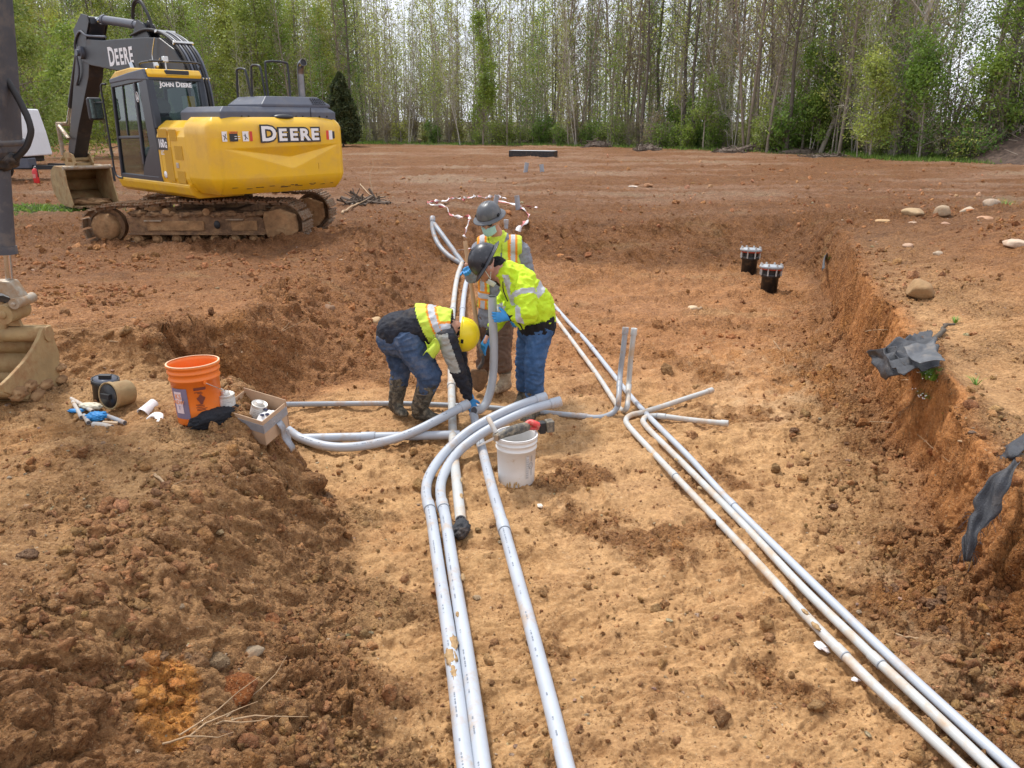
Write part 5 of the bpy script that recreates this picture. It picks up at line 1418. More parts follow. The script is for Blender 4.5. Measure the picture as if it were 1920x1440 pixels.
for i, (a_, z_, s_) in enumerate(((-.35, .03, .022), (-.1, .02, .028), (.12, .026, .018), (-.5, .018, .02), (0.0, .045, .012))):
    crumple('mud_splash', (0.133 * math.cos(fw + a_), 0.133 * math.sin(fw + a_), z_), (.006, .006, s_), 70 + i, mat('splash', (0.46, 0.31, 0.14), .8), None, None, parent=wb, sub=2)

# reciprocating saw lying across the white bucket
zt = wb.location.z + 0.385
M_TRED = mat('tool_red', (0.62, 0.05, 0.045), 0.45, dirt=0.6, dscale=22, dcol=(.5, .35, .25), dlo=.5, dhi=.62)
M_TBLK = mat('tool_rubber', (0.06, 0.058, 0.055), 0.6, dirt=0.9, dscale=20, dcol=(0.30, 0.25, 0.18), dlo=0.42, dhi=0.62)
def sp(u, v, z): p = W(u, v, z); return p
A_ = sp(940, 818, zt); B_ = sp(975, 804, zt + .02); C_ = sp(1008, 796, zt + .03)
sw = thing('power_saw', 'muddy red and black cordless saw with its blade out, lying on the white bucket', 'saw', A_)
o_ = Vector(A_)
q = lambda u, v, z: sp(u, v, z) - o_
MB().tube([q(933, 820, zt), q(945, 814, zt + .005), q(958, 808, zt + .02), q(972, 804, zt + .02), q(986, 800, zt + .025), q(990, 799, zt + .025)], [.020, .026, .036, .038, .034, .030], 14).build('motor_housing', M_TBLK, sw)
MB().tube(smooth_path([q(984, 799, zt + .03), q(994, 792, zt + .05), q(1004, 795, zt + .045), q(1012, 799, zt + .03)], 4), .023, 12).build('handle', M_TRED, sw)
MB().tube([q(990, 803, zt + .01), q(1011, 803, zt + .01)], .014, 10).build('trigger_guard', M_TRED, sw)
d_ = (q(1035, 796, zt + .03) - q(1010, 799, zt + .03)).normalized()
Mb = frame((0, 0, 0), d_, Vector((0, 0, 1)).cross(d_)).to_3x3()
mb = MB(); mb.box(q(1016, 801, zt + .015), (.045, .062, .085), Mb); mb.build('battery_foot', M_RUBBER, sw, bevel=.006)
mb = MB(); mb.box(q(1030, 798, zt + .02), (.058, .075, .085), Mb); mb.build('battery', M_TBLK, sw, bevel=.008)
mb = MB(); mb.box(q(1033, 796, zt + .02) + Vector((0, -.040, .0)), (.028, .004, .026), Mb); mb.build('battery_badge', M_TRED, sw)
mb = MB(); mb.box(q(929, 820, zt - .002), (.030, .052, .045), Mb); mb.box(q(934, 815, zt + .01), (.02, .06, .02), Mb); mb.build('shoe', M_WORN, sw, bevel=.004)
a1, b1 = q(928, 821, zt), q(896, 836, zt - .025)
dd = (b1 - a1).normalized(); up_ = Vector((0, 0, 1)); up_ = (up_ - dd * up_.dot(dd)).normalized(); n_ = dd.cross(up_) * .0008
mb = MB(); P4 = [a1 + up_ * .010, a1 - up_ * .010, b1 - up_ * .008, b1 + up_ * .004]
mb.add([p + n_ for p in P4] + [p - n_ for p in P4], [(0, 1, 2, 3), (7, 6, 5, 4), (0, 4, 5, 1), (1, 5, 6, 2), (2, 6, 7, 3), (3, 7, 4, 0)], 0, False); mb.build('blade', mat('blade_pale', (.72, .70, .66), .35), sw)
conduit([sp(915, 783, zt + .13), sp(922, 796, zt + .10), sp(930, 812, zt + .05)], .017, M_PVC2, 'short pale pipe offcut standing by the saw blade across the thick conduits', 'offcut', [], (0, 0), n=2, name='pipe_offcut')
bpy.data.objects['pipe_offcut']['group'] = 'pipe offcuts'

# cardboard box with duct tape, sitting tilted on the mound
ctr = G(482, 800)
bx = thing('cardboard_box', 'open cardboard box bound with grey duct tape, tilted on the earth mound', 'box', (ctr.x, ctr.y, ctr.z - 0.02), (R(12), R(7), R(-22))); bx.scale = (.95, .95, .95)
L_, Wd, Hh, th = 0.34, 0.24, 0.19, 0.005
for nm, c, s_ in (('front_panel', (0, -Wd / 2, Hh / 2), (L_, th, Hh)), ('back_panel', (0, Wd / 2, Hh / 2 + .01), (L_, th, Hh + .02)), ('side_panel', (-L_ / 2 + th, 0, Hh / 2), (th, Wd - .011, Hh)), ('side_panel', (L_ / 2 - th, 0, Hh / 2), (th, Wd - .011, Hh)), ('bottom_panel', (0, 0, .006), (L_ - .024, Wd - .012, th))):
    MB().box(c, s_).build(nm, M_CARD, bx, bevel=.0012)
MB().box((0, -Wd / 2 - .004, .128), (L_ + .006, .003, .062)).build('duct_tape', M_TAPE, bx, disp=(.002, .05))
MB().box((L_ / 2 - .0005, 0, .128), (.003, Wd - .004, .062)).build('duct_tape', M_TAPE, bx)
mb = MB(); mb.grid(lambda u, v: (L_ / 2 + .004 + .05 * u + .012 * math.sin(9 * u), .02 + .05 * (v - .5) + .03 * u, .10 - .24 * u), 12, 3); mb.build('loose_tape', M_TAPE, bx, solid=.0015)
MB().box((-L_ / 2 + .010, .0, .12), (.0015, .055, .075)).build('paper_slip', M_WHITE, bx)
mb = MB(); mb.box((L_ / 2 - .03, -.02, .012), (.012, .012, .012)); 
def can(loc, rot, label, h=.115, r=.048, name='tin_can'):
    t = thing(name, label, 'can', loc, rot)
    MB().lathe([(0.001, 0), (r, 0), (r * 1.03, .003), (r, .008), (r, h - .008), (r * 1.03, h - .003), (r * .98, h), (r * .93, h - .004), (.001, h - .004)], seg=28).build('body', M_TIN, t)
    MB().lathe([(0.001, .014), (r * .46, .014), (r * .50, .010), (r * .50, -.004)], (0, 0, h), seg=20).build('screw_cap', M_TIN, t)
    MB().lathe([(r * 1.006, .018), (r * 1.006, h - .02)], seg=28).build('paper_label', mat('can_label', (.62, .61, .58), .7, var=.1, vscale=40, dirt=.5, dscale=30, dcol=(.35, .30, .25)), t)
    for i in range(5):
        a = -PI / 2 - .35
        mb = MB(); z_ = h - .032 - i * .012
        mb.grid(lambda u, v: (r * 1.02 * math.cos(a + .9 * u * (.7 + .3 * math.sin(i * 2.1))), r * 1.02 * math.sin(a + .9 * u * (.7 + .3 * math.sin(i * 2.1))), z_ + .003 * v), 6, 1); mb.build('print_line', M_GREYP, t)
    return t
Mbx = Matrix.Translation(bx.location) @ bx.rotation_euler.to_matrix().to_4x4() @ Matrix.Diagonal((.95, .95, .95, 1))
c1 = Mbx @ Vector((.0, .01, .075)); can(c1, (R(6), R(18), 0), 'dented tin can leaning inside the cardboard box, white cloth to its right')
c2 = Mbx @ Vector((.105, -.01, .115))
cl = crumple('cloth', c2, (.055, .075, .045), 33, mat('white_cloth', (.78, .78, .78), .85, bump=.4, bscale=90), 'white cloth with dark blots stuffed in the cardboard box', 'cloth', rot=(R(12), R(8), R(-10)), amp=.22)
for i, (x_, y_) in enumerate(((-.012, -.03), (.012, -.012), (-.02, .03))):
    MB().ell((x_, y_, .052), (.014, .012, .004)).build('blot', mat('navy', (.01, .012, .05), .8), cl)
cc_ = G(425, 776)
can((cc_.x, cc_.y + .02, cc_.z), (0, 0, .3), 'tin can standing upright on the ground just right of the orange bucket', .125, .053)
cb = G(408, 793); crumple('cloth', (cb.x, cb.y, cb.z + .035), (.060, .165, .050), 41, mat('black_cloth', (.010, .011, .016), .8, bump=.4, bscale=90), 'crumpled black cloth lying between the orange bucket and the cardboard box', 'cloth', rot=(0, 0, R(-38)), amp=.35)

# two black cleanout adapters, pipe offcuts, gloves
def plug(loc, rot, label, m, r=.085, h=.15):
    t = thing('pipe_adapter', label, 'pipe fitting', loc, rot, 'pipe adapters lying by the second machine')
    MB().lathe([(.001, 0), (r * .93, 0), (r * .95, h * .8), (r * 1.02, h * .82), (r * 1.02, h), (r * .94, h), (r * .92, h * .93), (.001, h * .93)], seg=32).build('body', m, t)
    MB().lathe([(.001, h * .95), (r * .85, h * .95), (r * .86, h * 1.0), (.001, h * 1.0)], seg=32).build('plug', M_HOOD if m is M_BLACK else M_BLACK, t)
    MB().box((0, 0, h * 1.08), (.075, .032, .032)).build('square_nut', M_BLACK, t, bevel=.002)
    return t
p1 = G(196, 752); plug((p1.x, p1.y + .03, p1.z), (R(4), R(6), R(15)), 'black pipe adapter standing upright with its grey plug facing up', M_BLACK)
p2 = G(222, 768); plug((p2.x + .03, p2.y + .10, p2.z + .085), (R(82), 0, R(-25)), 'muddy tan pipe adapter lying on its side, black plug facing the camera', M_TANP, .088, .15)
for i, (a, b, r, m_, lb) in enumerate((((133, 748), (174, 772), .014, M_PVC2, 'upper left pipe offcut pointing to the black adapter'), ((137, 755), (153, 783), .013, M_PVC2, 'short pipe offcut lying beside the blue scrap'), ((186, 776), (234, 793), .014, M_PVC3, 'grey pipe offcut lying from the blue glove toward the right'),
                                        ((176, 797), (210, 802), .019, M_PVC2, 'open-ended pipe offcut nearest the camera in front of the blue glove'), ((158, 780), (166, 793), .014, M_PVC2, 'small pale offcut half buried left of the blue glove'))):
    pa, pb_ = G(*a, off=r * .6), G(*b, off=r * .6); pa.z = max(pa.z, pb_.z - .05)
    conduit([pa, (pa + pb_) / 2 + Vector((0, 0, .004)), pb_], r, m_, lb, 'pipe offcuts', [], (0, 0), n=2, name='pipe_offcut')
pg = G(182, 786); crumple('glove', (pg.x, pg.y, pg.z + .02), (.055, .045, .022), 51, M_GLOVE, 'discarded blue glove crumpled among the pipe offcuts', 'glove', amp=.5)
pg = G(143, 772); crumple('glove', (pg.x, pg.y, pg.z + .008), (.045, .02, .010), 52, M_GLOVE, 'flat scrap of blue glove at the left end of the pipe offcuts', 'glove', amp=.5)
pg = G(172, 767); crumple('cloth', (pg.x, pg.y, pg.z + .02), (.075, .03, .018), 53, mat('cream_rag', (.68, .62, .48), .85), 'cream rag draped over the pipe offcuts', 'cloth', amp=.4, rot=(0, 0, -.15))
pg = G(207, 795); MB().box((0, 0, .008), (.09, .022, .014)).build('wood_chip', mat('pale_wood', (.62, .46, .30), .8, var=.15), loc=(pg.x, pg.y, pg.z), rot=(0, .1, .1), bevel=.002); tag(bpy.data.objects['wood_chip'], 'pale wood chip in front of the grey pipe offcut', 'wood')
# white cup and foam
pc = G(285, 776)
t = thing('paper_cup', 'white cup lying on its side left of the orange bucket', 'cup', (pc.x - .01, pc.y, pc.z + .04), (R(112), 0, R(-20)))
MB().lathe([(.001, -.05), (.030, -.05), (.041, .06), (.043, .062), (.041, .064), (.038, .062), (.028, -.046), (.001, -.046)], seg=26).build('body', mat('cup_white', (.74, .73, .74), .6, dirt=.4, dscale=20, dcol=(.4, .35, .4)), t)
pc = G(288, 797); mb = MB(); mb.tube(smooth_path([(-.06, .05, .02), (-.02, .055, .045), (.025, .03, .05), (.045, -.015, .035), (.035, -.06, .01)], 4), [.012 + .016 * math.sin(PI * i / 16) for i in range(17)], 10, flat=.5)
o = mb.build('foam_piece', M_WHITE, loc=(pc.x, pc.y, pc.z), disp=(.006, .03)); tag(o, 'curved piece of white foam in front of the tipped white cup', 'foam')

# black cleanouts standing in the far trench
def cleanout(u, v, vb, label):
    pb = G(u, vb); s = 0.155
    t = thing('cleanout', label, 'cleanout pipe', (pb.x, pb.y, pb.z - .05), (R(-3), R(2), 0), 'capped black pipes standing in the trench')
    top = WY(u, v, pb.y).z - pb.z + .05
    MB().lathe([(.001, 0), (s * .78, 0), (s * .80, top * .58), (s * .92, top * .60), (s * .92, top * .70), (s * .80, top * .72), (.001, top * .72)], seg=28).build('pipe', M_BLACK, t)
    MB().lathe([(s * .86, top * .86), (s * 1.06, top * .86), (s * 1.06, top * .90), (s * .86, top * .90)], seg=28).build('red_ring', mat('ring_red', (.42, .06, .03), .6), t)
    MB().lathe([(.001, top * .905), (s * 1.10, top * .905), (s * 1.14, top * .93), (s * 1.14, top * .97), (s * 1.06, top), (.001, top)], seg=28).build('cap', mat('cap_grey', (.34, .38, .42), .45, dirt=.4, dscale=12, dcol=(.45, .35, .25)), t)
    MB().cyl((0, 0, top * .7), (0, 0, top * .88), s * .80).build('neck', M_RUBBER, t)
    for k in range(8):
        a = 2 * PI * k / 8 + .2
        mb = MB(); c = Vector((s * 1.0 * math.cos(a), s * 1.0 * math.sin(a), 0))
        mb.cyl(c + Vector((0, 0, top * .66)), c + Vector((0, 0, top * .98)), .012, seg=8); mb.cyl(c + Vector((0, 0, top * .98)), c + Vector((0, 0, top * 1.07)), .020, .012, seg=8); mb.build('bolt', mat('bolt_pale', (.42, .41, .39), .6), t)
cleanout(1403, 466, 512, 'left and farther of the two capped black pipes, tilted in the soil')
cleanout(1441, 498, 545, 'right and nearer of the two capped black pipes near the trench wall')

# shovel
sh0 = WY(872, 452, 7.35); sh1 = WY(897, 632, 7.1); sh2 = WY(903, 660, 7.0); sh3 = WY(897, 692, 6.95)
t = thing('shovel', 'round-ended wooden shovel held upright by the worker at the back', 'shovel', sh0)
q = lambda v: Vector(v) - sh0
MB().tube(smooth_path([q(sh0), q(WY(885, 545, 7.22)), q(sh1)], 4), .021, 12).build('handle', mat('shovel_wood', (.52, .33, .18), .65, var=.15, vscale=12), t)
MB().tube(smooth_path([q(sh1), q(sh2), q(WY(905, 678, 6.97)), q(sh3)], 4), [.022] * 7 + [.020] * 6, 10).build('socket', mat('shovel_iron', (.07, .06, .055), .6, dirt=.6, dscale=20), t)
mb = MB(); b_ = q(sh3)
def bl(u, v):
    w = .085 * (math.sin(PI * min(1, .35 + v * .65)) ** .5 if v > 0 else .7)
    return (b_.x + (u - .5) * 2 * w, b_.y - .01 * (1 - (2 * u - 1) ** 2) + .02 * v, b_.z - .24 * v)
mb.grid(bl, 8, 8); mb.build('blade', mat('blade_mud', (.26, .15, .08), .7, var=.3, vscale=30), t, solid=.004)

# long black box and trailer-like light tower, fire extinguisher
pA = WY(958, 284, 46); pB = WY(1042, 287, 45)
mb = MB(); c = (pA + pB) / 2; d = (pB - pA); ln = d.length
mb.box((0, 0, 0), (ln, .7, .34)); o = mb.build('long_box', M_BLACK, loc=(c.x, c.y, .5 + .19), rot=(0, 0, math.atan2(d.y, d.x)), bevel=.02); tag(o, 'long low black beam lying far out on the site', 'beam')
mb = MB(); mb.box((0, 0, .175), (ln - .04, .66, .008)); mb.build('grey_top', mat('pale_top', (.55, .58, .60), .5), o)
tc_ = WY(30, 345, 28)
t = thing('equipment_trailer', 'white equipment cabinet on a black trailer frame behind the left machine arm', 'trailer', (tc_.x, 28, .5))
M_CABW = mat('cabinet_white', (.74, .75, .78), .4, var=.04)
cab_l, cab_r = WY(-60, 200, 28).x - tc_.x, WY(46, 200, 28).x - tc_.x
zt_, zb_ = WY(30, 204, 28).z - .5, WY(30, 292, 28).z - .5
mb = MB(); mb.prism([(cab_l, zb_), (cab_r + .22, zb_), (cab_r + .14, (zb_ + zt_) / 2), (cab_r, zt_), (cab_l, zt_)], -.8, .8); mb.build('cabinet', M_CABW, t, bevel=.05, bseg=3)
for k in range(7):
    z_ = zt_ - .22 - k * .085; x_ = cab_r + .02 + k * .012 - .10
    MB().box((x_, -.806, z_), (.16, .012, .03), (0, .3, 0)).build('louvre', M_HOOD, t)
MB().box((cab_r - .42, -.806, zt_ - .42), (.20, .012, .12)).build('dark_sign', M_RUBBER, t)
MB().box((cab_r - .32, -.806, zb_ + .16), (.30, .012, .20)).build('red_sign', M_REDD, t, bevel=.03)
MB().box((cab_r - .32, -.815, zb_ + .16), (.22, .010, .12)).build('white_panel', M_LETW, t)
MB().box((cab_r - .05, -.5, zb_ - .22), (.5, .5, .34)).build('fuel_tank', M_HOOD, t, bevel=.03)
MB().box(((cab_l + cab_r) / 2, 0, zb_ - .10), (cab_r - cab_l, 1.2, .2)).build('underframe', M_RUBBER, t, bevel=.02)
zf = WY(60, 312, 28).z - .5
MB().box((cab_r - .6 + 1.4, -.5, zf), (4.0, .12, .14)).build('draw_bar', M_RUBBER, t, bevel=.01)
MB().box((cab_r + 1.3, .1, zf + .05), (2.2, .1, .08), (0, 0, -.25)).build('draw_bar', M_RUBBER, t, bevel=.01)
for yy in (-.75, .75):
    w = thing('wheel', None, None); w.parent = t; w.location = (cab_l + .3, yy, .33)
    MB().lathe([(.15, -.1), (.30, -.1), (.33, -.06), (.33, .06), (.30, .1), (.15, .1)], axis=(0, 1, 0), seg=28).build('tyre', M_RUBBER, w)
    MB().lathe([(.001, -.05), (.15, -.08), (.15, .08), (.001, .05)], axis=(0, 1, 0), seg=20).build('rim', M_WHITE, w)
MB().ell((cab_r - .55, -.58, zf), (.04, .02, .04)).build('marker_lamp', mat('lamp_orange', (.8, .15, .03), .4), t)
MB().cyl((cab_r + 2.9, -.45, .0), (cab_r + 2.9, -.45, zf), .04).build('jack_leg', M_RUBBER, t)
fe = G(70, 345)
t = thing('fire_extinguisher', 'red fire extinguisher standing on the ground below the trailer draw bar', 'extinguisher', (fe.x, fe.y, fe.z))
MB().lathe([(.001, 0), (.085, 0), (.09, .02), (.09, .40), (.07, .46), (.03, .49), (.001, .49)], seg=24).build('cylinder', mat('ext_red', (.60, .03, .03), .3), t)
MB().tube([(0, 0, .48), (0, 0, .53), (.05, 0, .56)], .018, 8).build('valve', M_STEEL, t)
MB().tube(smooth_path([(.02, -.02, .53), (.09, -.03, .50), (.11, -.03, .36), (.10, -.03, .22)], 4), .012, 6).build('hose', M_RUBBER, t)
MB().box((0, -.088, .25), (.09, .01, .13)).build('label', mat('ext_label', (.6, .25, .22), .6), t)

# ------------------------------------------------------------ caution tape
M_TW = mat('tape_white', (.80, .76, .76), .5, var=.05, dirt=.3, dscale=8, dcol=(.5, .36, .25)); M_TR = mat('tape_red', (.60, .16, .16), .5, var=.1)
def ribbon(pts, w, name, label, seed=0, twist=3.0, parts=1):
    rnd = random.Random(seed); path = smooth_path(pts, 7); o0_ = Vector(path[0]); mb = MB()
    n = len(path); vs_ = []
    for i, p in enumerate(path):
        a = path[max(0, i - 1)]; b = path[min(n - 1, i + 1)]; tg = (b - a).normalized()
        ang = twist * math.sin(i * .37 + seed) * .6
        s_ = tg.cross(Vector((0, 0, 1))).normalized(); u_ = s_.cross(tg)
        wv = s_ * math.cos(ang) + u_ * math.sin(ang)
        ww = w * (.55 + .35 * math.sin(i * 1.1 + seed * 2))
        vs_ += [p - o0_ - wv * ww, p - o0_ - wv * ww * .1, p - o0_ + wv * ww]
    fs = []; 
    mb.add(vs_, [])
    for i in range(n - 1):
        red = (i // 5) % 2 == 0
        mb.f += [(i * 3, i * 3 + 3, i * 3 + 4, i * 3 + 1), (i * 3 + 1, i * 3 + 4, i * 3 + 5, i * 3 + 2)]
        mb.m += [0, 1 if red else 0] if True else []; mb.sm += [True, True]
    o = mb.build(name, [M_TW, M_TR], solid=.002, loc=o0_); tag(o, label, 'tape', 'caution tape strung round the far pipe stubs'); return o
tw = .055
ribbon([WY(801, 380, 18.8), WY(812, 384, 18.2), WY(835, 388, 17.8), WY(843, 400, 16.8), WY(858, 407, 16.2), WY(880, 407, 15.6), WY(881, 412, 15.0), WY(874, 428, 14.0), WY(871, 444, 13.3)], tw, 'caution_tape', 'length of tape dropping from the left corner to the top of the shovel', 1)
ribbon([WY(802, 379, 18.9), WY(830, 377, 19.2), WY(850, 371, 20.0), WY(870, 373, 19.8), WY(890, 368, 20.2), WY(910, 371, 20.0), WY(930, 369, 20.2), WY(947, 372, 20)], tw * 1.5, 'caution_tape', 'ragged bunched length of tape along the back of the ring', 2, 6)
ribbon([WY(932, 376, 19.2), WY(965, 383, 18.8), WY(995, 388, 18.6), WY(1008, 389, 18.6)], tw, 'caution_tape', 'straight length of tape running right from behind the rear hard hat', 3, 1)
ribbon([WY(974, 387, 18.3), WY(985, 396, 17.6), WY(992, 404, 16.8), WY(985, 416, 15.4), WY(970, 433, 14.0)], tw * 1.2, 'caution_tape', 'length of tape falling from the stub to the shoulder of the rear worker', 5, 2)
ribbon([WY(838, 472, 13.6), WY(860, 469, 13.5), WY(882, 466, 13.4)], tw * .4, 'caution_tape', 'thin red shred of tape behind the shovel handle', 6, 1)

# ------------------------------------------------------------ stones, sheets of black fabric, roots
def stone(u, v, w, h, colr, label, seed, rough=.14, name='stone', sink=.3, dep=1.0, grp=None):
    p = G(u, v); d_ = (p - Vector((0, 0, H))).length
    k = d_ / FPX
    vv, f = rock_proto(seed, 3, rough)
    mb = MB(); mb.add([tuple(q * np.array([w * k / 2, w * k / 2 * dep, h * k / 2])) for q in vv], [tuple(q) for q in f])
    o = mb.build(name, SOIL if name == 'clod' else mat('stone_%d' % seed, colr, .85, var=.18, vscale=9 / max(.1, w * k), bump=.35, bscale=60, dirt=.4, dscale=10, dcol=(.36, .18, .08)), loc=(p.x, p.y, p.z + h * k * (.5 - sink)))
    if name == 'clod':
        nv_ = len(o.data.vertices); set_attr(o.data, 'tone', np.repeat(np.array(colr)[None] * 1.25, nv_, 0)); set_attr(o.data, 'crumb', np.ones(nv_))
    tag(o, label, 'clod of soil' if name == 'clod' else 'stone', grp); return o
TS = (.50, .37, .23)
stone(1710, 411, 37, 28, (.43, .30, .165), 'rounded tan boulder, left of the two on the far right bank', 101, .04, sink=.12)
stone(1766, 410, 29, 30, (.36, .26, .165), 'rounded grey-tan boulder, right of the two on the far right bank', 102, .05, sink=.12)
stone(1664, 418, 44, 14, (.46, .29, .14), 'flat brown stone left of the rounded tan boulder', 103, .15)
stone(1857, 392, 36, 26, (.38, .29, .21), 'sloping tan stone at the top of the spoil heap', 104, .08)
stone(1814, 402, 30, 18, (.50, .39, .27), 'broken pale stone below the sloping stone on the heap', 105, .2)
stone(1905, 462, 46, 20, (.54, .41, .30), 'pale pinkish flat stone at the right edge', 106, .1)
stone(1720, 560, 54, 44, (.33, .20, .09), 'square brown stone on the bank above the black fabric', 107, .1, sink=.2)
stone(1758, 480, 20, 14, (.48, .37, .26), 'small white-tan stone halfway up the right bank', 108, .12)
stone(1703, 464, 18, 11, (.46, .30, .20), 'small pinkish stone left of the white-tan one', 109, .1)
stone(1712, 421, 18, 9, (.46, .32, .22), 'small pink stone leaning on the left boulder', 110, .08)
stone(1773, 422, 14, 10, (.44, .26, .17), 'small reddish stone under the right boulder', 111, .08)
stone(1846, 413, 26, 10, (.46, .26, .15), 'low red stone on the heap below the broken pale stone', 112, .1)
stone(1301, 581, 26, 14, (.56, .42, .27), 'pale stone alone on the trench floor right of the workers', 113, .12)
stone(617, 585, 34, 24, (.24, .14, .08), 'dark rounded stone set in the left bank', 114, .12)
stone(706, 608, 30, 26, (.50, .34, .18), 'pale cut stone behind the crouching worker', 115, .1)
stone(447, 1312, 92, 62, (.30, .105, .028), 'large orange clod of clay in the left foreground', 116, .16, 'clod', .25, .8)
stone(507, 1170, 42, 34, (.27, .11, .04), 'orange-brown clod above the two grey stones', 117, .16, 'clod')
stone(470, 1228, 40, 26, (.27, .20, .13), 'grey-brown stone in the left foreground clods', 118, .14)
stone(410, 1245, 42, 34, (.28, .20, .12), 'lumpy grey clod left of the grey-brown stone', 119, .2, 'clod')
stone(370, 1250, 48, 38, (.27, .15, .07), 'brown clod beside the yellow clay scrape', 120, .2, 'clod')
stone(480, 1205, 40, 22, (.38, .17, .06), 'flat orange clod under the orange-brown clod', 121, .2, 'clod')
stone(1012, 951, 16, 9, (.72, .66, .55), 'white scrap lying below the white bucket', 122, .25, 'scrap')
stone(1188, 352, 18, 6, (.60, .52, .44), 'pale flat stone far out on the site', 123, .1)
stone(1215, 350, 22, 10, (.40, .22, .12), 'brown lump beside the pale flat stone far out', 124, .2, 'clod')
stone(788, 265, 14, 8, (.45, .35, .27), 'tan boulder at the foot of the woods behind the yellow machine', 125, .1)
stone(1540, 1216, 22, 6, (.75, .74, .76), 'white plastic wisps left of the three thin conduits', 131, .5, 'scrap', .1)
stone(1604, 1277, 14, 5, (.75, .74, .76), 'lower white plastic scrap beside the leftmost thin conduit', 132, .5, 'scrap', .1)
rs = random.Random(4)
for i in range(46):
    u = rs.uniform(40, 640); v = rs.uniform(900, 1420)
    if u > 700 - 0.0 * v: continue
    s = rs.uniform(12, 34) * (v / 1200)
    o = stone(u, v, s, s * rs.uniform(.6, .9), rs.choice(((.22, .12, .06), (.26, .16, .09), (.30, .15, .06), (.20, .12, .07))), 'brown clod among the loose earth of the left foreground', 200 + i % 12, .22, 'clod', .25, 1, 'clods in the left foreground')
for i in range(40):
    v = rs.uniform(640, 1230); ub_ = np.interp(v, [520, 700, 960, 1200], [1515, 1600, 1735, 1850]); u = ub_ - rs.uniform(10, 190)
    s = rs.uniform(9, 24) * (v / 1000)
    stone(u, v, s, s * rs.uniform(.6, .9), rs.choice(((.24, .12, .055), (.28, .13, .05), (.20, .11, .06))), 'brown clod lying along the foot of the right trench wall', 200 + i % 12, .22, 'clod', .25, 1, 'clods along the right trench wall')

M_GEO = mat('geotextile', (.040, .043, .052), .5, var=.3, vscale=30, bump=.5, bscale=140, dirt=.35, dscale=7, dcol=(.26, .20, .15), dlo=.5, dhi=.72)
def sheet(name, corners, nu, nv, label, amp, seed, m=M_GEO, fr=5.0, drape=None):
    A, B, C, D = [Vector(c) for c in corners]; o0_ = A.copy(); mb = MB()
    pts = {}
    def f(u, v):
        p = (A * (1 - u) + B * u) * (1 - v) + (D * (1 - u) + C * u) * v
        return p
    V = []
    for j in range(nv + 1):
        for i in range(nu + 1):
            V.append(f(i / nu, j / nv))
    V = np.array([v[:] for v in V], np.float32)
    n_ = (B - A).cross(D - A).normalized()
    q = V * fr
    rdg = (1 - np.abs(perlin(q[:, 0] + seed, q[:, 1], q[:, 2])) * 3)
    d = amp * (fbm(q[:, 0] + seed * 2, q[:, 1], q[:, 2], 3) * 1.4 + .8 * np.clip(rdg, -.5, 1))
    V = V + np.array(n_[:], np.float32)[None] * d[:, None]
    j2 = amp * .5 * perlin(q[:, 0] * 1.5, q[:, 1] * 1.5 + seed, q[:, 2]); V[:, 0] += j2; V[:, 2] += j2 * .5
    F = [(j * (nu + 1) + i, j * (nu + 1) + i + 1, (j + 1) * (nu + 1) + i + 1, (j + 1) * (nu + 1) + i) for j in range(nv) for i in range(nu)]
    mb.add([tuple(v - np.array(o0_[:])) for v in V], F)
    o = mb.build(name, m, solid=.004, loc=o0_); 
    if label: tag(o, label, 'fabric sheet')
    return o
z1 = .62
s1 = sheet('torn_fabric', [W(1658, 650, .86), W(1742, 615, .86), W(1768, 680, .84), W(1690, 702, .78)], 30, 24, 'crumpled black fabric on the edge of the right bank beside the grass tuft', .045, 2.0)
o = sheet('left_fold', [W(1622, 660, .70), W(1672, 648, .88), W(1706, 690, .80), W(1662, 712, .62)], 24, 20, None, .035, 5.0); o.parent = s1; o.location = Vector(o.location) - Vector(s1.location)
o = sheet('top_flap', [W(1695, 648, .92), W(1752, 638, .94), W(1770, 686, .90), W(1716, 674, .90)], 20, 16, None, .03, 9.0, mat('geotextile_pale', (.085, .09, .10), .45, var=.2, vscale=30, dirt=.3, dscale=8, dcol=(.3, .24, .18))); o.parent = s1; o.location = Vector(o.location) - Vector(s1.location)
# frayed silt fence hanging down the near wall
def strip(pts, widths, label, name, seed):
    o0_ = Vector(pts[0]); mb = MB(); path = smooth_path(pts, 6); n = len(path)
    W_ = np.interp(np.linspace(0, 1, n), np.linspace(0, 1, len(widths)), widths)
    NUW = 10
    def f(u, v):
        i = min(n - 1, int(round(v * (n - 1)))); p = path[i]
        tg = (path[min(n - 1, i + 1)] - path[max(0, i - 1)]).normalized(); s_ = tg.cross(Vector((-1, -.6, .3))).normalized(); nn = s_.cross(tg)
        x = (u - .5) * W_[i] * 1.35 * (1 + .12 * math.sin(i * .8 + seed))
        return p - o0_ + s_ * x + nn * (.012 * math.sin(u * 9 + i * .25 + seed) + .005 * math.sin(i * .7 + u * 4))
    mb.grid(f, NUW, n - 1); o = mb.build(name, M_GEO, solid=.003, loc=o0_); tag(o, label, 'fabric strip')
    rnd = random.Random(seed); mb = MB()
    for k in range(46):
        i = rnd.randrange(n // 3, n); s_ = rnd.choice((-1, 1)); b_ = Vector(f(0.5 + .5 * s_, i / (n - 1)))
        e = b_ + Vector((rnd.uniform(-.05, .03), rnd.uniform(-.05, .02), rnd.uniform(-.07, .0)))
        mb.tube([b_, (b_ + e) / 2 + Vector((0, 0, .008)), e], .0012, 4)
    mb.build('frayed_threads', M_GEO, o)['kind'] = 'stuff'
    return o
strip([W(1935, 812, .72), W(1905, 832, .72), W(1893, 858, .68), W(1915, 864, .64), W(1930, 866, .64)], [.08, .11, .07, .06, .05], 'short black fabric strip folded over the top of the near right bank', 'fabric_strip', 1)
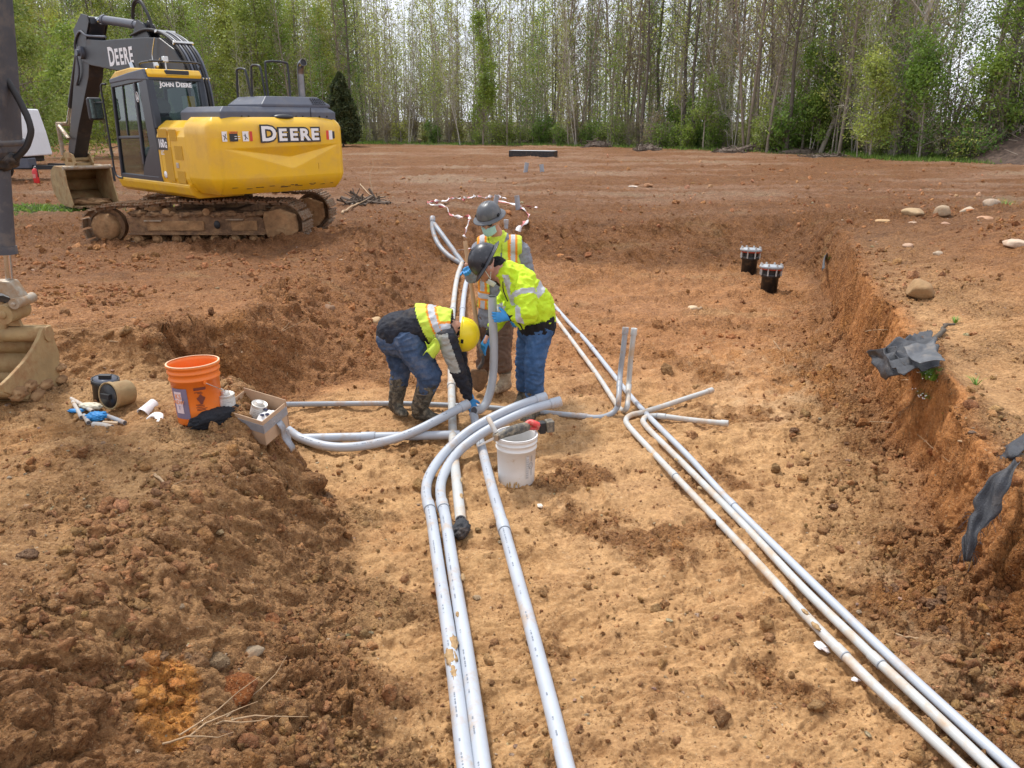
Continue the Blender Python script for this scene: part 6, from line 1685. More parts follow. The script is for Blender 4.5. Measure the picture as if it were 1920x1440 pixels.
strip([W(1905, 866, .78), W(1880, 895, .72), W(1858, 930, .62), W(1846, 962, .53), W(1828, 985, .46), W(1818, 1012, .39), W(1812, 1052, .28)], [.03, .06, .09, .09, .055, .055, .02], 'frayed black fabric strip hanging down the face of the near right bank', 'fabric_strip', 2)
strip([W(1543, 505, .46), W(1546, 484, .50), W(1562, 466, .54), W(1592, 459, .56)], [.03, .06, .08, .03], 'small black fabric scrap at the far rim of the right bank', 'fabric_strip', 3)

def root(pts, r, label, name='root', branches=0, seed=0, m=M_ROOT, grp=None):
    rnd = random.Random(seed); o0_ = Vector(pts[0]); path = smooth_path([Vector(p) - o0_ for p in pts], 6)
    path = [p + Vector((rnd.gauss(0, r * .5), rnd.gauss(0, r * .5), rnd.gauss(0, r * .3))) for p in path]
    n = len(path); mb = MB(); mb.tube(path, [r * (1 - .7 * i / n) for i in range(n)], 7)
    o = mb.build(name, m, loc=o0_); tag(o, label, 'root', grp)
    for b in range(branches):
        i = rnd.randrange(n // 5, n - 2); d = (path[i + 1] - path[i]).normalized(); L = rnd.uniform(4, 12) * r * 4
        d2 = (d + Vector((rnd.uniform(-.9, .9), rnd.uniform(-.9, .9), rnd.uniform(-.1, .6)))).normalized(); p = path[i]; pl = [p]
        for k in range(5): d2 = (d2 + Vector((rnd.gauss(0, .3), rnd.gauss(0, .3), rnd.gauss(0, .2)))).normalized(); p = p + d2 * L / 5; pl.append(p)
        MB().tube(pl, [r * .45 * (1 - .15 * k) for k in range(6)], 5).build('rootlet', m, o)
    return o
def rp(l, off=.012): return [G(u, v, off) for u, v in l]
root(rp([(190, 1440), (262, 1412), (330, 1392), (392, 1372), (425, 1352)]), .011, 'thick pale root lying across the bottom left corner', branches=9, seed=1)
root(rp([(500, 1290), (492, 1330), (470, 1362), (425, 1385), (350, 1400)]), .003, 'thin curved rootlet circling below the large orange clod', seed=2)
root(rp([(283, 888), (318, 915), (350, 970), (385, 1015), (418, 1048)]), .0055, 'long thin root slanting down the middle of the left slope', seed=3, branches=2)
root(rp([(290, 890), (330, 925), (360, 940)]), .008, 'forked root end at the top of the left slope', seed=4)
root(rp([(262, 1210), (300, 1192), (345, 1178), (388, 1160)]), .006, 'pale twig above the yellow clay scrape', seed=5, branches=2)
root(rp([(492, 928), (525, 932), (560, 945)]), .007, 'short pale twig under the earth mound', seed=6)
root(rp([(470, 900), (484, 940), (487, 975)]), .0035, 'thin root hanging down the face of the earth mound', seed=7, branches=2)
root(rp([(1680, 1192), (1720, 1198), (1770, 1204), (1825, 1206)]), .0065, 'pale stick lying at the foot of the right trench wall', seed=8)
root(rp([(1590, 742), (1640, 722), (1690, 715), (1730, 720)]), .005, 'thin root arching along the right bank below the black fabric', seed=9, branches=2)
root(rp([(1665, 768), (1700, 752), (1735, 738)]), .006, 'root poking from the right bank below the grass tuft', seed=10)
root(rp([(1620, 622), (1640, 624), (1662, 624)]), .006, 'short dark stick on the right bank above the black fabric', seed=11)
root(rp([(1798, 832), (1830, 842), (1850, 846)]), .007, 'pale stick on top of the near right bank', seed=12)
root(rp([(1600, 790), (1690, 800), (1780, 868)]), .003, 'hair-thin root trailing down the near right bank', seed=13, branches=4)
root(rp([(345, 620), (380, 645), (430, 646), (480, 638)]), .008, 'dark root running along the lip of the back left bank', seed=14, branches=4)
root(rp([(470, 640), (485, 630), (500, 632), (522, 628)]), .011, 'pale stub of root at the lip of the back left bank', seed=15, branches=3)
root(rp([(205, 640), (230, 643)]), .006, 'short root stub left of the orange bucket on the bank lip', seed=16)
root(rp([(565, 632), (560, 660), (545, 690), (530, 720)]), .005, 'thin root hanging in the bay right of the orange bucket', seed=17, branches=4)
root(rp([(395, 655), (380, 672), (388, 690)]), .004, 'rootlet hanging behind the orange bucket', seed=18, branches=3)
root(rp([(688, 498), (712, 507), (742, 530)], .02), .018, 'split pale stick lying on the left bank near the workers', 'stick', seed=19)
root(rp([(675, 345), (690, 362), (705, 372)], .05), .02, 'pale stick standing in the brush behind the tracks', 'stick', seed=20)
root(rp([(640, 400), (665, 385), (700, 372), (730, 368)], .05), .03, 'grey broken branch in the brush behind the tracks', 'stick', seed=21, branches=5)
root(rp([(1450, 640), (1462, 655), (1478, 700)]), .005, 'dry twig on the soil near the right trench wall', seed=22, branches=3)
wg = mat('dry_stalk', (.45, .34, .20), .8)
def plant(u, v, label, n, h, cols, seed, name='grass_tuft', flowers=0, spread=.07):
    p = G(u, v); rnd = random.Random(seed); t = thing(name, label, 'grass', (p.x, p.y, p.z))
    mb = MB()
    for i in range(n):
        a = rnd.uniform(0, 2 * PI); r0 = rnd.uniform(0, spread); l = h * rnd.uniform(.5, 1.1); ln = rnd.uniform(.2, .9)
        b = Vector((r0 * math.cos(a), r0 * math.sin(a), 0)); d = Vector((math.cos(a + .5) * ln, math.sin(a + .5) * ln, 1)).normalized()
        w = rnd.uniform(.002, .004); s_ = Vector((-math.sin(a), math.cos(a), 0)) * w
        m_ = b + d * l * .55; e = m_ + (d + Vector((math.cos(a) * .5, math.sin(a) * .5, -.5))).normalized() * l * .45
        mb.add([b - s_, b + s_, m_ + s_ * .8, m_ - s_ * .8, e], [(0, 1, 2, 3), (3, 2, 4)], 0)
    mb.build('blades', cols, t)['kind'] = 'stuff'
    if flowers:
        mb = MB()
        for i in range(flowers): mb.ell((rnd.uniform(-.12, .16), rnd.uniform(-.10, .10), rnd.uniform(.005, .04)), (.006, .006, .004), seg=6, rings=3)
        mb.build('white_petals', M_WHITE, t)['kind'] = 'stuff'
    return t
MG = mat('grass_green', (.16, .30, .04), .6, var=.35, vscale=40)
plant(1745, 712, 'green tuft of weeds with white petals beside the black fabric', 170, .11, MG, 1, flowers=40)
plant(1742, 745, 'lower green tuft on the lip of the right bank', 90, .07, MG, 2, flowers=40)
plant(1790, 606, 'yellow-green sprig beyond the black fabric', 30, .08, MG, 3, spread=.02)
plant(1830, 722, 'small lone weed right of the white petals', 16, .11, MG, 4, spread=.015)
plant(1775, 790, 'tiny weed sprouting below the white petals', 30, .05, MG, 5, spread=.03)
plant(1555, 487, 'weed at the far rim of the right bank', 40, .12, MG, 6)
plant(1885, 392, 'grass growing behind the sloping stone on the heap', 120, .30, MG, 7, spread=.2)
root(rp([(1735, 650), (1760, 625), (1785, 608)], .03), .03, 'dark frayed stub of brushwood behind the black fabric', 'brushwood', seed=31, branches=0, m=mat('dark_bark', (.10, .08, .06), .9))
# ------------------------------------------------------------ the three workers
def cloth_mat(name, c, rough=.85, var=.12, vs_=18, bump=.35, bs=140, dirt=0.0, dc=(.35, .22, .12), dsc=9, dlo=.5, dhi=.66, sheen=.0, metal=0.0):
    return mat(name, c, rough, metal, var, vs_, bump, bs, dirt, dsc, dc, dlo, dhi, 0, .3, sheen)
M_LIME = cloth_mat('hivis_lime', (.58, .80, .03), .7, .07); M_LIME2 = cloth_mat('hivis_vest', (.60, .76, .08), .75, .08, dirt=.25)
M_SILV = cloth_mat('reflective_tape', (.50, .51, .54), .45, .08); M_VORG = cloth_mat('vest_orange', (.85, .30, .03), .75, .08)
M_GREYS = cloth_mat('grey_shirt', (.25, .26, .30), .9, .2, 25); M_JEAN = cloth_mat('denim', (.055, .090, .165), .9, .45, 9, dirt=.45, dc=(.22, .20, .18))
M_JEAN2 = cloth_mat('denim_blue', (.050, .115, .25), .9, .35, 9, dirt=.15, dc=(.25, .3, .38)); M_BRNP = cloth_mat('brown_trousers', (.17, .105, .075), .9, .25, 14, dirt=.3)
M_NAVY = cloth_mat('dark_jacket', (.022, .024, .034), .8, .25, 14, dirt=.2, dc=(.2, .15, .1)); M_BLKK = cloth_mat('black_knit', (.012, .012, .014), .85)
M_LGRY = cloth_mat('sleeve_grey', (.38, .39, .36), .85, .12, 20, dirt=.3)
M_SKIN = mat('skin', (.52, .27, .19), .55, var=.10, vscale=30, bump=.1, bscale=200); M_TEAL = mat('mask_teal', (.38, .62, .60), .85, var=.05)
M_MSKW = mat('mask_white', (.66, .74, .68), .85); M_HATG = mat('hat_grey', (.085, .09, .10), .38, var=.12, vscale=12, dirt=.2, dscale=14, dcol=(.3, .28, .25)); M_HATK = mat('hat_black', (.028, .030, .038), .35, var=.2, vscale=20, dirt=.35, dscale=24, dcol=(.22, .22, .24), dlo=.55, dhi=.7)
M_HATY = mat('hat_yellow', (.86, .66, .015), .35, var=.04, dirt=.3, dscale=30, dcol=(.3, .25, .05), dlo=.62, dhi=.7)
M_CAMO = mat('boot_mud', (.16, .135, .095), .8, var=.5, vscale=26, dirt=.8, dscale=16, dcol=(.035, .032, .028), dlo=.47, dhi=.55, bump=.4)
M_BOOTT = mat('boot_tan', (.40, .31, .21), .8, var=.25, vscale=20, dirt=.7, dscale=12, dcol=(.20, .12, .07), dlo=.5, dhi=.6); M_SOLE = mat('boot_sole', (.05, .045, .04), .8, dirt=.8, dscale=12)
M_CREAM = mat('cream_logo', (.72, .62, .48), .6); M_GLASSES = mat('sunglasses', (.008, .008, .01), .15)
def capsule(mb, p0, p1, r0, r1, side=None, seg=18):
    """round-ended tapering limb; radii are numbers or (across, deep) pairs, side = direction of 'across'"""
    p0, p1 = Vector(p0), Vector(p1); t = (p1 - p0); L = t.length; t = t / L if L > 1e-6 else Vector((0, 0, 1))
    ra0, rb0 = r0 if isinstance(r0, tuple) else (r0, r0); ra1, rb1 = r1 if isinstance(r1, tuple) else (r1, r1)
    s_ = Vector(side) if side is not None else (t.cross(Vector((0, 1, 0))) if abs(t.y) < .9 else t.cross(Vector((1, 0, 0))))
    s_ = (s_ - t * s_.dot(t)).normalized(); d_ = t.cross(s_)
    rings = []; K = 5
    for i in range(K): a = -PI / 2 + (PI / 2) * (i + .12) / K; m_ = min(ra0, rb0); rings.append((p0 + t * math.sin(a) * m_, math.cos(a) * ra0, math.cos(a) * rb0))
    for i in range(5): f = i / 4; rings.append((p0 + t * L * f, ra0 + (ra1 - ra0) * f, rb0 + (rb1 - rb0) * f))
    for i in range(K): a = (PI / 2) * (i + 1 - .12) / K; m_ = min(ra1, rb1); rings.append((p1 + t * math.sin(a) * m_, math.cos(a) * ra1, math.cos(a) * rb1))
    vs_ = []
    for c, ra, rb in rings:
        for k in range(seg): a = 2 * PI * k / seg; vs_.append(c + s_ * math.cos(a) * ra + d_ * math.sin(a) * rb)
    n = len(rings); fs = []
    for i in range(n - 1):
        for k in range(seg): a = i * seg + k; b = i * seg + (k + 1) % seg; fs.append((a, b, b + seg, a + seg))
    fs += [tuple(range(seg - 1, -1, -1)), tuple(range((n - 1) * seg, n * seg))]
    mb.add(vs_, fs)
def remesh(mb, voxel):
    me = mb.mesh('tmp', M_SKIN); bm = bmesh.new(); bm.from_mesh(me); bmesh.ops.recalc_face_normals(bm, faces=bm.faces); bm.to_mesh(me); bm.free()
    o = bpy.data.objects.new('tmp', me); col.objects.link(o); md = o.modifiers.new('r', 'REMESH'); md.mode = 'VOXEL'; md.voxel_size = voxel; md.use_smooth_shade = True
    dg = bpy.context.evaluated_depsgraph_get(); dg.update(); out = bpy.data.meshes.new_from_object(o.evaluated_get(dg)); bpy.data.objects.remove(o); return out
def mesh_np(me):
    v = np.empty(len(me.vertices) * 3, np.float32); me.vertices.foreach_get('co', v); v = v.reshape(-1, 3)
    e = np.empty(len(me.edges) * 2, np.int32); me.edges.foreach_get('vertices', e); return v, e.reshape(-1, 2)
def garment(name, mb, voxel, mats_, fn, parent, smooth=5, fold=None, cut=None, wr=None):
    me = remesh(mb, voxel); v, e = mesh_np(me); deg = np.bincount(e.ravel(), minlength=len(v)).astype(np.float32)[:, None]
    for it in range(smooth):
        s = np.zeros_like(v); 
        for k in range(3): s[:, k] = np.bincount(e[:, 0], v[e[:, 1], k], len(v)) + np.bincount(e[:, 1], v[e[:, 0], k], len(v))
        v = v * .45 + (s / np.maximum(deg, 1)) * .55
    me.vertices.foreach_set('co', v.ravel()); me.update()
    if fold:
        no = np.empty(len(v) * 3, np.float32); me.vertices.foreach_get('normal', no); no = no.reshape(-1, 3)
        amp, sx, sy, sz = fold
        w = .05 * perlin(v[:, 0] * 6, v[:, 1] * 6, v[:, 2] * 6)
        x, y, z = v[:, 0] / sx + w * 12, v[:, 1] / sy, v[:, 2] / sz + w * 10
        r_ = 1 - np.abs(perlin(x, y, z)) * 2.6; r2 = 1 - np.abs(perlin(x * 2.2 + 9, y * 2.2, z * 2.2)) * 2.6
        v = v + no * (amp * (.7 * r_ + .35 * r2 - .35))[:, None]
        me.vertices.foreach_set('co', v.ravel()); me.update()
    me.materials.clear()
    for m in mats_: me.materials.append(m)
    c = np.empty(len(me.polygons) * 3, np.float32); me.polygons.foreach_get('center', c); c = c.reshape(-1, 3)
    if fn is not None and len(mats_) > 1: me.polygons.foreach_set('material_index', np.asarray(fn(c), np.int32))
    me.polygons.foreach_set('use_smooth', np.ones(len(me.polygons), bool))
    if cut is not None:
        kill = np.where(cut(c))[0]; bm = bmesh.new(); bm.from_mesh(me); bm.faces.ensure_lookup_table(); bmesh.ops.delete(bm, geom=[bm.faces[int(i)] for i in kill], context='FACES'); bm.to_mesh(me); bm.free()
    me.name = name; o = bpy.data.objects.new(name, me); col.objects.link(o); o.parent = parent
    if cut is not None: md = o.modifiers.new('s', 'SOLIDIFY'); md.thickness = .006; md.offset = 0
    return o
def seg_t(c, a, b):
    a = np.array(a[:]); b = np.array(b[:]); d = b - a; t = ((c - a) @ d) / (d @ d); dist = np.linalg.norm(c - (a + np.clip(t, 0, 1)[:, None] * d), axis=1); return t, dist
def hard_hat(parent, c, axis, front, m, brim_full=True, s=1.0):
    ax = Vector(axis).normalized(); f = Vector(front); f = (f - ax * f.dot(ax)).normalized(); l = ax.cross(f); M = Matrix((f, l, ax)).transposed().to_4x4(); M.translation = Vector(c)
    h = thing('hard_hat', None, None); h.parent = parent; h.matrix_local = M
    prof = [(.118 * s, 0)] + [(s * .118 * math.cos(a) ** .8, s * .135 * math.sin(a)) for a in np.linspace(.12, PI / 2 - .02, 9)] + [(.001, s * .1352)]
    MB().lathe(prof, seg=32, sx=1.16, sy=1.0).build('shell', m, h, solid=.004)
    for y_ in (-.032, 0, .032):
        pts = [(s * .118 * 1.16 * math.cos(a) * (.985 if y_ else 1.0), y_ * s, s * .137 * math.sin(a) * (.975 if y_ else 1.01)) for a in np.linspace(.45, PI - .45, 12)]
        MB().tube(pts, .007 * s, 6, flat=.6).build('ridge', m, h)
    if brim_full: MB().lathe([(.112 * s, .012), (.120 * s, .004), (.155 * s, -.010), (.162 * s, -.014), (.158 * s, -.018), (.118 * s, -.004)], seg=36, sx=1.13, sy=1.0).build('brim', M_HATG if m is M_HATG else m, h)
    else:
        mb = MB(); mb.grid(lambda u, v: ((.118 + .055 * v * math.sin(PI * u) ** .5) * s * 1.16 * math.sin(PI * u) * 1.0 if True else 0, (.118 + .01 * v) * s * math.cos(PI * u), -.004 - .012 * v), 18, 4); mb.build('brim', m, h, solid=.004)
        MB().lathe([(.117 * s, .010), (.124 * s, .004), (.124 * s, -.006), (.117 * s, -.006)], seg=32, sx=1.16).build('rim', m, h)
    for y_ in (-1, 1): MB().box((.03, y_ * .119 * s, .018), (.035, .012, .022)).build('side_slot', M_BLKK, h, bevel=.003)
    return h
def hand(parent, wrist, palm_dir, back, thumb_side, m, curl=(.5, .5, .5, .5), scale=1.0, name='glove', spread=.06, thumb_curl=.4, cuff=None):
    """palm_dir: wrist->knuckles; back: out of the back of the hand; thumb_side: +1/-1 across"""
    d = Vector(palm_dir).normalized(); b = Vector(back); b = (b - d * b.dot(d)).normalized(); s_ = d.cross(b) * thumb_side; w = Vector(wrist); k = scale; mb = MB()
    capsule(mb, w + d * .018 * k, w + d * .078 * k, (.030 * k, .017 * k), (.040 * k, .014 * k), s_)
    if cuff is not None: capsule(mb, w + Vector(cuff).normalized() * .055 * k, w + d * .02 * k, .033 * k, (.029 * k, .020 * k), s_)
    for i, (off, L) in enumerate(((.030, .074), (.010, .082), (-.010, .076), (-.029, .060))):
        base = w + d * .078 * k + s_ * off * k; fd = (d + s_ * off * spread * 30).normalized(); p = base - fd * .012 * k; c = curl[i]; seg_ = (.46, .30, .24); rr = .0098 * k
        for j, f in enumerate(seg_):
            ang = c * (.7 if j == 0 else 1.15); nd = (fd * math.cos(ang) - b * math.sin(ang)).normalized(); b2 = (b * math.cos(ang) + fd * math.sin(ang)).normalized(); q_ = p + nd * (L * f + (.012 if j == 0 else 0)) * k
            capsule(mb, p, q_, rr, rr * .92, seg=10); p = q_; fd = nd; b = b2; rr *= .92
        b = Vector(back); b = (b - d * b.dot(d)).normalized()
    tb_ = w + d * .026 * k + s_ * .026 * k; td = (d * .62 + s_ * .72 - b * thumb_curl * .5).normalized(); p1_ = tb_ + td * .040 * k; td2 = (td + d * .35 - b * thumb_curl).normalized(); p2_ = p1_ + td2 * .030 * k
    capsule(mb, tb_, p1_, .0145 * k, .0115 * k, seg=10); capsule(mb, p1_, p2_, .0112 * k, .0098 * k, seg=10)
    return garment(name, mb, .0042, [m], None, parent, smooth=1)
def head_shape(mb, c, up, fwd, s=1.0):
    u_ = Vector(up).normalized(); f = Vector(fwd); f = (f - u_ * f.dot(u_)).normalized(); l = u_.cross(f); c = Vector(c)
    M = Matrix((f, l, u_)).transposed()
    mb.ell(c + u_ * .015 * s, (.098 * s, .076 * s, .108 * s), M, 20, 14); capsule(mb, c + f * .020 * s - u_ * .03 * s, c + f * .050 * s - u_ * .082 * s, (.058 * s, .050 * s), (.034 * s, .028 * s), l)
    capsule(mb, c + f * .088 * s + u_ * .012 * s, c + f * .108 * s - u_ * .022 * s, .010 * s, .015 * s, seg=10)          # nose
    mb.ell(c + f * .085 * s - u_ * .055 * s, (.012 * s, .024 * s, .009 * s), M, 12, 8)                                         # lips
    for q in (-1, 1):
        mb.ell(c + f * .080 * s + l * q * .032 * s + u_ * .028 * s, (.014 * s, .020 * s, .008 * s), M, 10, 8)                  # brow
        mb.ell(c - f * .004 * s + l * q * .078 * s - u_ * .005 * s, (.020 * s, .009 * s, .032 * s), M, 12, 8)                  # ear
    return f, l, u_
def boot(mb, ankle, toe, top, r=.062, z0=None):
    a, t_, tp = Vector(ankle), Vector(toe), Vector(top); z0 = min(a.z, t_.z) if z0 is None else z0
    capsule(mb, tp, a + Vector((0, 0, .05)), r * 1.12, r * .88); heel = a + (a - t_).normalized() * .03; heel.z = z0 + .048; tt = Vector(t_); tt.z = z0 + .040; d = (tt - heel); side = Vector((-d.y, d.x, 0))
    capsule(mb, heel, heel + d * .45, (.044, .046), (.050, .050), side); capsule(mb, heel + d * .45, tt, (.050, .046), (.048, .034), side); capsule(mb, a + Vector((0, 0, .06)), heel + d * .55 + Vector((0, 0, .01)), .055, .045)
def mesh_boot(name, parent, ankle, toe, top, mats_, fn=None, r=.062, z0=None):
    mb = MB(); boot(mb, ankle, toe, top, r, z0); return garment(name, mb, .009, mats_, fn, parent, 3, (.006, .05, .05, .035))

# ---------------- rear worker, upright, looking down
def worker_rear():
    A = thing('person', 'worker upright at the back in grey hard hat, mask and orange-yellow vest', 'person', W(930, 735, 0.0)); O = Vector(A.location)
    J = lambda u, v, Y: WY(u, v, Y) - O
    Yc = 7.15
    hat_c = J(917, 404, 7.02); head = J(919, 413, 7.04); neck = J(936, 445, 7.12); chest = J(937, 490, 7.16); waist = J(932, 555, 7.18); hip = J(928, 600, 7.18)
    sl, sr = J(899, 468, 7.14), J(979, 470, 7.18); el, hl = J(884, 520, 7.05), J(877, 503, 6.98)
    er, hr = J(994, 530, 7.16), J(975, 590, 7.0)
    hpl, hpr = J(912, 605, 7.20), J(945, 604, 7.16); kl, kr = J(908, 662, 7.18), J(944, 668, 7.08); al, ar_ = J(906, 712, 7.26), J(948, 722, 7.06)
    tl, tr_ = J(900, 727, 7.12), J(926, 738, 6.93)
    up, fw = Vector((-.22, -.30, .93)), Vector((-.35, -.85, -.35))
    mb = MB(); f, l, u_ = head_shape(mb, head, up, fw); capsule(mb, head - u_ * .05, neck, .056, .058); capsule(mb, neck, chest, .055, .07); capsule(mb, chest - Vector((0, 0, .03)), waist, (.13, .08), (.11, .08), (1, 0, 0)); capsule(mb, waist, hip, (.12, .08), (.13, .09), (1, 0, 0))
    for s_, e_, h_ in ((sl, el, hl), (sr, er, hr)): capsule(mb, s_, e_, .045, .038); capsule(mb, e_, h_, .036, .025); capsule(mb, h_, h_ + (h_ - e_).normalized() * .05, .024, .02)
    for a_, k_, n_ in ((hpl, kl, al), (hpr, kr, ar_)): capsule(mb, a_, k_, .07, .05); capsule(mb, k_, n_, .048, .035); 
    garment('body', mb, .0095, [M_SKIN], None, A, 2)
    hard_hat(A, hat_c, up, fw, M_HATG, s=.92)
    # sunglasses and mask
    g = thing('sunglasses', None, None); g.parent = A
    for q in (-1, 1):
        M = Matrix((f, l, u_)).transposed(); MB().ell(head + f * .092 + l * q * .033 + u_ * .006, (.010, .029, .019), M, 14, 8).build('lens', M_GLASSES, g); MB().tube([head + f * .088 + l * q * .06 + u_ * .01, head + l * q * .082 + u_ * .008], .004, 6).build('temple', M_GLASSES, g)
    MB().tube([head + f * .10 - l * .01 + u_ * .01, head + f * .10 + l * .01 + u_ * .01], .004, 6).build('bridge', M_GLASSES, g)
    mb = MB(); 
    def mk(u, v):
        a = (u - .5) * 2.1; z_ = -.018 - .085 * v; bul = 1 + .10 * math.sin(PI * v) + .012 * math.sin(v * 18)
        return head + f * (.095 * bul * math.cos(a) + .012) + l * (.080 * math.sin(a)) + u_ * (z_ * (.55 + .45 * math.cos(a)) - .004)
    mb.grid(mk, 16, 10); mb.build('face_mask', M_TEAL, A, solid=.003)
    for q in (-1, 1): MB().tube([head + f * .055 + l * q * .072 - u_ * .03, head - f * .005 + l * q * .086 + u_ * .012], .002, 5).build('mask_loop', M_MSKW, A)
    # grey work shirt with sleeves
    mb = MB(); capsule(mb, neck - Vector((0, 0, .03)), neck + Vector((0, 0, .005)), (.080, .078), (.072, .070), (1, 0, 0)); capsule(mb, J(912, 461, 7.15), J(966, 462, 7.17), (.085, .10), (.085, .10), (0, 0, 1)); capsule(mb, J(930, 449, 7.12), J(943, 449, 7.14), (.070, .085), (.070, .085), (0, 0, 1))
    capsule(mb, chest, waist, (.190, .125), (.165, .118), (1, 0, 0)); capsule(mb, waist, hip + Vector((0, 0, -.02)), (.168, .12), (.172, .125), (1, 0, 0)); 
    for s_, e_, h_ in ((sl, el, hl), (sr, er, hr)): capsule(mb, s_, e_, .076, .060); capsule(mb, e_, e_ + (h_ - e_) * .80, .058, .046)
    cx = chest.x
    def shirt(c): 
        front = c[:, 1] < chest.y + .02; x = np.abs(c[:, 0] - (cx - .035)); return np.where(front & (x < .052 - .30 * np.clip(chest.z + .10 - c[:, 2], -1, .12)) & (c[:, 2] > chest.z - .05), 1, 0)
    garment('work_shirt', mb, .011, [M_GREYS, M_LIME2], shirt, A, 4, (.010, .09, .09, .05))
    # vest
    mb = MB(); capsule(mb, J(909, 459, 7.15), J(968, 460, 7.17), (.094, .115), (.094, .115), (0, 0, 1)); capsule(mb, chest, waist, (.205, .142), (.182, .136), (1, 0, 0)); capsule(mb, waist, waist - Vector((0, 0, .12)), (.182, .136), (.185, .14), (1, 0, 0))
    def vest(c):
        x = c[:, 0] - (cx - .02); a = np.abs(x); k = np.where(a < .098, 1, np.where(a < .120, 0, np.where(a < .162, 2, np.where(a < .182, 0, 1))))
        band = (np.abs(c[:, 2] - (waist.z + .02)) < .026); edge = (np.abs(c[:, 2] - (waist.z + .02)) < .045); k = np.where(edge, 0, k); return np.where(band, 2, k)
    def cutv(c):
        front = c[:, 1] < chest.y - .01; x = c[:, 0] - (cx - .035); return (front & (np.abs(x) < .062 - .05 * (c[:, 2] - chest.z) * 0)) | (np.abs(c[:, 0] - cx) > .205) & (c[:, 2] > chest.z - .05) | ((np.abs(x) < .075) & (c[:, 2] > sl.z + .09)) | (c[:, 2] < waist.z - .10)
    garment('safety_vest', mb, .010, [M_VORG, M_LIME2, M_SILV], vest, A, 4, (.006, .10, .10, .07), cutv)
    # trousers, boots, gloves
    mb = MB(); capsule(mb, hip + Vector((0, 0, .05)), hip - Vector((0, 0, .04)), (.155, .115), (.165, .12), (1, 0, 0))
    for a_, k_, n_ in ((hpl, kl, al), (hpr, kr, ar_)): capsule(mb, a_, k_, .098, .075); capsule(mb, k_, k_ + (n_ - k_) * .42, .076, .078)
    garment('trousers', mb, .011, [M_BRNP], None, A, 4, (.010, .10, .10, .045))
    mesh_boot('boot', A, al, tl, kl + (al - kl) * .35, [M_CAMO], None, .060, 0.012)
    mesh_boot('boot', A, ar_, tr_, kr + (ar_ - kr) * .30, [M_CAMO, M_BOOTT], lambda c: (c[:, 2] < .19).astype(int), .062, 0.012)
    hand(A, hl + Vector((.012, .035, -.01)), (-.25, -.75, .15), (-.5, .1, .8), 1, M_GLOVE, (1.2, 1.25, 1.3, 1.3), 1.05, cuff=(el - hl))
    hand(A, hr, (-.4, -.5, -.6), (.3, -.6, .3), -1, M_GLOVE, (.7, .7, .8, .8), 1.0)
    return A
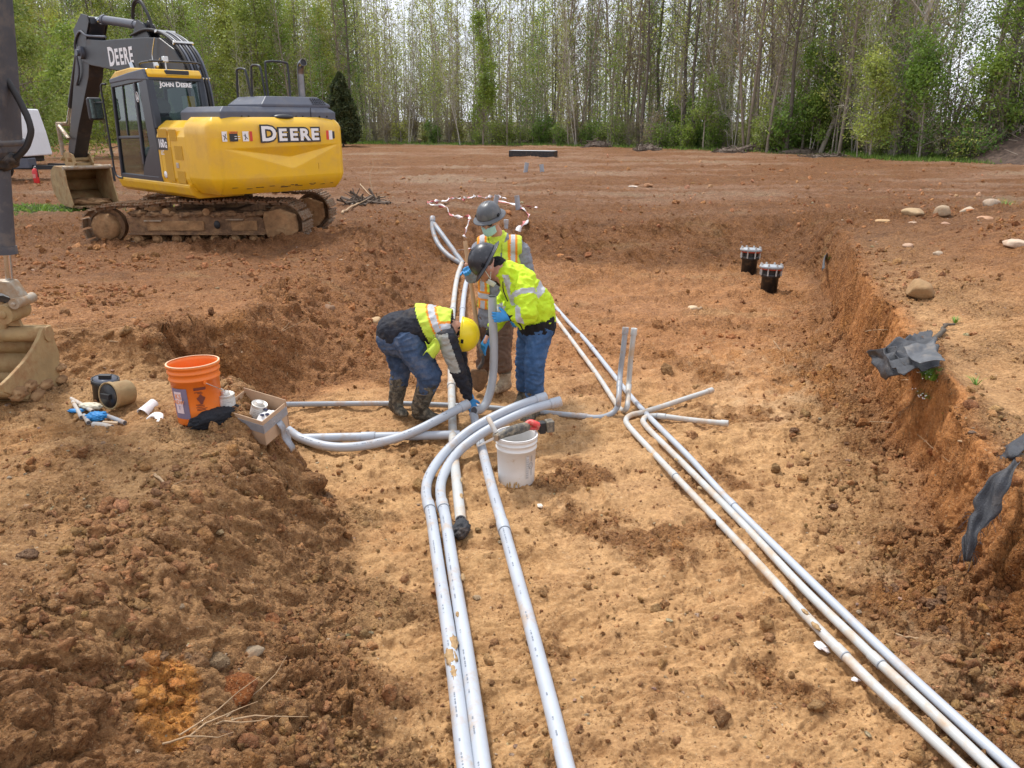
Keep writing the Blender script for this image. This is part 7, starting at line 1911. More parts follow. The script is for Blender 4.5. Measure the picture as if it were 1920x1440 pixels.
# ---------------- worker holding the elbow upright
def worker_bending():
    A = thing('person', 'worker in a lime hi-vis jacket and black hard hat, bending to hold the grey elbow', 'person', W(1000, 785, 0.0)); O = Vector(A.location)
    J = lambda u, v, Y: WY(u, v, Y) - O
    hat_c = J(911, 489, 6.33); head = J(914, 502, 6.34); neck = J(938, 507, 6.37); chest = J(972, 533, 6.40); waist = J(1003, 575, 6.42); hip = J(1010, 603, 6.42)
    sn, sf = J(982, 540, 6.24), J(962, 520, 6.56); en, hn = J(990, 588, 6.12), J(951, 593, 6.20)
    ef, hf = J(940, 590, 6.52), J(915, 632, 6.42)
    hpn, hpf = J(1012, 618, 6.35), J(995, 615, 6.55); kn, kf = J(1002, 680, 6.30), J(985, 675, 6.58); an, af = J(1002, 757, 6.36), J(984, 735, 6.66)
    up, fw = Vector((-.86, -.05, .50)), Vector((-.50, -.05, -.86))
    mb = MB(); f, l, u_ = head_shape(mb, head, up, fw, 1.02); capsule(mb, head - u_ * .04 - f * .02, neck, .060, .062); capsule(mb, neck, waist, (.13, .09), (.12, .09), (0, 1, 0)); capsule(mb, waist, hip, (.13, .1), (.14, .1), (0, 1, 0))
    for s_, e_, h_ in ((sn, en, hn), (sf, ef, hf)): capsule(mb, s_, e_, .048, .040); capsule(mb, e_, h_, .038, .026); capsule(mb, h_, h_ + (h_ - e_).normalized() * .05, .025, .02)
    for a_, k_, n_ in ((hpn, kn, an), (hpf, kf, af)): capsule(mb, a_, k_, .075, .055); capsule(mb, k_, n_, .05, .036)
    garment('body', mb, .0095, [M_SKIN], None, A, 2)
    h = hard_hat(A, hat_c, up, fw, M_HATK, s=1.06)
    # badge on the side of the hat that faces the camera: cream ring, dark blot, two feathers
    def onhat(x_, z_, k=1.012): s_ = 1.06; r = max(0.01, 1 - (z_ / (.135 * s_)) ** 2) ** .5; yy = -(.118 * s_) * math.sqrt(max(.02, r * r - (x_ / (.137 * s_)) ** 2)) ; return (x_, --yy * k, z_)
    mb = MB(); mb.tube([onhat(.018 + .026 * math.cos(a), .055 + .026 * math.sin(a)) for a in np.linspace(0, 2 * PI, 21)], .0055, 6, caps=False); o1 = mb.build('hat_badge', M_CREAM, h)
    mb = MB(); mb.tube([onhat(.018 + .030 * t, .030 - .006 * t - .026 * t, 1.02) for t in np.linspace(.1, 1.1, 6)], [.004, .006, .007, .006, .005, .003], 6); mb.build('badge_feather', M_CREAM, h)
    mb = MB(); mb.ell(onhat(.017, .056, 1.0), (.013, .004, .014), None, 12, 8); mb.build('badge_blot', mat('badge_dark', (.05, .02, .015), .6), h)
    MB().tube([head - f * .085 + u_ * .05 + l * .0, head - f * .115 + u_ * .075], .012, 8).build('hat_knob', M_BLKK, A); MB().tube([head + l * -.082 + u_ * .04 - f * .02, head - f * .100 + u_ * .045, head + l * .082 + u_ * .04 - f * .02], .012, 8, flat=1.6).build('head_band', M_BLKK, A)
    MB().ell(head - f * .03 + u_ * .025, (.078, .080, .06), Matrix((f, l, u_)).transposed(), 18, 10).build('hair', mat('hair_dark', (.04, .028, .02), .8), A)
    mb = MB()
    def mk(u, v):
        a = (u - .5) * 2.0; return head + f * (.105 * math.cos(a) + .010) + l * (.074 * math.sin(a)) + u_ * (-.045 - .075 * v)
    mb.grid(mk, 14, 8); mb.build('face_mask', M_MSKW, A, solid=.003)
    for q in (-1, 1):
        MB().tube([head + f * .06 + l * q * .070 - u_ * .06, head + f * .02 + l * q * .088 + u_ * .015, head - f * .03 + l * q * .090 + u_ * .03], .0032, 6).build('mask_strap', M_MSKW, A); MB().tube([head + f * .06 + l * q * .070 - u_ * .06, head - f * .035 + l * q * .080 - u_ * .01], .0030, 6).build('mask_strap', M_MSKW, A)
    # jacket
    mb = MB(); capsule(mb, J(950, 514, 6.30), J(953, 512, 6.46), (.095, .10), (.095, .10), (1, 0, 0)); capsule(mb, J(958, 520, 6.38), chest, (.165, .120), (.200, .155), (0, 1, 0)); capsule(mb, chest, waist, (.205, .160), (.195, .165), (0, 1, 0)); capsule(mb, waist, J(1008, 596, 6.42), (.195, .165), (.185, .155), (0, 1, 0)); capsule(mb, J(965, 575, 6.38), J(985, 598, 6.40), (.16, .10), (.16, .09), (0, 1, 0))
    capsule(mb, chest, sn, .10, .095); capsule(mb, sn, en, .098, .082); capsule(mb, en, en + (hn - en) * .66, .082, .064); capsule(mb, chest, sf, .10, .09); capsule(mb, sf, ef, .09, .075); capsule(mb, ef, ef + (hf - ef) * .6, .072, .055)
    def jac(c):
        k = np.zeros(len(c), int); t1, d1 = seg_t(c, sn, en); t2, d2 = seg_t(c, en, hn); near_ = c[:, 1] < chest.y - .10
        arm = (d1 < .118) & (np.minimum(d1, d2) < .115) & near_
        k = np.where(arm & (t1 > .16) & (t1 < .36) & (d1 <= d2 + .01), 1, k)
        k = np.where((d2 < .105) & near_ & (t2 > .14) & (t2 < .44) & (d2 < d1 + .004), 1, k)
        tt, dd = seg_t(c, J(958, 520, 6.38), J(1008, 596, 6.42)); back = (tt > .38) & (tt < .55) & ~arm & (d2 > .11); k = np.where(back, 1, k)
        fr = (c[:, 0] < chest.x - .02) & ~arm & (d2 > .10); a0 = J(944, 520, 6.2); a1 = J(962, 585, 6.2); x_ = a0.x + (c[:, 2] - a0.z) / (a1.z - a0.z) * (a1.x - a0.x); k = np.where(fr & (np.abs(c[:, 0] - x_ - .02) < .026) & (c[:, 1] < chest.y) & (c[:, 2] < a0.z + .02), 1, k)
        return k
    garment('jacket', mb, .0105, [M_LIME, M_SILV], jac, A, 4, (.017, .12, .12, .075))
    mb = MB(); capsule(mb, J(1006, 600, 6.42), J(1008, 610, 6.42), (.196, .166), (.188, .158), (0, 1, 0)); garment('jacket_hem', mb, .010, [M_BLKK], None, A, 2, (.006, .04, .04, .2), cut=lambda c: c[:, 2] > J(1000, 598, 6.42).z + .25 * (c[:, 0] - J(1000, 598, 6.42).x))
    mb = MB(); capsule(mb, J(933, 500, 6.37), J(944, 516, 6.38), (.100, .085), (.104, .095), (0, 1, 0)); garment('collar', mb, .009, [M_BLKK], None, A, 2, (.008, .05, .05, .05))
    mb = MB(); capsule(mb, en + (hn - en) * .66, en + (hn - en) * .86, .056, .044); garment('cuff', mb, .007, [M_BLKK], None, A, 1); mb = MB(); capsule(mb, ef + (hf - ef) * .6, ef + (hf - ef) * .85, .050, .04); garment('cuff', mb, .007, [M_BLKK], None, A, 1)
    MB().tube(smooth_path([J(943, 528, 6.17), J(944, 545, 6.14), J(952, 565, 6.13)], 5), .005, 6).build('zip', M_BLKK, A)
    MB().tube(smooth_path([J(960, 597, 6.22), J(968, 603, 6.20), J(976, 610, 6.20), J(981, 622, 6.22)], 5), .006, 6).build('zip', M_BLKK, A)
    MB().tube(smooth_path([J(974, 593, 6.14), J(982, 598, 6.12), J(992, 596, 6.13), J(997, 599, 6.14)], 5), .006, 6).build('pocket_zip', M_BLKK, A)
    # jeans
    mb = MB(); capsule(mb, hip, J(1004, 618, 6.43), (.165, .145), (.165, .14), (0, 1, 0))
    for a_, k_, n_ in ((hpn, kn, an), (hpf, kf, af)): capsule(mb, a_, k_, .118, .090); capsule(mb, k_, k_ + (n_ - k_) * .80, .092, .080)
    garment('jeans', mb, .0105, [M_JEAN2], None, A, 4, (.011, .12, .12, .045))
    mb = MB(); mb.tube([J(1030, 606, 6.27), J(1040, 608, 6.34), J(1038, 628, 6.34)], .0035, 5); mb.build('pocket_seam', mat('seam', (.04, .08, .18), .9), A)
    mesh_boot('boot', A, an - Vector((0, 0, .03)), J(985, 790, 6.20), kn + (an - kn) * .70, [M_CAMO], None, .064, 0.0); mesh_boot('boot', A, af - Vector((0, 0, .04)), J(965, 757, 6.52), kf + (af - kf) * .70, [M_CAMO], None, .064, 0.0)
    hand(A, hn + Vector((0.012, -.02, 0)), (-1, .04, -.06), (-.05, -1, .15), 1, M_GLOVE, (.55, .6, .62, .65), 1.12, cuff=(en - hn), thumb_curl=.9)
    hand(A, hf, (-.45, -.10, -.9), (-.6, -.6, .2), -1, M_GLOVE, (.25, .35, .45, .5), 1.05, cuff=(ef - hf))
    return A
# ---------------- worker bent double over the pipes
def worker_crouching():
    A = thing('person', 'worker in yellow hard hat bent double, blue-gloved hand reaching the pipe joint', 'person', W(770, 785, 0.0)); O = Vector(A.location)
    J = lambda u, v, Y: WY(u, v, Y) - O
    head = J(860, 628, 6.36); hat_c = J(866, 627, 6.36); neck = J(848, 618, 6.38); sh_ = J(826, 612, 6.38); mid = J(785, 610, 6.40); rump = J(745, 632, 6.42)
    sn, sf = J(838, 634, 6.18), J(840, 612, 6.58); en, hn = J(858, 692, 6.20), J(880, 748, 6.26); ef, hf = J(862, 668, 6.56), J(880, 735, 6.50)
    hn_, hf_ = J(765, 640, 6.30), J(740, 632, 6.54); kn, kf = J(806, 704, 6.22), J(751, 692, 6.50); an, af = J(786, 776, 6.30), J(742, 768, 6.46); tn, tf = J(826, 787, 6.22), J(758, 782, 6.34)
    up, fw = Vector((.93, -.05, -.08)), Vector((.05, -.05, -1))
    mb = MB(); f, l, u_ = head_shape(mb, head, up, fw); capsule(mb, head - u_ * .04, neck, .058, .06); capsule(mb, neck, mid, (.12, .09), (.12, .09), (0, 1, 0)); capsule(mb, mid, rump, (.12, .10), (.13, .11), (0, 1, 0))
    for s_, e_, h_ in ((sn, en, hn), (sf, ef, hf)): capsule(mb, s_, e_, .045, .038); capsule(mb, e_, h_, .037, .025); capsule(mb, h_, h_ + (h_ - e_).normalized() * .05, .024, .02)
    for a_, k_, n_ in ((hn_, kn, an), (hf_, kf, af)): capsule(mb, a_, k_, .07, .05); capsule(mb, k_, n_, .048, .035)
    garment('body', mb, .0095, [M_SKIN], None, A, 2)
    hard_hat(A, hat_c, up, fw, M_HATY, brim_full=False, s=1.08)
    mb = MB(); mb.ell(head - u_ * .025, (.100, .088, .090), Matrix((f, l, u_)).transposed(), 20, 12); capsule(mb, head - u_ * .05 - f * .01, neck, .078, .085); garment('hood', mb, .009, [M_BLKK], None, A, 3, (.007, .05, .05, .05), cut=lambda c: ((c - np.array(head[:])) @ np.array(f[:]) > .092))
    # jacket
    mb = MB(); capsule(mb, sh_, mid, (.195, .125), (.185, .150), (0, 1, 0)); capsule(mb, mid, J(742, 622, 6.42), (.185, .155), (.195, .165), (0, 1, 0)); capsule(mb, J(790, 628, 6.40), J(760, 640, 6.41), (.17, .11), (.17, .12), (0, 1, 0))
    capsule(mb, sh_, sn, .095, .085); capsule(mb, sn, en, .088, .070); capsule(mb, en, en + (hn - en) * .90, .070, .046); capsule(mb, sh_, sf, .095, .085); capsule(mb, sf, ef, .085, .068); capsule(mb, ef, ef + (hf - ef) * .90, .066, .045)
    def jk(c):
        t, d = seg_t(c, sn, J(866, 715, 6.22)); ax = sn + (en - sn) * 0; x_ = c[:, 0] - (sn.x + (c[:, 2] - sn.z) / (en.z - sn.z) * (en.x - sn.x)); return np.where((d < .11) & (t > -.15) & (t < .72 - .5 * np.clip(x_ * 4, -1, 1) ** 2) & (x_ < .028) & (c[:, 1] < 6.36 - O.y), 1, 0)
    garment('jacket', mb, .0105, [M_NAVY, M_LGRY], jk, A, 4, (.012, .10, .12, .06))
    mb = MB(); capsule(mb, J(838, 612, 6.38), J(800, 606, 6.39), (.208, .145), (.205, .158), (0, 1, 0)); capsule(mb, J(800, 606, 6.39), J(778, 606, 6.40), (.205, .158), (.205, .166), (0, 1, 0)); capsule(mb, J(800, 630, 6.39), J(810, 652, 6.39), (.185, .10), (.150, .05), (0, 1, 0))
    a0, a1 = J(788, 575, 6.3), J(822, 665, 6.1)
    def ck(c):
        xl = a0.x + (c[:, 2] - a0.z) / (a1.z - a0.z) * (a1.x - a0.x); dx = c[:, 0] - xl - .075
        k = np.where(np.abs(dx) < .028, 2, np.where(np.abs(dx) < .044, 0, 1)); hb = (c[:, 0] > xl + .11) & (np.abs(c[:, 2] - (sh_.z + .045)) < .040); hs = (c[:, 0] > xl + .11) & (np.abs(c[:, 2] - (sh_.z + .045)) < .024); k = np.where(hb, 0, k); return np.where(hs, 2, k)
    def cc(c):
        xl = a0.x + (c[:, 2] - a0.z) / (a1.z - a0.z) * (a1.x - a0.x); t1, d1 = seg_t(c, sn, en); return (c[:, 0] < xl - .055) | ((c[:, 0] > sn.x - .03) & (c[:, 2] < sn.z + .06) & (d1 < .2)) | (c[:, 0] > neck.x + .0)
    garment('safety_vest', mb, .010, [M_VORG, M_LIME2, M_SILV], ck, A, 4, (.010, .12, .12, .08), cc)
    mb = MB(); mb.grid(lambda u, v: J(797 + 24 * u + 4 * math.sin(v * 5), 640 + 26 * v + 6 * math.sin(u * 6 + v * 3), 6.12 + .04 * math.sin(u * 5 + v * 2)), 12, 12); mb.build('vest_flap', M_LIME2, A, solid=.004)
    # jeans and boots
    mb = MB(); capsule(mb, J(738, 634, 6.42), J(765, 644, 6.41), (.185, .150), (.175, .135), (0, 1, 0))
    capsule(mb, hn_, kn, .135, .105); capsule(mb, kn, kn + (an - kn) * .36, .102, .082); capsule(mb, hf_, kf, .130, .092); capsule(mb, kf, kf + (af - kf) * .34, .090, .080)
    garment('jeans', mb, .0105, [M_JEAN], None, A, 4, (.012, .12, .12, .05))
    mesh_boot('boot', A, an, tn, kn + (an - kn) * .22, [M_CAMO], None, .080, 0.005); mesh_boot('boot', A, af, tf, kf + (af - kf) * .22, [M_CAMO], None, .074, 0.005)
    for (n_, k_, r_) in ((an, kn, .083), (af, kf, .075)):
        p = k_ + (n_ - k_) * .42; MB().tube([p + Vector((math.cos(a) * r_, math.sin(a) * r_, 0)) for a in np.linspace(0, 2 * PI, 17)], .006, 6, caps=False).build('boot_band', mat('band', (.16, .13, .10), .8), A)
    hand(A, hn, (.35, -.05, -.9), (.5, -.8, .2), -1, M_GLOVE, (.25, .3, .35, .4), 1.12, cuff=(en - hn)); hand(A, hf, (.2, -.2, -.9), (.6, .5, .2), 1, M_GLOVE, (.4, .4, .45, .5), 1.05, cuff=(ef - hf))
    return A
worker_rear(); worker_bending(); worker_crouching()
# ------------------------------------------------------------ woods at the back
def leaf_material(name, c1, c2, c3):
    m, n, b = nodes(name)
    at = n.nodes.new('ShaderNodeAttribute'); at.attribute_name = 'shade'
    cr_ = n.nodes.new('ShaderNodeValToRGB'); e = cr_.color_ramp.elements
    e[0].color = (*c1, 1); e[1].color = (*c3, 1); x = e.new(.5); x.color = (*c2, 1)
    n.links.new(at.outputs['Fac'], cr_.inputs[0])
    oi = n.nodes.new('ShaderNodeObjectInfo'); hs = n.nodes.new('ShaderNodeHueSaturation')
    r1 = n.nodes.new('ShaderNodeMapRange'); r1.inputs[3].default_value = .475; r1.inputs[4].default_value = .52; n.links.new(oi.outputs['Random'], r1.inputs[0]); n.links.new(r1.outputs[0], hs.inputs['Hue'])
    r2 = n.nodes.new('ShaderNodeMapRange'); r2.inputs[3].default_value = 1.25; r2.inputs[4].default_value = .75; n.links.new(oi.outputs['Random'], r2.inputs[0]); n.links.new(r2.outputs[0], hs.inputs['Value'])
    n.links.new(cr_.outputs[0], hs.inputs['Color'])
    n.links.new(hs.outputs[0], b.inputs['Base Color'])
    b.inputs['Roughness'].default_value = .6
    out = n.nodes['Material Output']; tr = n.nodes.new('ShaderNodeBsdfTranslucent'); n.links.new(hs.outputs[0], tr.inputs[0])
    ms = n.nodes.new('ShaderNodeMixShader'); ms.inputs[0].default_value = .4
    n.links.new(b.outputs[0], ms.inputs[1]); n.links.new(tr.outputs[0], ms.inputs[2]); n.links.new(ms.outputs[0], out.inputs[0])
    return m
LF_SPR = leaf_material('leaf_spring', (.20, .25, .05), (.34, .41, .08), (.46, .51, .13))
LF_GRN = leaf_material('leaf_green', (.09, .16, .03), (.17, .28, .04), (.28, .40, .07))
LF_DRK = leaf_material('leaf_cedar', (.030, .050, .018), (.070, .095, .030), (.13, .12, .045))
LF_TAN = leaf_material('leaf_bud', (.20, .16, .08), (.28, .24, .10), (.34, .33, .12))
BK_GRY = mat('bark_grey', (.34, .295, .24), .9, var=.3, vscale=3, dirt=.4, dscale=1.5, dcol=(.16, .14, .11))
BK_BRN = mat('bark_brown', (.25, .205, .16), .9, var=.3, vscale=3)
BK_DRK = mat('bark_dark', (.12, .10, .08), .9, var=.3, vscale=3)
BK_PAL = mat('bark_pale', (.46, .42, .36), .9, var=.25, vscale=3)
class TB:
    """fast tube and leaf collector"""
    def __init__(s): s.v = []; s.f3 = []; s.n = 0
    def tube(s, pts, r0, r1, seg):
        pts = np.asarray(pts, np.float32); n = len(pts)
        t = np.gradient(pts, axis=0); t /= np.linalg.norm(t, axis=1)[:, None] + 1e-9
        ref = np.array([0.31, .77, .12], np.float32); a = np.cross(t, ref); a /= np.linalg.norm(a, axis=1)[:, None] + 1e-9; b = np.cross(t, a)
        ang = np.arange(seg) * 2 * PI / seg; r = np.linspace(r0, r1, n)[:, None, None]
        v = pts[:, None] + r * (np.cos(ang)[None, :, None] * a[:, None] + np.sin(ang)[None, :, None] * b[:, None])
        s.v.append(v.reshape(-1, 3))
        i = (np.arange(n - 1)[:, None] * seg + np.arange(seg)[None]); j = (np.arange(n - 1)[:, None] * seg + (np.arange(seg)[None] + 1) % seg)
        q = np.stack([i, i + seg, j + seg, j], -1).reshape(-1, 4) + s.n
        s.f3.append(q); s.n += n * seg
    def mesh(s, name, m):
        me = build_mesh(name, np.concatenate(s.v), np.concatenate(s.f3).ravel(), 4); me.materials.append(m); return me
def leaves_mesh(name, C, size, rs_, m, shade=None, elong=1.5):
    n = len(C); C = np.asarray(C, np.float32)
    a = rs_.normal(size=(n, 3)); a /= np.linalg.norm(a, axis=1)[:, None]; b = np.cross(a, rs_.normal(size=(n, 3))); b /= np.linalg.norm(b, axis=1)[:, None]
    s = (size * rs_.uniform(.6, 1.35, n))[:, None]
    v = np.stack([C - a * s * .5 * elong, C + b * s * .45, C + a * s * .5 * elong, C - b * s * .45], 1).reshape(-1, 3)
    me = build_mesh(name, v, np.arange(4 * n), 4, smooth=False)
    sh = rs_.uniform(0, 1, n) if shade is None else np.clip(shade + rs_.uniform(-.2, .2, n), 0, 1)
    set_attr(me, 'shade', np.repeat(sh, 4)); me.materials.append(m); return me
def tree_proto(seed, h, r, first, nb, spread, up, leafn, leafs, lm, bm_, twigs=8, wav=.033, fork=0, clump=.35, leaf_from=.0, lean=0.0):
    rs_ = np.random.RandomState(seed); tb = TB(); L = []
    def path(p, d, l, n, j, upw=0.0):
        out = [np.array(p)]; d = np.array(d, float)
        for i in range(n):
            d = d + rs_.normal(size=3) * j + np.array([0, 0, upw]); d /= np.linalg.norm(d); out.append(out[-1] + d * l / n)
        return out
    stems = [(np.zeros(3), np.array([lean, 0, 1.0]), h, r)]
    for k in range(fork):
        a = rs_.uniform(0, 2 * PI); stems.append((np.array([math.cos(a) * r * 2, math.sin(a) * r * 2, 0]), np.array([math.cos(a) * .16 + lean, math.sin(a) * .16, 1.0]), h * rs_.uniform(.7, .95), r * rs_.uniform(.5, .8)))
    for (p0_, d0_, hh, rr) in stems:
        d0_ = d0_ / np.linalg.norm(d0_)
        tr = path(p0_, d0_, hh, 12, wav, .004); tb.tube(tr, rr, rr * .12, 6)
        tr = np.array(tr); nbk = int(nb * hh / h / max(1, (1 + fork) * .6))
        for k in range(nbk):
            t = first + (1 - first) * (k + rs_.uniform()) / nbk; t = min(t, .985); f = t * 12; i = int(f); p = tr[i] + (tr[min(12, i + 1)] - tr[i]) * (f - i)
            az = k * 2.4 + rs_.uniform(-.6, .6); inc = up + rs_.uniform(-.2, .2)
            l = spread * hh * (1.05 - t) ** .75 * rs_.uniform(.55, 1.15) + .25
            d = np.array([math.cos(az) * math.cos(inc), math.sin(az) * math.cos(inc), math.sin(inc)])
            rb_ = max(.012, rr * (1 - t * .85) * .38); br = path(p, d, l, 6, .13, .05); tb.tube(br, rb_, .007, 4); br = np.array(br)
            nt = max(2, int(twigs * l / (spread * hh) + 1))
            for q_ in range(nt):
                f = rs_.uniform(.2, 1) * 5.9; i = int(f); p2 = br[i]; d2 = (br[min(6, i + 1)] - br[i]); d2 /= np.linalg.norm(d2) + 1e-9
                d2 = d2 + rs_.normal(size=3) * .6 + np.array([0, 0, .15]); tw = path(p2, d2 / np.linalg.norm(d2), l * rs_.uniform(.18, .45) + .15, 3, .2, .03)
                tb.tube(tw, .013, .005, 3); L += [(x_, t) for x_ in tw[1:]]
    me = tb.mesh('trunk', bm_)
    P_ = np.array([x_ for x_, t in L if t >= leaf_from])
    if seed < 10: leafn = int(leafn * .62)
    idx = rs_.randint(0, len(P_), leafn)
    # clump density: some twigs bear many leaves and some few
    dens = fbm(P_[:, 0] * .8 + seed, P_[:, 1] * .8, P_[:, 2] * .6, 2); w = np.clip(.35 + 2.2 * dens, .02, 2.4); w /= w.sum()
    idx = rs_.choice(len(P_), leafn, p=w)
    C = P_[idx] + rs_.normal(size=(leafn, 3)) * clump
    shd = .5 + .9 * fbm(C[:, 0] * 1.1 + seed, C[:, 1] * 1.1, C[:, 2] * 1.1, 2)
    lme = leaves_mesh('crown', C, leafs, rs_, lm, shd)
    return me, lme
PRO = []
#                 seed  h    r   first nb spread up  leaves size mat   bark
PRO.append(tree_proto(1, 17, .075, .18, 52, .13, .75, 1500, .10, LF_SPR, BK_GRY))
PRO.append(tree_proto(2, 19, .095, .22, 56, .12, .80, 900, .10, LF_TAN, BK_BRN))
PRO.append(tree_proto(3, 15, .055, .10, 50, .15, .70, 2300, .10, LF_SPR, BK_GRY))
PRO.append(tree_proto(4, 18, .105, .25, 56, .15, .70, 700, .10, LF_TAN, BK_BRN, fork=1))
PRO.append(tree_proto(5, 14, .05, .08, 48, .14, .65, 3000, .105, LF_GRN, BK_BRN))
PRO.append(tree_proto(6, 19, .13, .30, 52, .16, .60, 1100, .10, LF_SPR, BK_DRK))
PRO.append(tree_proto(7, 13, .05, .20, 42, .12, .85, 800, .10, LF_TAN, BK_PAL, fork=1))
PRO.append(tree_proto(8, 16, .07, .15, 46, .13, .80, 1900, .10, LF_GRN, BK_GRY, fork=1))
PRO.append(tree_proto(9, 12, .045, .10, 40, .15, .75, 1400, .08, LF_SPR, BK_PAL, fork=2))
LBL = ['slim grey-barked tree with thin spring leaves in the wood', 'tall bare brown tree with only tan buds in the wood', 'young slender tree misted with yellow-green leaves at the wood', 'twin-stemmed nearly bare tree with brown bark in the wood',
       'small leafy bright green tree in the wood', 'stout dark-trunked tree with a high thin crown in the wood', 'pale thin double sapling almost without leaves at the wood', 'grey tree with two stems and fresh green leaves in the wood', 'clump of three pale saplings with sparse leaves at the wood edge']
PROK = []
rt = np.random.RandomState(77)
def edge_y(x): return float(np.interp(x, EDX, EDY))
ZONES = [(190, 'behind the left machine arm'), (420, 'behind the yellow machine'), (600, 'above the handrails of the machine'), (760, 'around the cedar'), (960, 'near the tall bright green tree'), (1130, 'above the long black beam'), (1290, 'in the middle'), (1440, 'above the brush heap'), (1620, 'behind the full green tree'), (1760, 'by the sky gap'), (9999, 'at far right')]
def zone(px): return [z for m_, z in ZONES if px < m_][0]
ROWS = ['first', 'second', 'third', 'fourth', 'fifth', 'sixth', 'last']
KIND = ['slim grey tree with thin leaves', 'tall brown tree with tan buds', 'slender tree with yellow-green leaves', 'twin-stemmed bare brown tree', 'small bright green tree', 'stout dark-trunked tree', 'pale nearly leafless sapling', 'two-stemmed green tree', 'clump of pale saplings']
def place_tree(pi, x, y, s, rz, label, group, name='woodland_tree', cat='tree', tilt=0.0):
    t = thing(name, label, cat, (x, y, .45), (tilt, tilt * .6, rz), group); t.scale = (s, s, s)
    for nm, me in (('trunk', PRO[pi][0]), ('crown', PRO[pi][1])):
        o = bpy.data.objects.new(nm, me); col.objects.link(o); o.parent = t
    return t
cnt = 0
for row in range(7):
    nrow = 38 if row < 5 else 34
    for k in range(nrow):
        u = (k + rt.uniform(.05, .95)) / nrow
        px = -120 + u * 2160
        # solve for x along that ray at the edge of the woods plus the depth of the row
        a = (px - 960) / FPX
        y = 50.0
        for _ in range(6):
            x = a * (y * CP + 2 * SP) ; y = edge_y(x) + 1.2 + row * 3.0 + 0.0
        y += rt.uniform(-1.3, 1.3); x = a * (y * CP)
        if row > 0 and 1735 < px < 1850 and rt.uniform() < .88: continue
        left = px < 620
        w = np.array([2, 2, 2, 1.5, 1.2, .8, 1.6, 1.2, 1.6]) if not left else np.array([2.5, 1, 3, .8, 4, .8, .8, 2.5, 1.5])
        if 1180 < px < 1480: w = np.array([1, 3, .8, 3, .4, 2.0, 1.5, .8, .8])
        if row < 2: w = w * np.array([.8, .8, 1.2, .8, 1.6, .3, 1.8, 1, 2])
        pi = int(rt.choice(9, p=w / w.sum()))
        s = rt.uniform(.78, 1.12) * (1.0 if row > 0 else .85)
        lb = KIND[pi] + ' ' + zone(px) + ', ' + ROWS[row] + ' row'; place_tree(pi, x, y, s * (1.12 if row > 0 else 1), rt.uniform(0, 6.28), lb, 'wood: ' + lb, tilt=rt.normal() * .045)
        cnt += 1
print('trees', cnt)
# wood far behind, read as one mass
def far_wood():
    rs_ = np.random.RandomState(5); tb = TB(); C = []
    for i in range(760):
        px = rs_.uniform(-250, 2150) if i < 600 else rs_.uniform(-250, 760); a = (px - 960) / FPX; y = 50
        for _ in range(5): x = a * y * CP; y = edge_y(x) + 24
        y += rs_.uniform(0, 26); x = a * y * CP
        if 1730 < px < 1860 and rs_.uniform() < .92: continue
        
        h = rs_.uniform(12, 20) + (3 if px < 700 else 0); ln = rs_.normal(size=2) * .02
        pts = [(x + ln[0] * z_ + rs_.normal() * .08, y + ln[1] * z_, .3 + z_) for z_ in np.linspace(0, h, 6)]
        tb.tube(pts, rs_.uniform(.05, .13), .02, 4); P_ = np.array(pts)
        for k in range(20):
            t = rs_.uniform(.04, .98); p = P_[0] + (P_[-1] - P_[0]) * t; az = rs_.uniform(0, 6.28); l = 2.3 * (1.1 - t) + .4
            e = p + np.array([math.cos(az) * l * .7, math.sin(az) * l * .7, l * .8]); tb.tube([p, (p + e) / 2 + rs_.normal(size=3) * .1, e], .03, .010, 3)
            C.append(np.array([p + (e - p) * q for q in rs_.uniform(.3, 1, 8)]) + rs_.normal(size=(8, 3)) * .3)
    C = np.concatenate(C)
    o = bpy.data.objects.new('distant_wood', tb.mesh('distant_wood', BK_GRY)); col.objects.link(o); tag(o, 'grey mass of thin trunks deep in the wood', kind='stuff')
    o = bpy.data.objects.new('distant_foliage', leaves_mesh('distant_foliage', C, .18, rs_, LF_SPR)); col.objects.link(o); tag(o, 'yellow-green haze of leaves deep in the wood', kind='stuff')
far_wood()
# bushes
def bush_proto(seed, h, w, n, size, lm, bm_, nst=14, top=1.0):
    rs_ = np.random.RandomState(seed); tb = TB(); C = []
    for i in range(nst):
        a = rs_.uniform(0, 6.28); e = np.array([math.cos(a) * w * .5 * rs_.uniform(.2, 1), math.sin(a) * w * .5 * rs_.uniform(.2, 1), h * rs_.uniform(.55, 1.05)])
        p = [np.zeros(3), e * np.array([.35, .35, .45]), e * np.array([.7, .7, .8]), e]; tb.tube(p, .03, .008, 4); P_ = np.array(p)
        for k in range(7):
            q0 = P_[0] + (P_[-1] - P_[0]) * rs_.uniform(.15, 1); q1 = q0 + rs_.normal(size=3) * np.array([.16, .16, .12]) * w; q1[2] = max(.05, q1[2]); tb.tube([q0, (q0 + q1) / 2, q1], .009, .004, 3)
            C.append(q0 + (q1 - q0) * rs_.uniform(.1, 1.1, (max(3, n // (nst * 7)), 1)) + rs_.normal(size=(max(3, n // (nst * 7)), 3)) * .055 * w)
    C = np.concatenate(C); C[:, 2] = np.abs(C[:, 2])
    sh = .45 + .9 * fbm(C[:, 0] * 2 + seed, C[:, 1] * 2, C[:, 2] * 2, 2)
    return tb.mesh('stems', bm_), leaves_mesh('foliage', C, size, rs_, lm, sh)
BUSH = [bush_proto(1, 3.0, 2.6, 2400, .10, LF_GRN, BK_BRN), bush_proto(2, 2.2, 2.6, 1600, .08, LF_SPR, BK_GRY), bush_proto(3, 3.6, 2.4, 900, .075, LF_TAN, BK_GRY, 22), bush_proto(4, 1.5, 2.4, 1600, .07, LF_GRN, BK_BRN)]
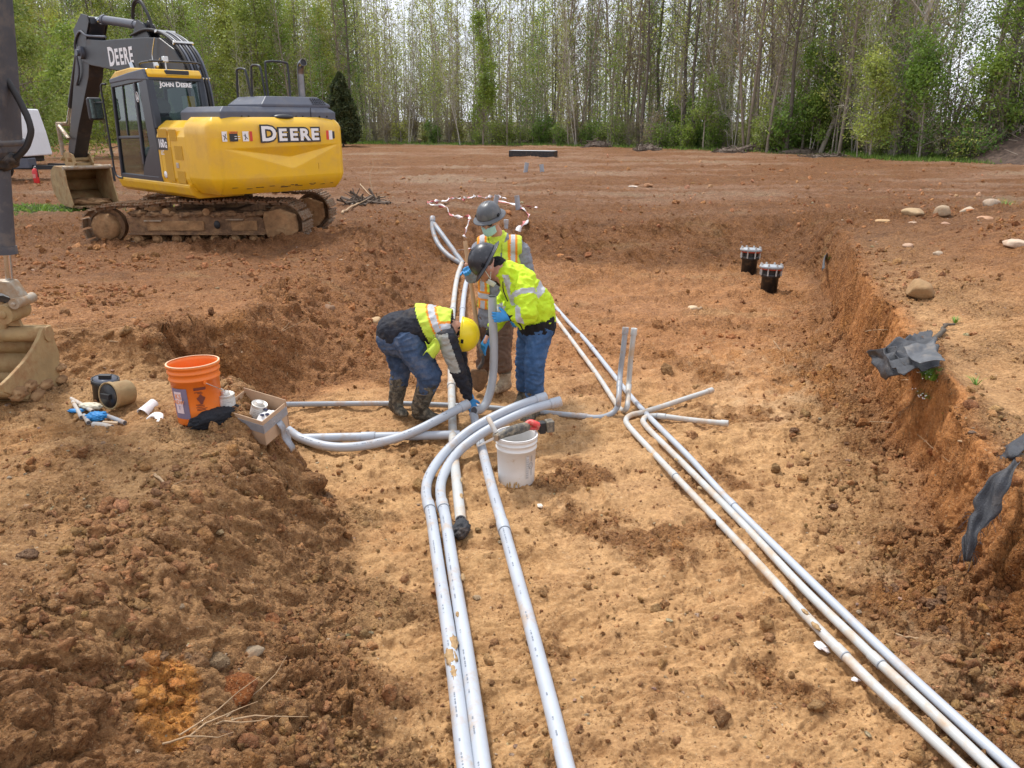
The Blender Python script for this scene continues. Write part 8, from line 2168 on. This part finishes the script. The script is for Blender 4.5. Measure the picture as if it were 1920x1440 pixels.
BL = ['dense green bush at the foot of the wood', 'loose yellow-green bush at the foot of the wood', 'thicket of grey-brown twigs at the foot of the wood', 'low spreading green bush at the edge of the grass']
def bush(i, x, y, s, label=None, group=None, name='bush', sz=1.0):
    t = thing(name, label or BL[i], 'bush', (x, y, .45), (0, 0, rt.uniform(0, 6.28)), group or ('bushes at the wood: ' + BL[i][:24])); t.scale = (s, s, s * sz)
    for nm, me in (('stems', BUSH[i][0]), ('foliage', BUSH[i][1])):
        o = bpy.data.objects.new(nm, me); col.objects.link(o); o.parent = t
for k in range(118):
    px = -100 + (k + rt.uniform(0, 1)) / 118 * 2120; a = (px - 960) / FPX; y = 50
    for _ in range(6): x = a * y * CP; y = edge_y(x) + .2
    y += rt.uniform(-.6, 7.0); x = a * y * CP
    i = int(rt.choice(4, p=[.26, .34, .28, .12])); lb = BL[i].replace(' at the foot of the wood', '').replace(' at the edge of the grass', '') + ', wood edge ' + zone(px); bush(i, x, y, rt.uniform(.6, 1.45), lb, 'bushes: ' + lb)
def at_edge(px, dy):
    a = (px - 960) / FPX; y = 50
    for _ in range(6): x = a * y * CP; y = edge_y(x) + dy
    return a * y * CP, y
# trees that stand out
def special(px, dy, proto, s, label, name='leafy_tree', rz=0.0, y=None):
    if y is None: x, y = at_edge(px, dy)
    else: x = (px - 960) / FPX * y * CP
    PRO.append(proto); t = place_tree(len(PRO) - 1, x, y, s, rz, label, None, name); return t
special(1540, -1.0, tree_proto(31, 6.6, .08, .04, 46, .30, .45, 9500, .10, LF_GRN, BK_BRN, clump=.22), 1, 'full rounded green tree standing out at the right of the wood edge')
special(1322, -.5, tree_proto(32, 5.6, .05, .25, 26, .22, .7, 1700, .10, LF_SPR, BK_GRY, clump=.2), 1, 'small yellow-green tree before the darkest trunks')
special(1640, -1.2, tree_proto(33, 5.2, .05, .12, 30, .28, .5, 3400, .10, LF_SPR, BK_GRY, clump=.25), 1, 'yellow-green tree just right of the full green tree')
special(1735, -.2, tree_proto(37, 6.0, .06, .10, 34, .28, .5, 4600, .10, LF_GRN, BK_GRY, clump=.3), 1, 'loose green tree at the wood edge below the sky gap')
special(45, 0, tree_proto(34, 9.0, .12, .06, 60, .30, .35, 12000, .11, LF_SPR, BK_BRN, clump=.3), 1, 'big bright yellow-green tree behind the left machine arm', y=38)
special(128, 0, tree_proto(38, 6.5, .09, .08, 46, .30, .35, 7000, .10, LF_GRN, BK_BRN, clump=.3), 1, 'broad green tree between the trailer and the yellow machine', y=44)
special(200, 0, tree_proto(35, 7.0, .09, .06, 50, .30, .35, 8000, .10, LF_SPR, BK_BRN, clump=.28), 1, 'bright green tree behind the cab of the yellow machine', y=46)
special(905, -.6, tree_proto(36, 10.0, .09, .06, 60, .13, .75, 6500, .10, LF_GRN, BK_BRN, clump=.22), 1, 'tall narrow bright green tree left of the gap of sky')
special(1890, .5, tree_proto(39, 10.5, .16, .12, 50, .26, .25, 8000, .10, LF_GRN, BK_DRK, clump=.25, leaf_from=.15), 1, 'dark leaning green tree at the right edge', y=None)
for (px, s, lb) in ((1205, 1.0, 'thick dark trunk in the middle of the wood, clothed in twigs'), (1300, .9, 'one of the dark trunks crowded right of the middle'), (1480, 1.05, 'dark trunk right of the small yellow-green tree'), (655, 1.1, 'big bare spreading tree above the cedar'), (60, 1.0, 'tall dark-trunked tree behind the big yellow-green one')):
    x, y = at_edge(px, 1.5); t = place_tree(5, x, y, s, px * .1, lb, None, 'dark_tree')
special(1680, 3, tree_proto(41, 15, .22, .22, 26, .34, .75, 1800, .09, LF_SPR, BK_PAL, fork=2, wav=.05), 1, 'pale forked old tree rising right of the full green tree', 'forked_tree')
special(1545, 3, tree_proto(42, 14, .16, .25, 24, .25, .8, 900, .09, LF_SPR, BK_GRY, lean=.28, wav=.03), 1, 'grey tree leaning to the right above the green tree', 'leaning_tree', rz=0.0)
big = tree_proto(51, 15.0, .13, .06, 70, .20, .45, 14000, .12, LF_SPR, BK_BRN, clump=.40)
PRO.append(big); bi = len(PRO) - 1
for k in range(22):
    px = -60 + k * 33.0 + 12 * math.sin(k * 5.1); dy = 4 + (k * 7) % 17
    x, y = at_edge(px, dy); lb = ('broad yellow-green tree ' + zone(px) + ', ' + ('front', 'middle', 'back')[int(dy // 7)] + ' of the wood') if px < 620 else 'leafy tree ' + zone(px) + ', depth of the wood'
    place_tree(bi, x, y, (.95 + .35 * ((k * 37) % 10) / 10) * (1 if px < 640 else .8), k * 1.3, lb, lb, 'leafy_tree')
# cedar
def cedar():
    rs_ = np.random.RandomState(9); n = 17000; t = rs_.uniform(0, 1, n) ** .8; h = 5.2; r = 1.65 * (1 - t) ** .62 * (.35 + .65 * np.minimum(1, t * 6 + .4))
    a = rs_.uniform(0, 2 * PI, n); k = (.5 + .5 * rs_.uniform(0, 1, n) ** .6) * (1 + .38 * perlin(np.cos(a) * 2.5 + 4, np.sin(a) * 2.5, t * 11))
    C = np.stack([np.cos(a) * r * k, np.sin(a) * r * k, .1 + t * h + .25 * k], 1)
    tb = TB(); tb.tube([(0, 0, 0), (0, 0, 2.5), (0.03, 0, 5)], .09, .01, 6)
    x, y = at_edge(641, -9); T = thing('cedar', 'dark conical cedar standing just right of the yellow machine', 'tree', (x, y, .45))
    for nm, me in (('trunk', tb.mesh('trunk', BK_DRK)), ('crown', leaves_mesh('crown', C, .10, rs_, LF_DRK, .3 + .8 * fbm(C[:, 0] * 2, C[:, 1] * 2, C[:, 2] * 2, 2), 2.2))):
        o = bpy.data.objects.new(nm, me); col.objects.link(o); o.parent = T
cedar()
# brush piles and the heap of mulch
M_BRUSH = mat('brush', (.14, .105, .08), .9, var=.4, vscale=3)
def brush_pile(px, v, w, h, label, seed, n=110):
    rs_ = np.random.RandomState(seed); p = G(px, v); k = p.y / FPX; w *= k; h *= k
    t = thing('brush_pile', label, 'brush pile', (p.x, p.y + .3, .5)); tb = TB()
    for i in range(n):
        c = np.array([rs_.uniform(-.5, .5) * w, rs_.uniform(-.4, .4) * min(w, 1.6), 0]); c[2] = rs_.uniform(.02, 1) * h * (1 - (2 * c[0] / w) ** 2) * .9
        d = rs_.normal(size=3) * np.array([1, .7, .35]); d /= np.linalg.norm(d); l = rs_.uniform(.25, 1.0); tb.tube([c - d * l / 2, c + rs_.normal(size=3) * .06, c + d * l / 2], rs_.uniform(.012, .05), .01, 4)
    o = bpy.data.objects.new('sticks', tb.mesh('sticks', M_BRUSH)); col.objects.link(o); o.parent = t; o['kind'] = 'stuff'
    bm = bmesh.new(); bmesh.ops.create_icosphere(bm, subdivisions=4, radius=1); vv = np.array([q.co[:] for q in bm.verts], np.float32); f = [[q.index for q in z.verts] for z in bm.faces]; bm.free()
    vv = vv * (1 + .5 * fbm(vv[:, 0] * 2 + seed, vv[:, 1] * 2, vv[:, 2] * 2, 4, .6))[:, None] * np.array([w * .48, min(w, 1.6) * .4, h * .75]); mb = MB(); mb.add([tuple(q) for q in vv], f); mb.build('root_ball', M_BRUSH, t)
    return t
brush_pile(998, 268, 50, 8, 'low dark brush pile at the wood edge left of the sky-gap trees', 1)
brush_pile(1060, 272, 50, 6, 'thin scatter of brush beside the first root plate', 2)
brush_pile(1122, 276, 46, 15, 'uprooted stump with tan roots at the wood edge', 3, 150)
brush_pile(1216, 283, 46, 13, 'round dark brush pile in the middle of the wood edge', 4, 150)
brush_pile(1370, 287, 56, 12, 'left end of the long brush heap on the right', 5)
brush_pile(1430, 285, 90, 18, 'tallest part of the long brush heap, full of twigs', 6, 220)
brush_pile(1500, 288, 70, 11, 'right part of the long brush heap', 7)
brush_pile(1555, 294, 80, 6, 'low trailing end of the long brush heap', 8)
brush_pile(840, 268, 50, 4, 'thin dark litter at the wood edge right of the cedar', 9)
brush_pile(684, 385, 60, 9, 'low scatter of brown brush and roots just right of the tracks', 10, 90)
def mulch():
    p = WY(1900, 300, 39); t = thing('mulch_heap', 'dark brown heap of mulch at the far right edge', 'soil heap', (p.x + 2.0, 39, .45)); t.scale = (1.15, 1.15, 1.1)
    n = 120; u = np.linspace(-1, 1, n); X, Y = np.meshgrid(u, u); r = np.hypot(X, Y)
    Z = 2.3 * np.clip(1 - r, 0, 1) ** .9 * (1 + .2 * fbm(X * 3, Y * 3, 1.0, 3)) + .10 * fbm(X * 14, Y * 14, 2.0, 4, .7, True) - .15
    V = np.stack([X * 4.0, Y * 4.0, Z], -1).reshape(-1, 3); i = (np.arange(n - 1)[:, None] * n + np.arange(n - 1)[None]).ravel(); F = np.stack([i, i + 1, i + n + 1, i + n], 1).ravel()
    me = build_mesh('heap', V, F, 4); me.materials.append(mat('mulch', (.085, .055, .04), .95, var=.5, vscale=5, bump=1.0, bscale=9)); o = bpy.data.objects.new('heap', me); col.objects.link(o); o.parent = t
    rs_ = np.random.RandomState(3); tb = TB()
    for k in range(260):
        a = rs_.uniform(0, 6.28); q = rs_.uniform(0, .9); z_ = 2.6 * (1 - q) ** .9; c = np.array([q * 4 * math.cos(a), q * 4 * math.sin(a), z_]); d = rs_.normal(size=3) * np.array([1, 1, .5]); d /= np.linalg.norm(d); tb.tube([c - d * .25, c, c + d * .3], .02, .01, 4)
    o = bpy.data.objects.new('twigs', tb.mesh('twigs', BK_BRN)); col.objects.link(o); o.parent = t; o['kind'] = 'stuff'
mulch()
# grass strip in front of the wood and beside the trailer
def grass_strip():
    rs_ = np.random.RandomState(12); n = 26000; px = rs_.uniform(-50, 1970, n); a = (px - 960) / FPX; y = np.full(n, 50.0)
    for _ in range(6): x = a * y * CP; y = np.interp(x, EDX, EDY) - 1.5
    y = y + rs_.uniform(-1.2, 6, n); x = a * y * CP
    k = (px < 720) | (px > 1560) | (rs_.uniform(size=n) < .35); x = x[k]; y = y[k]
    m = 1500; x = np.concatenate([x, -11.6 + rs_.normal(size=m) * 1.0]); y = np.concatenate([y, 18.5 + rs_.normal(size=m) * .45]); n = len(x)
    z, _, _ = ground(x, y); h = rs_.uniform(.06, .28, n) * np.where(y < 25, .35, 1); w = .03
    ang = rs_.uniform(0, PI, n); dx = np.cos(ang) * w; dy = np.sin(ang) * w
    V = np.stack([np.stack([x - dx, y - dy, z], 1), np.stack([x + dx, y + dy, z], 1), np.stack([x + rs_.normal(size=n) * .06, y + rs_.normal(size=n) * .06, z + h], 1)], 1).reshape(-1, 3)
    me = build_mesh('grass', V, np.arange(3 * n), 3, False); set_attr(me, 'shade', np.repeat(rs_.uniform(0, 1, n), 3)); me.materials.append(LF_GRN)
    o = bpy.data.objects.new('grass', me); col.objects.link(o); tag(o, 'green grass along the foot of the wood', kind='stuff')
grass_strip()
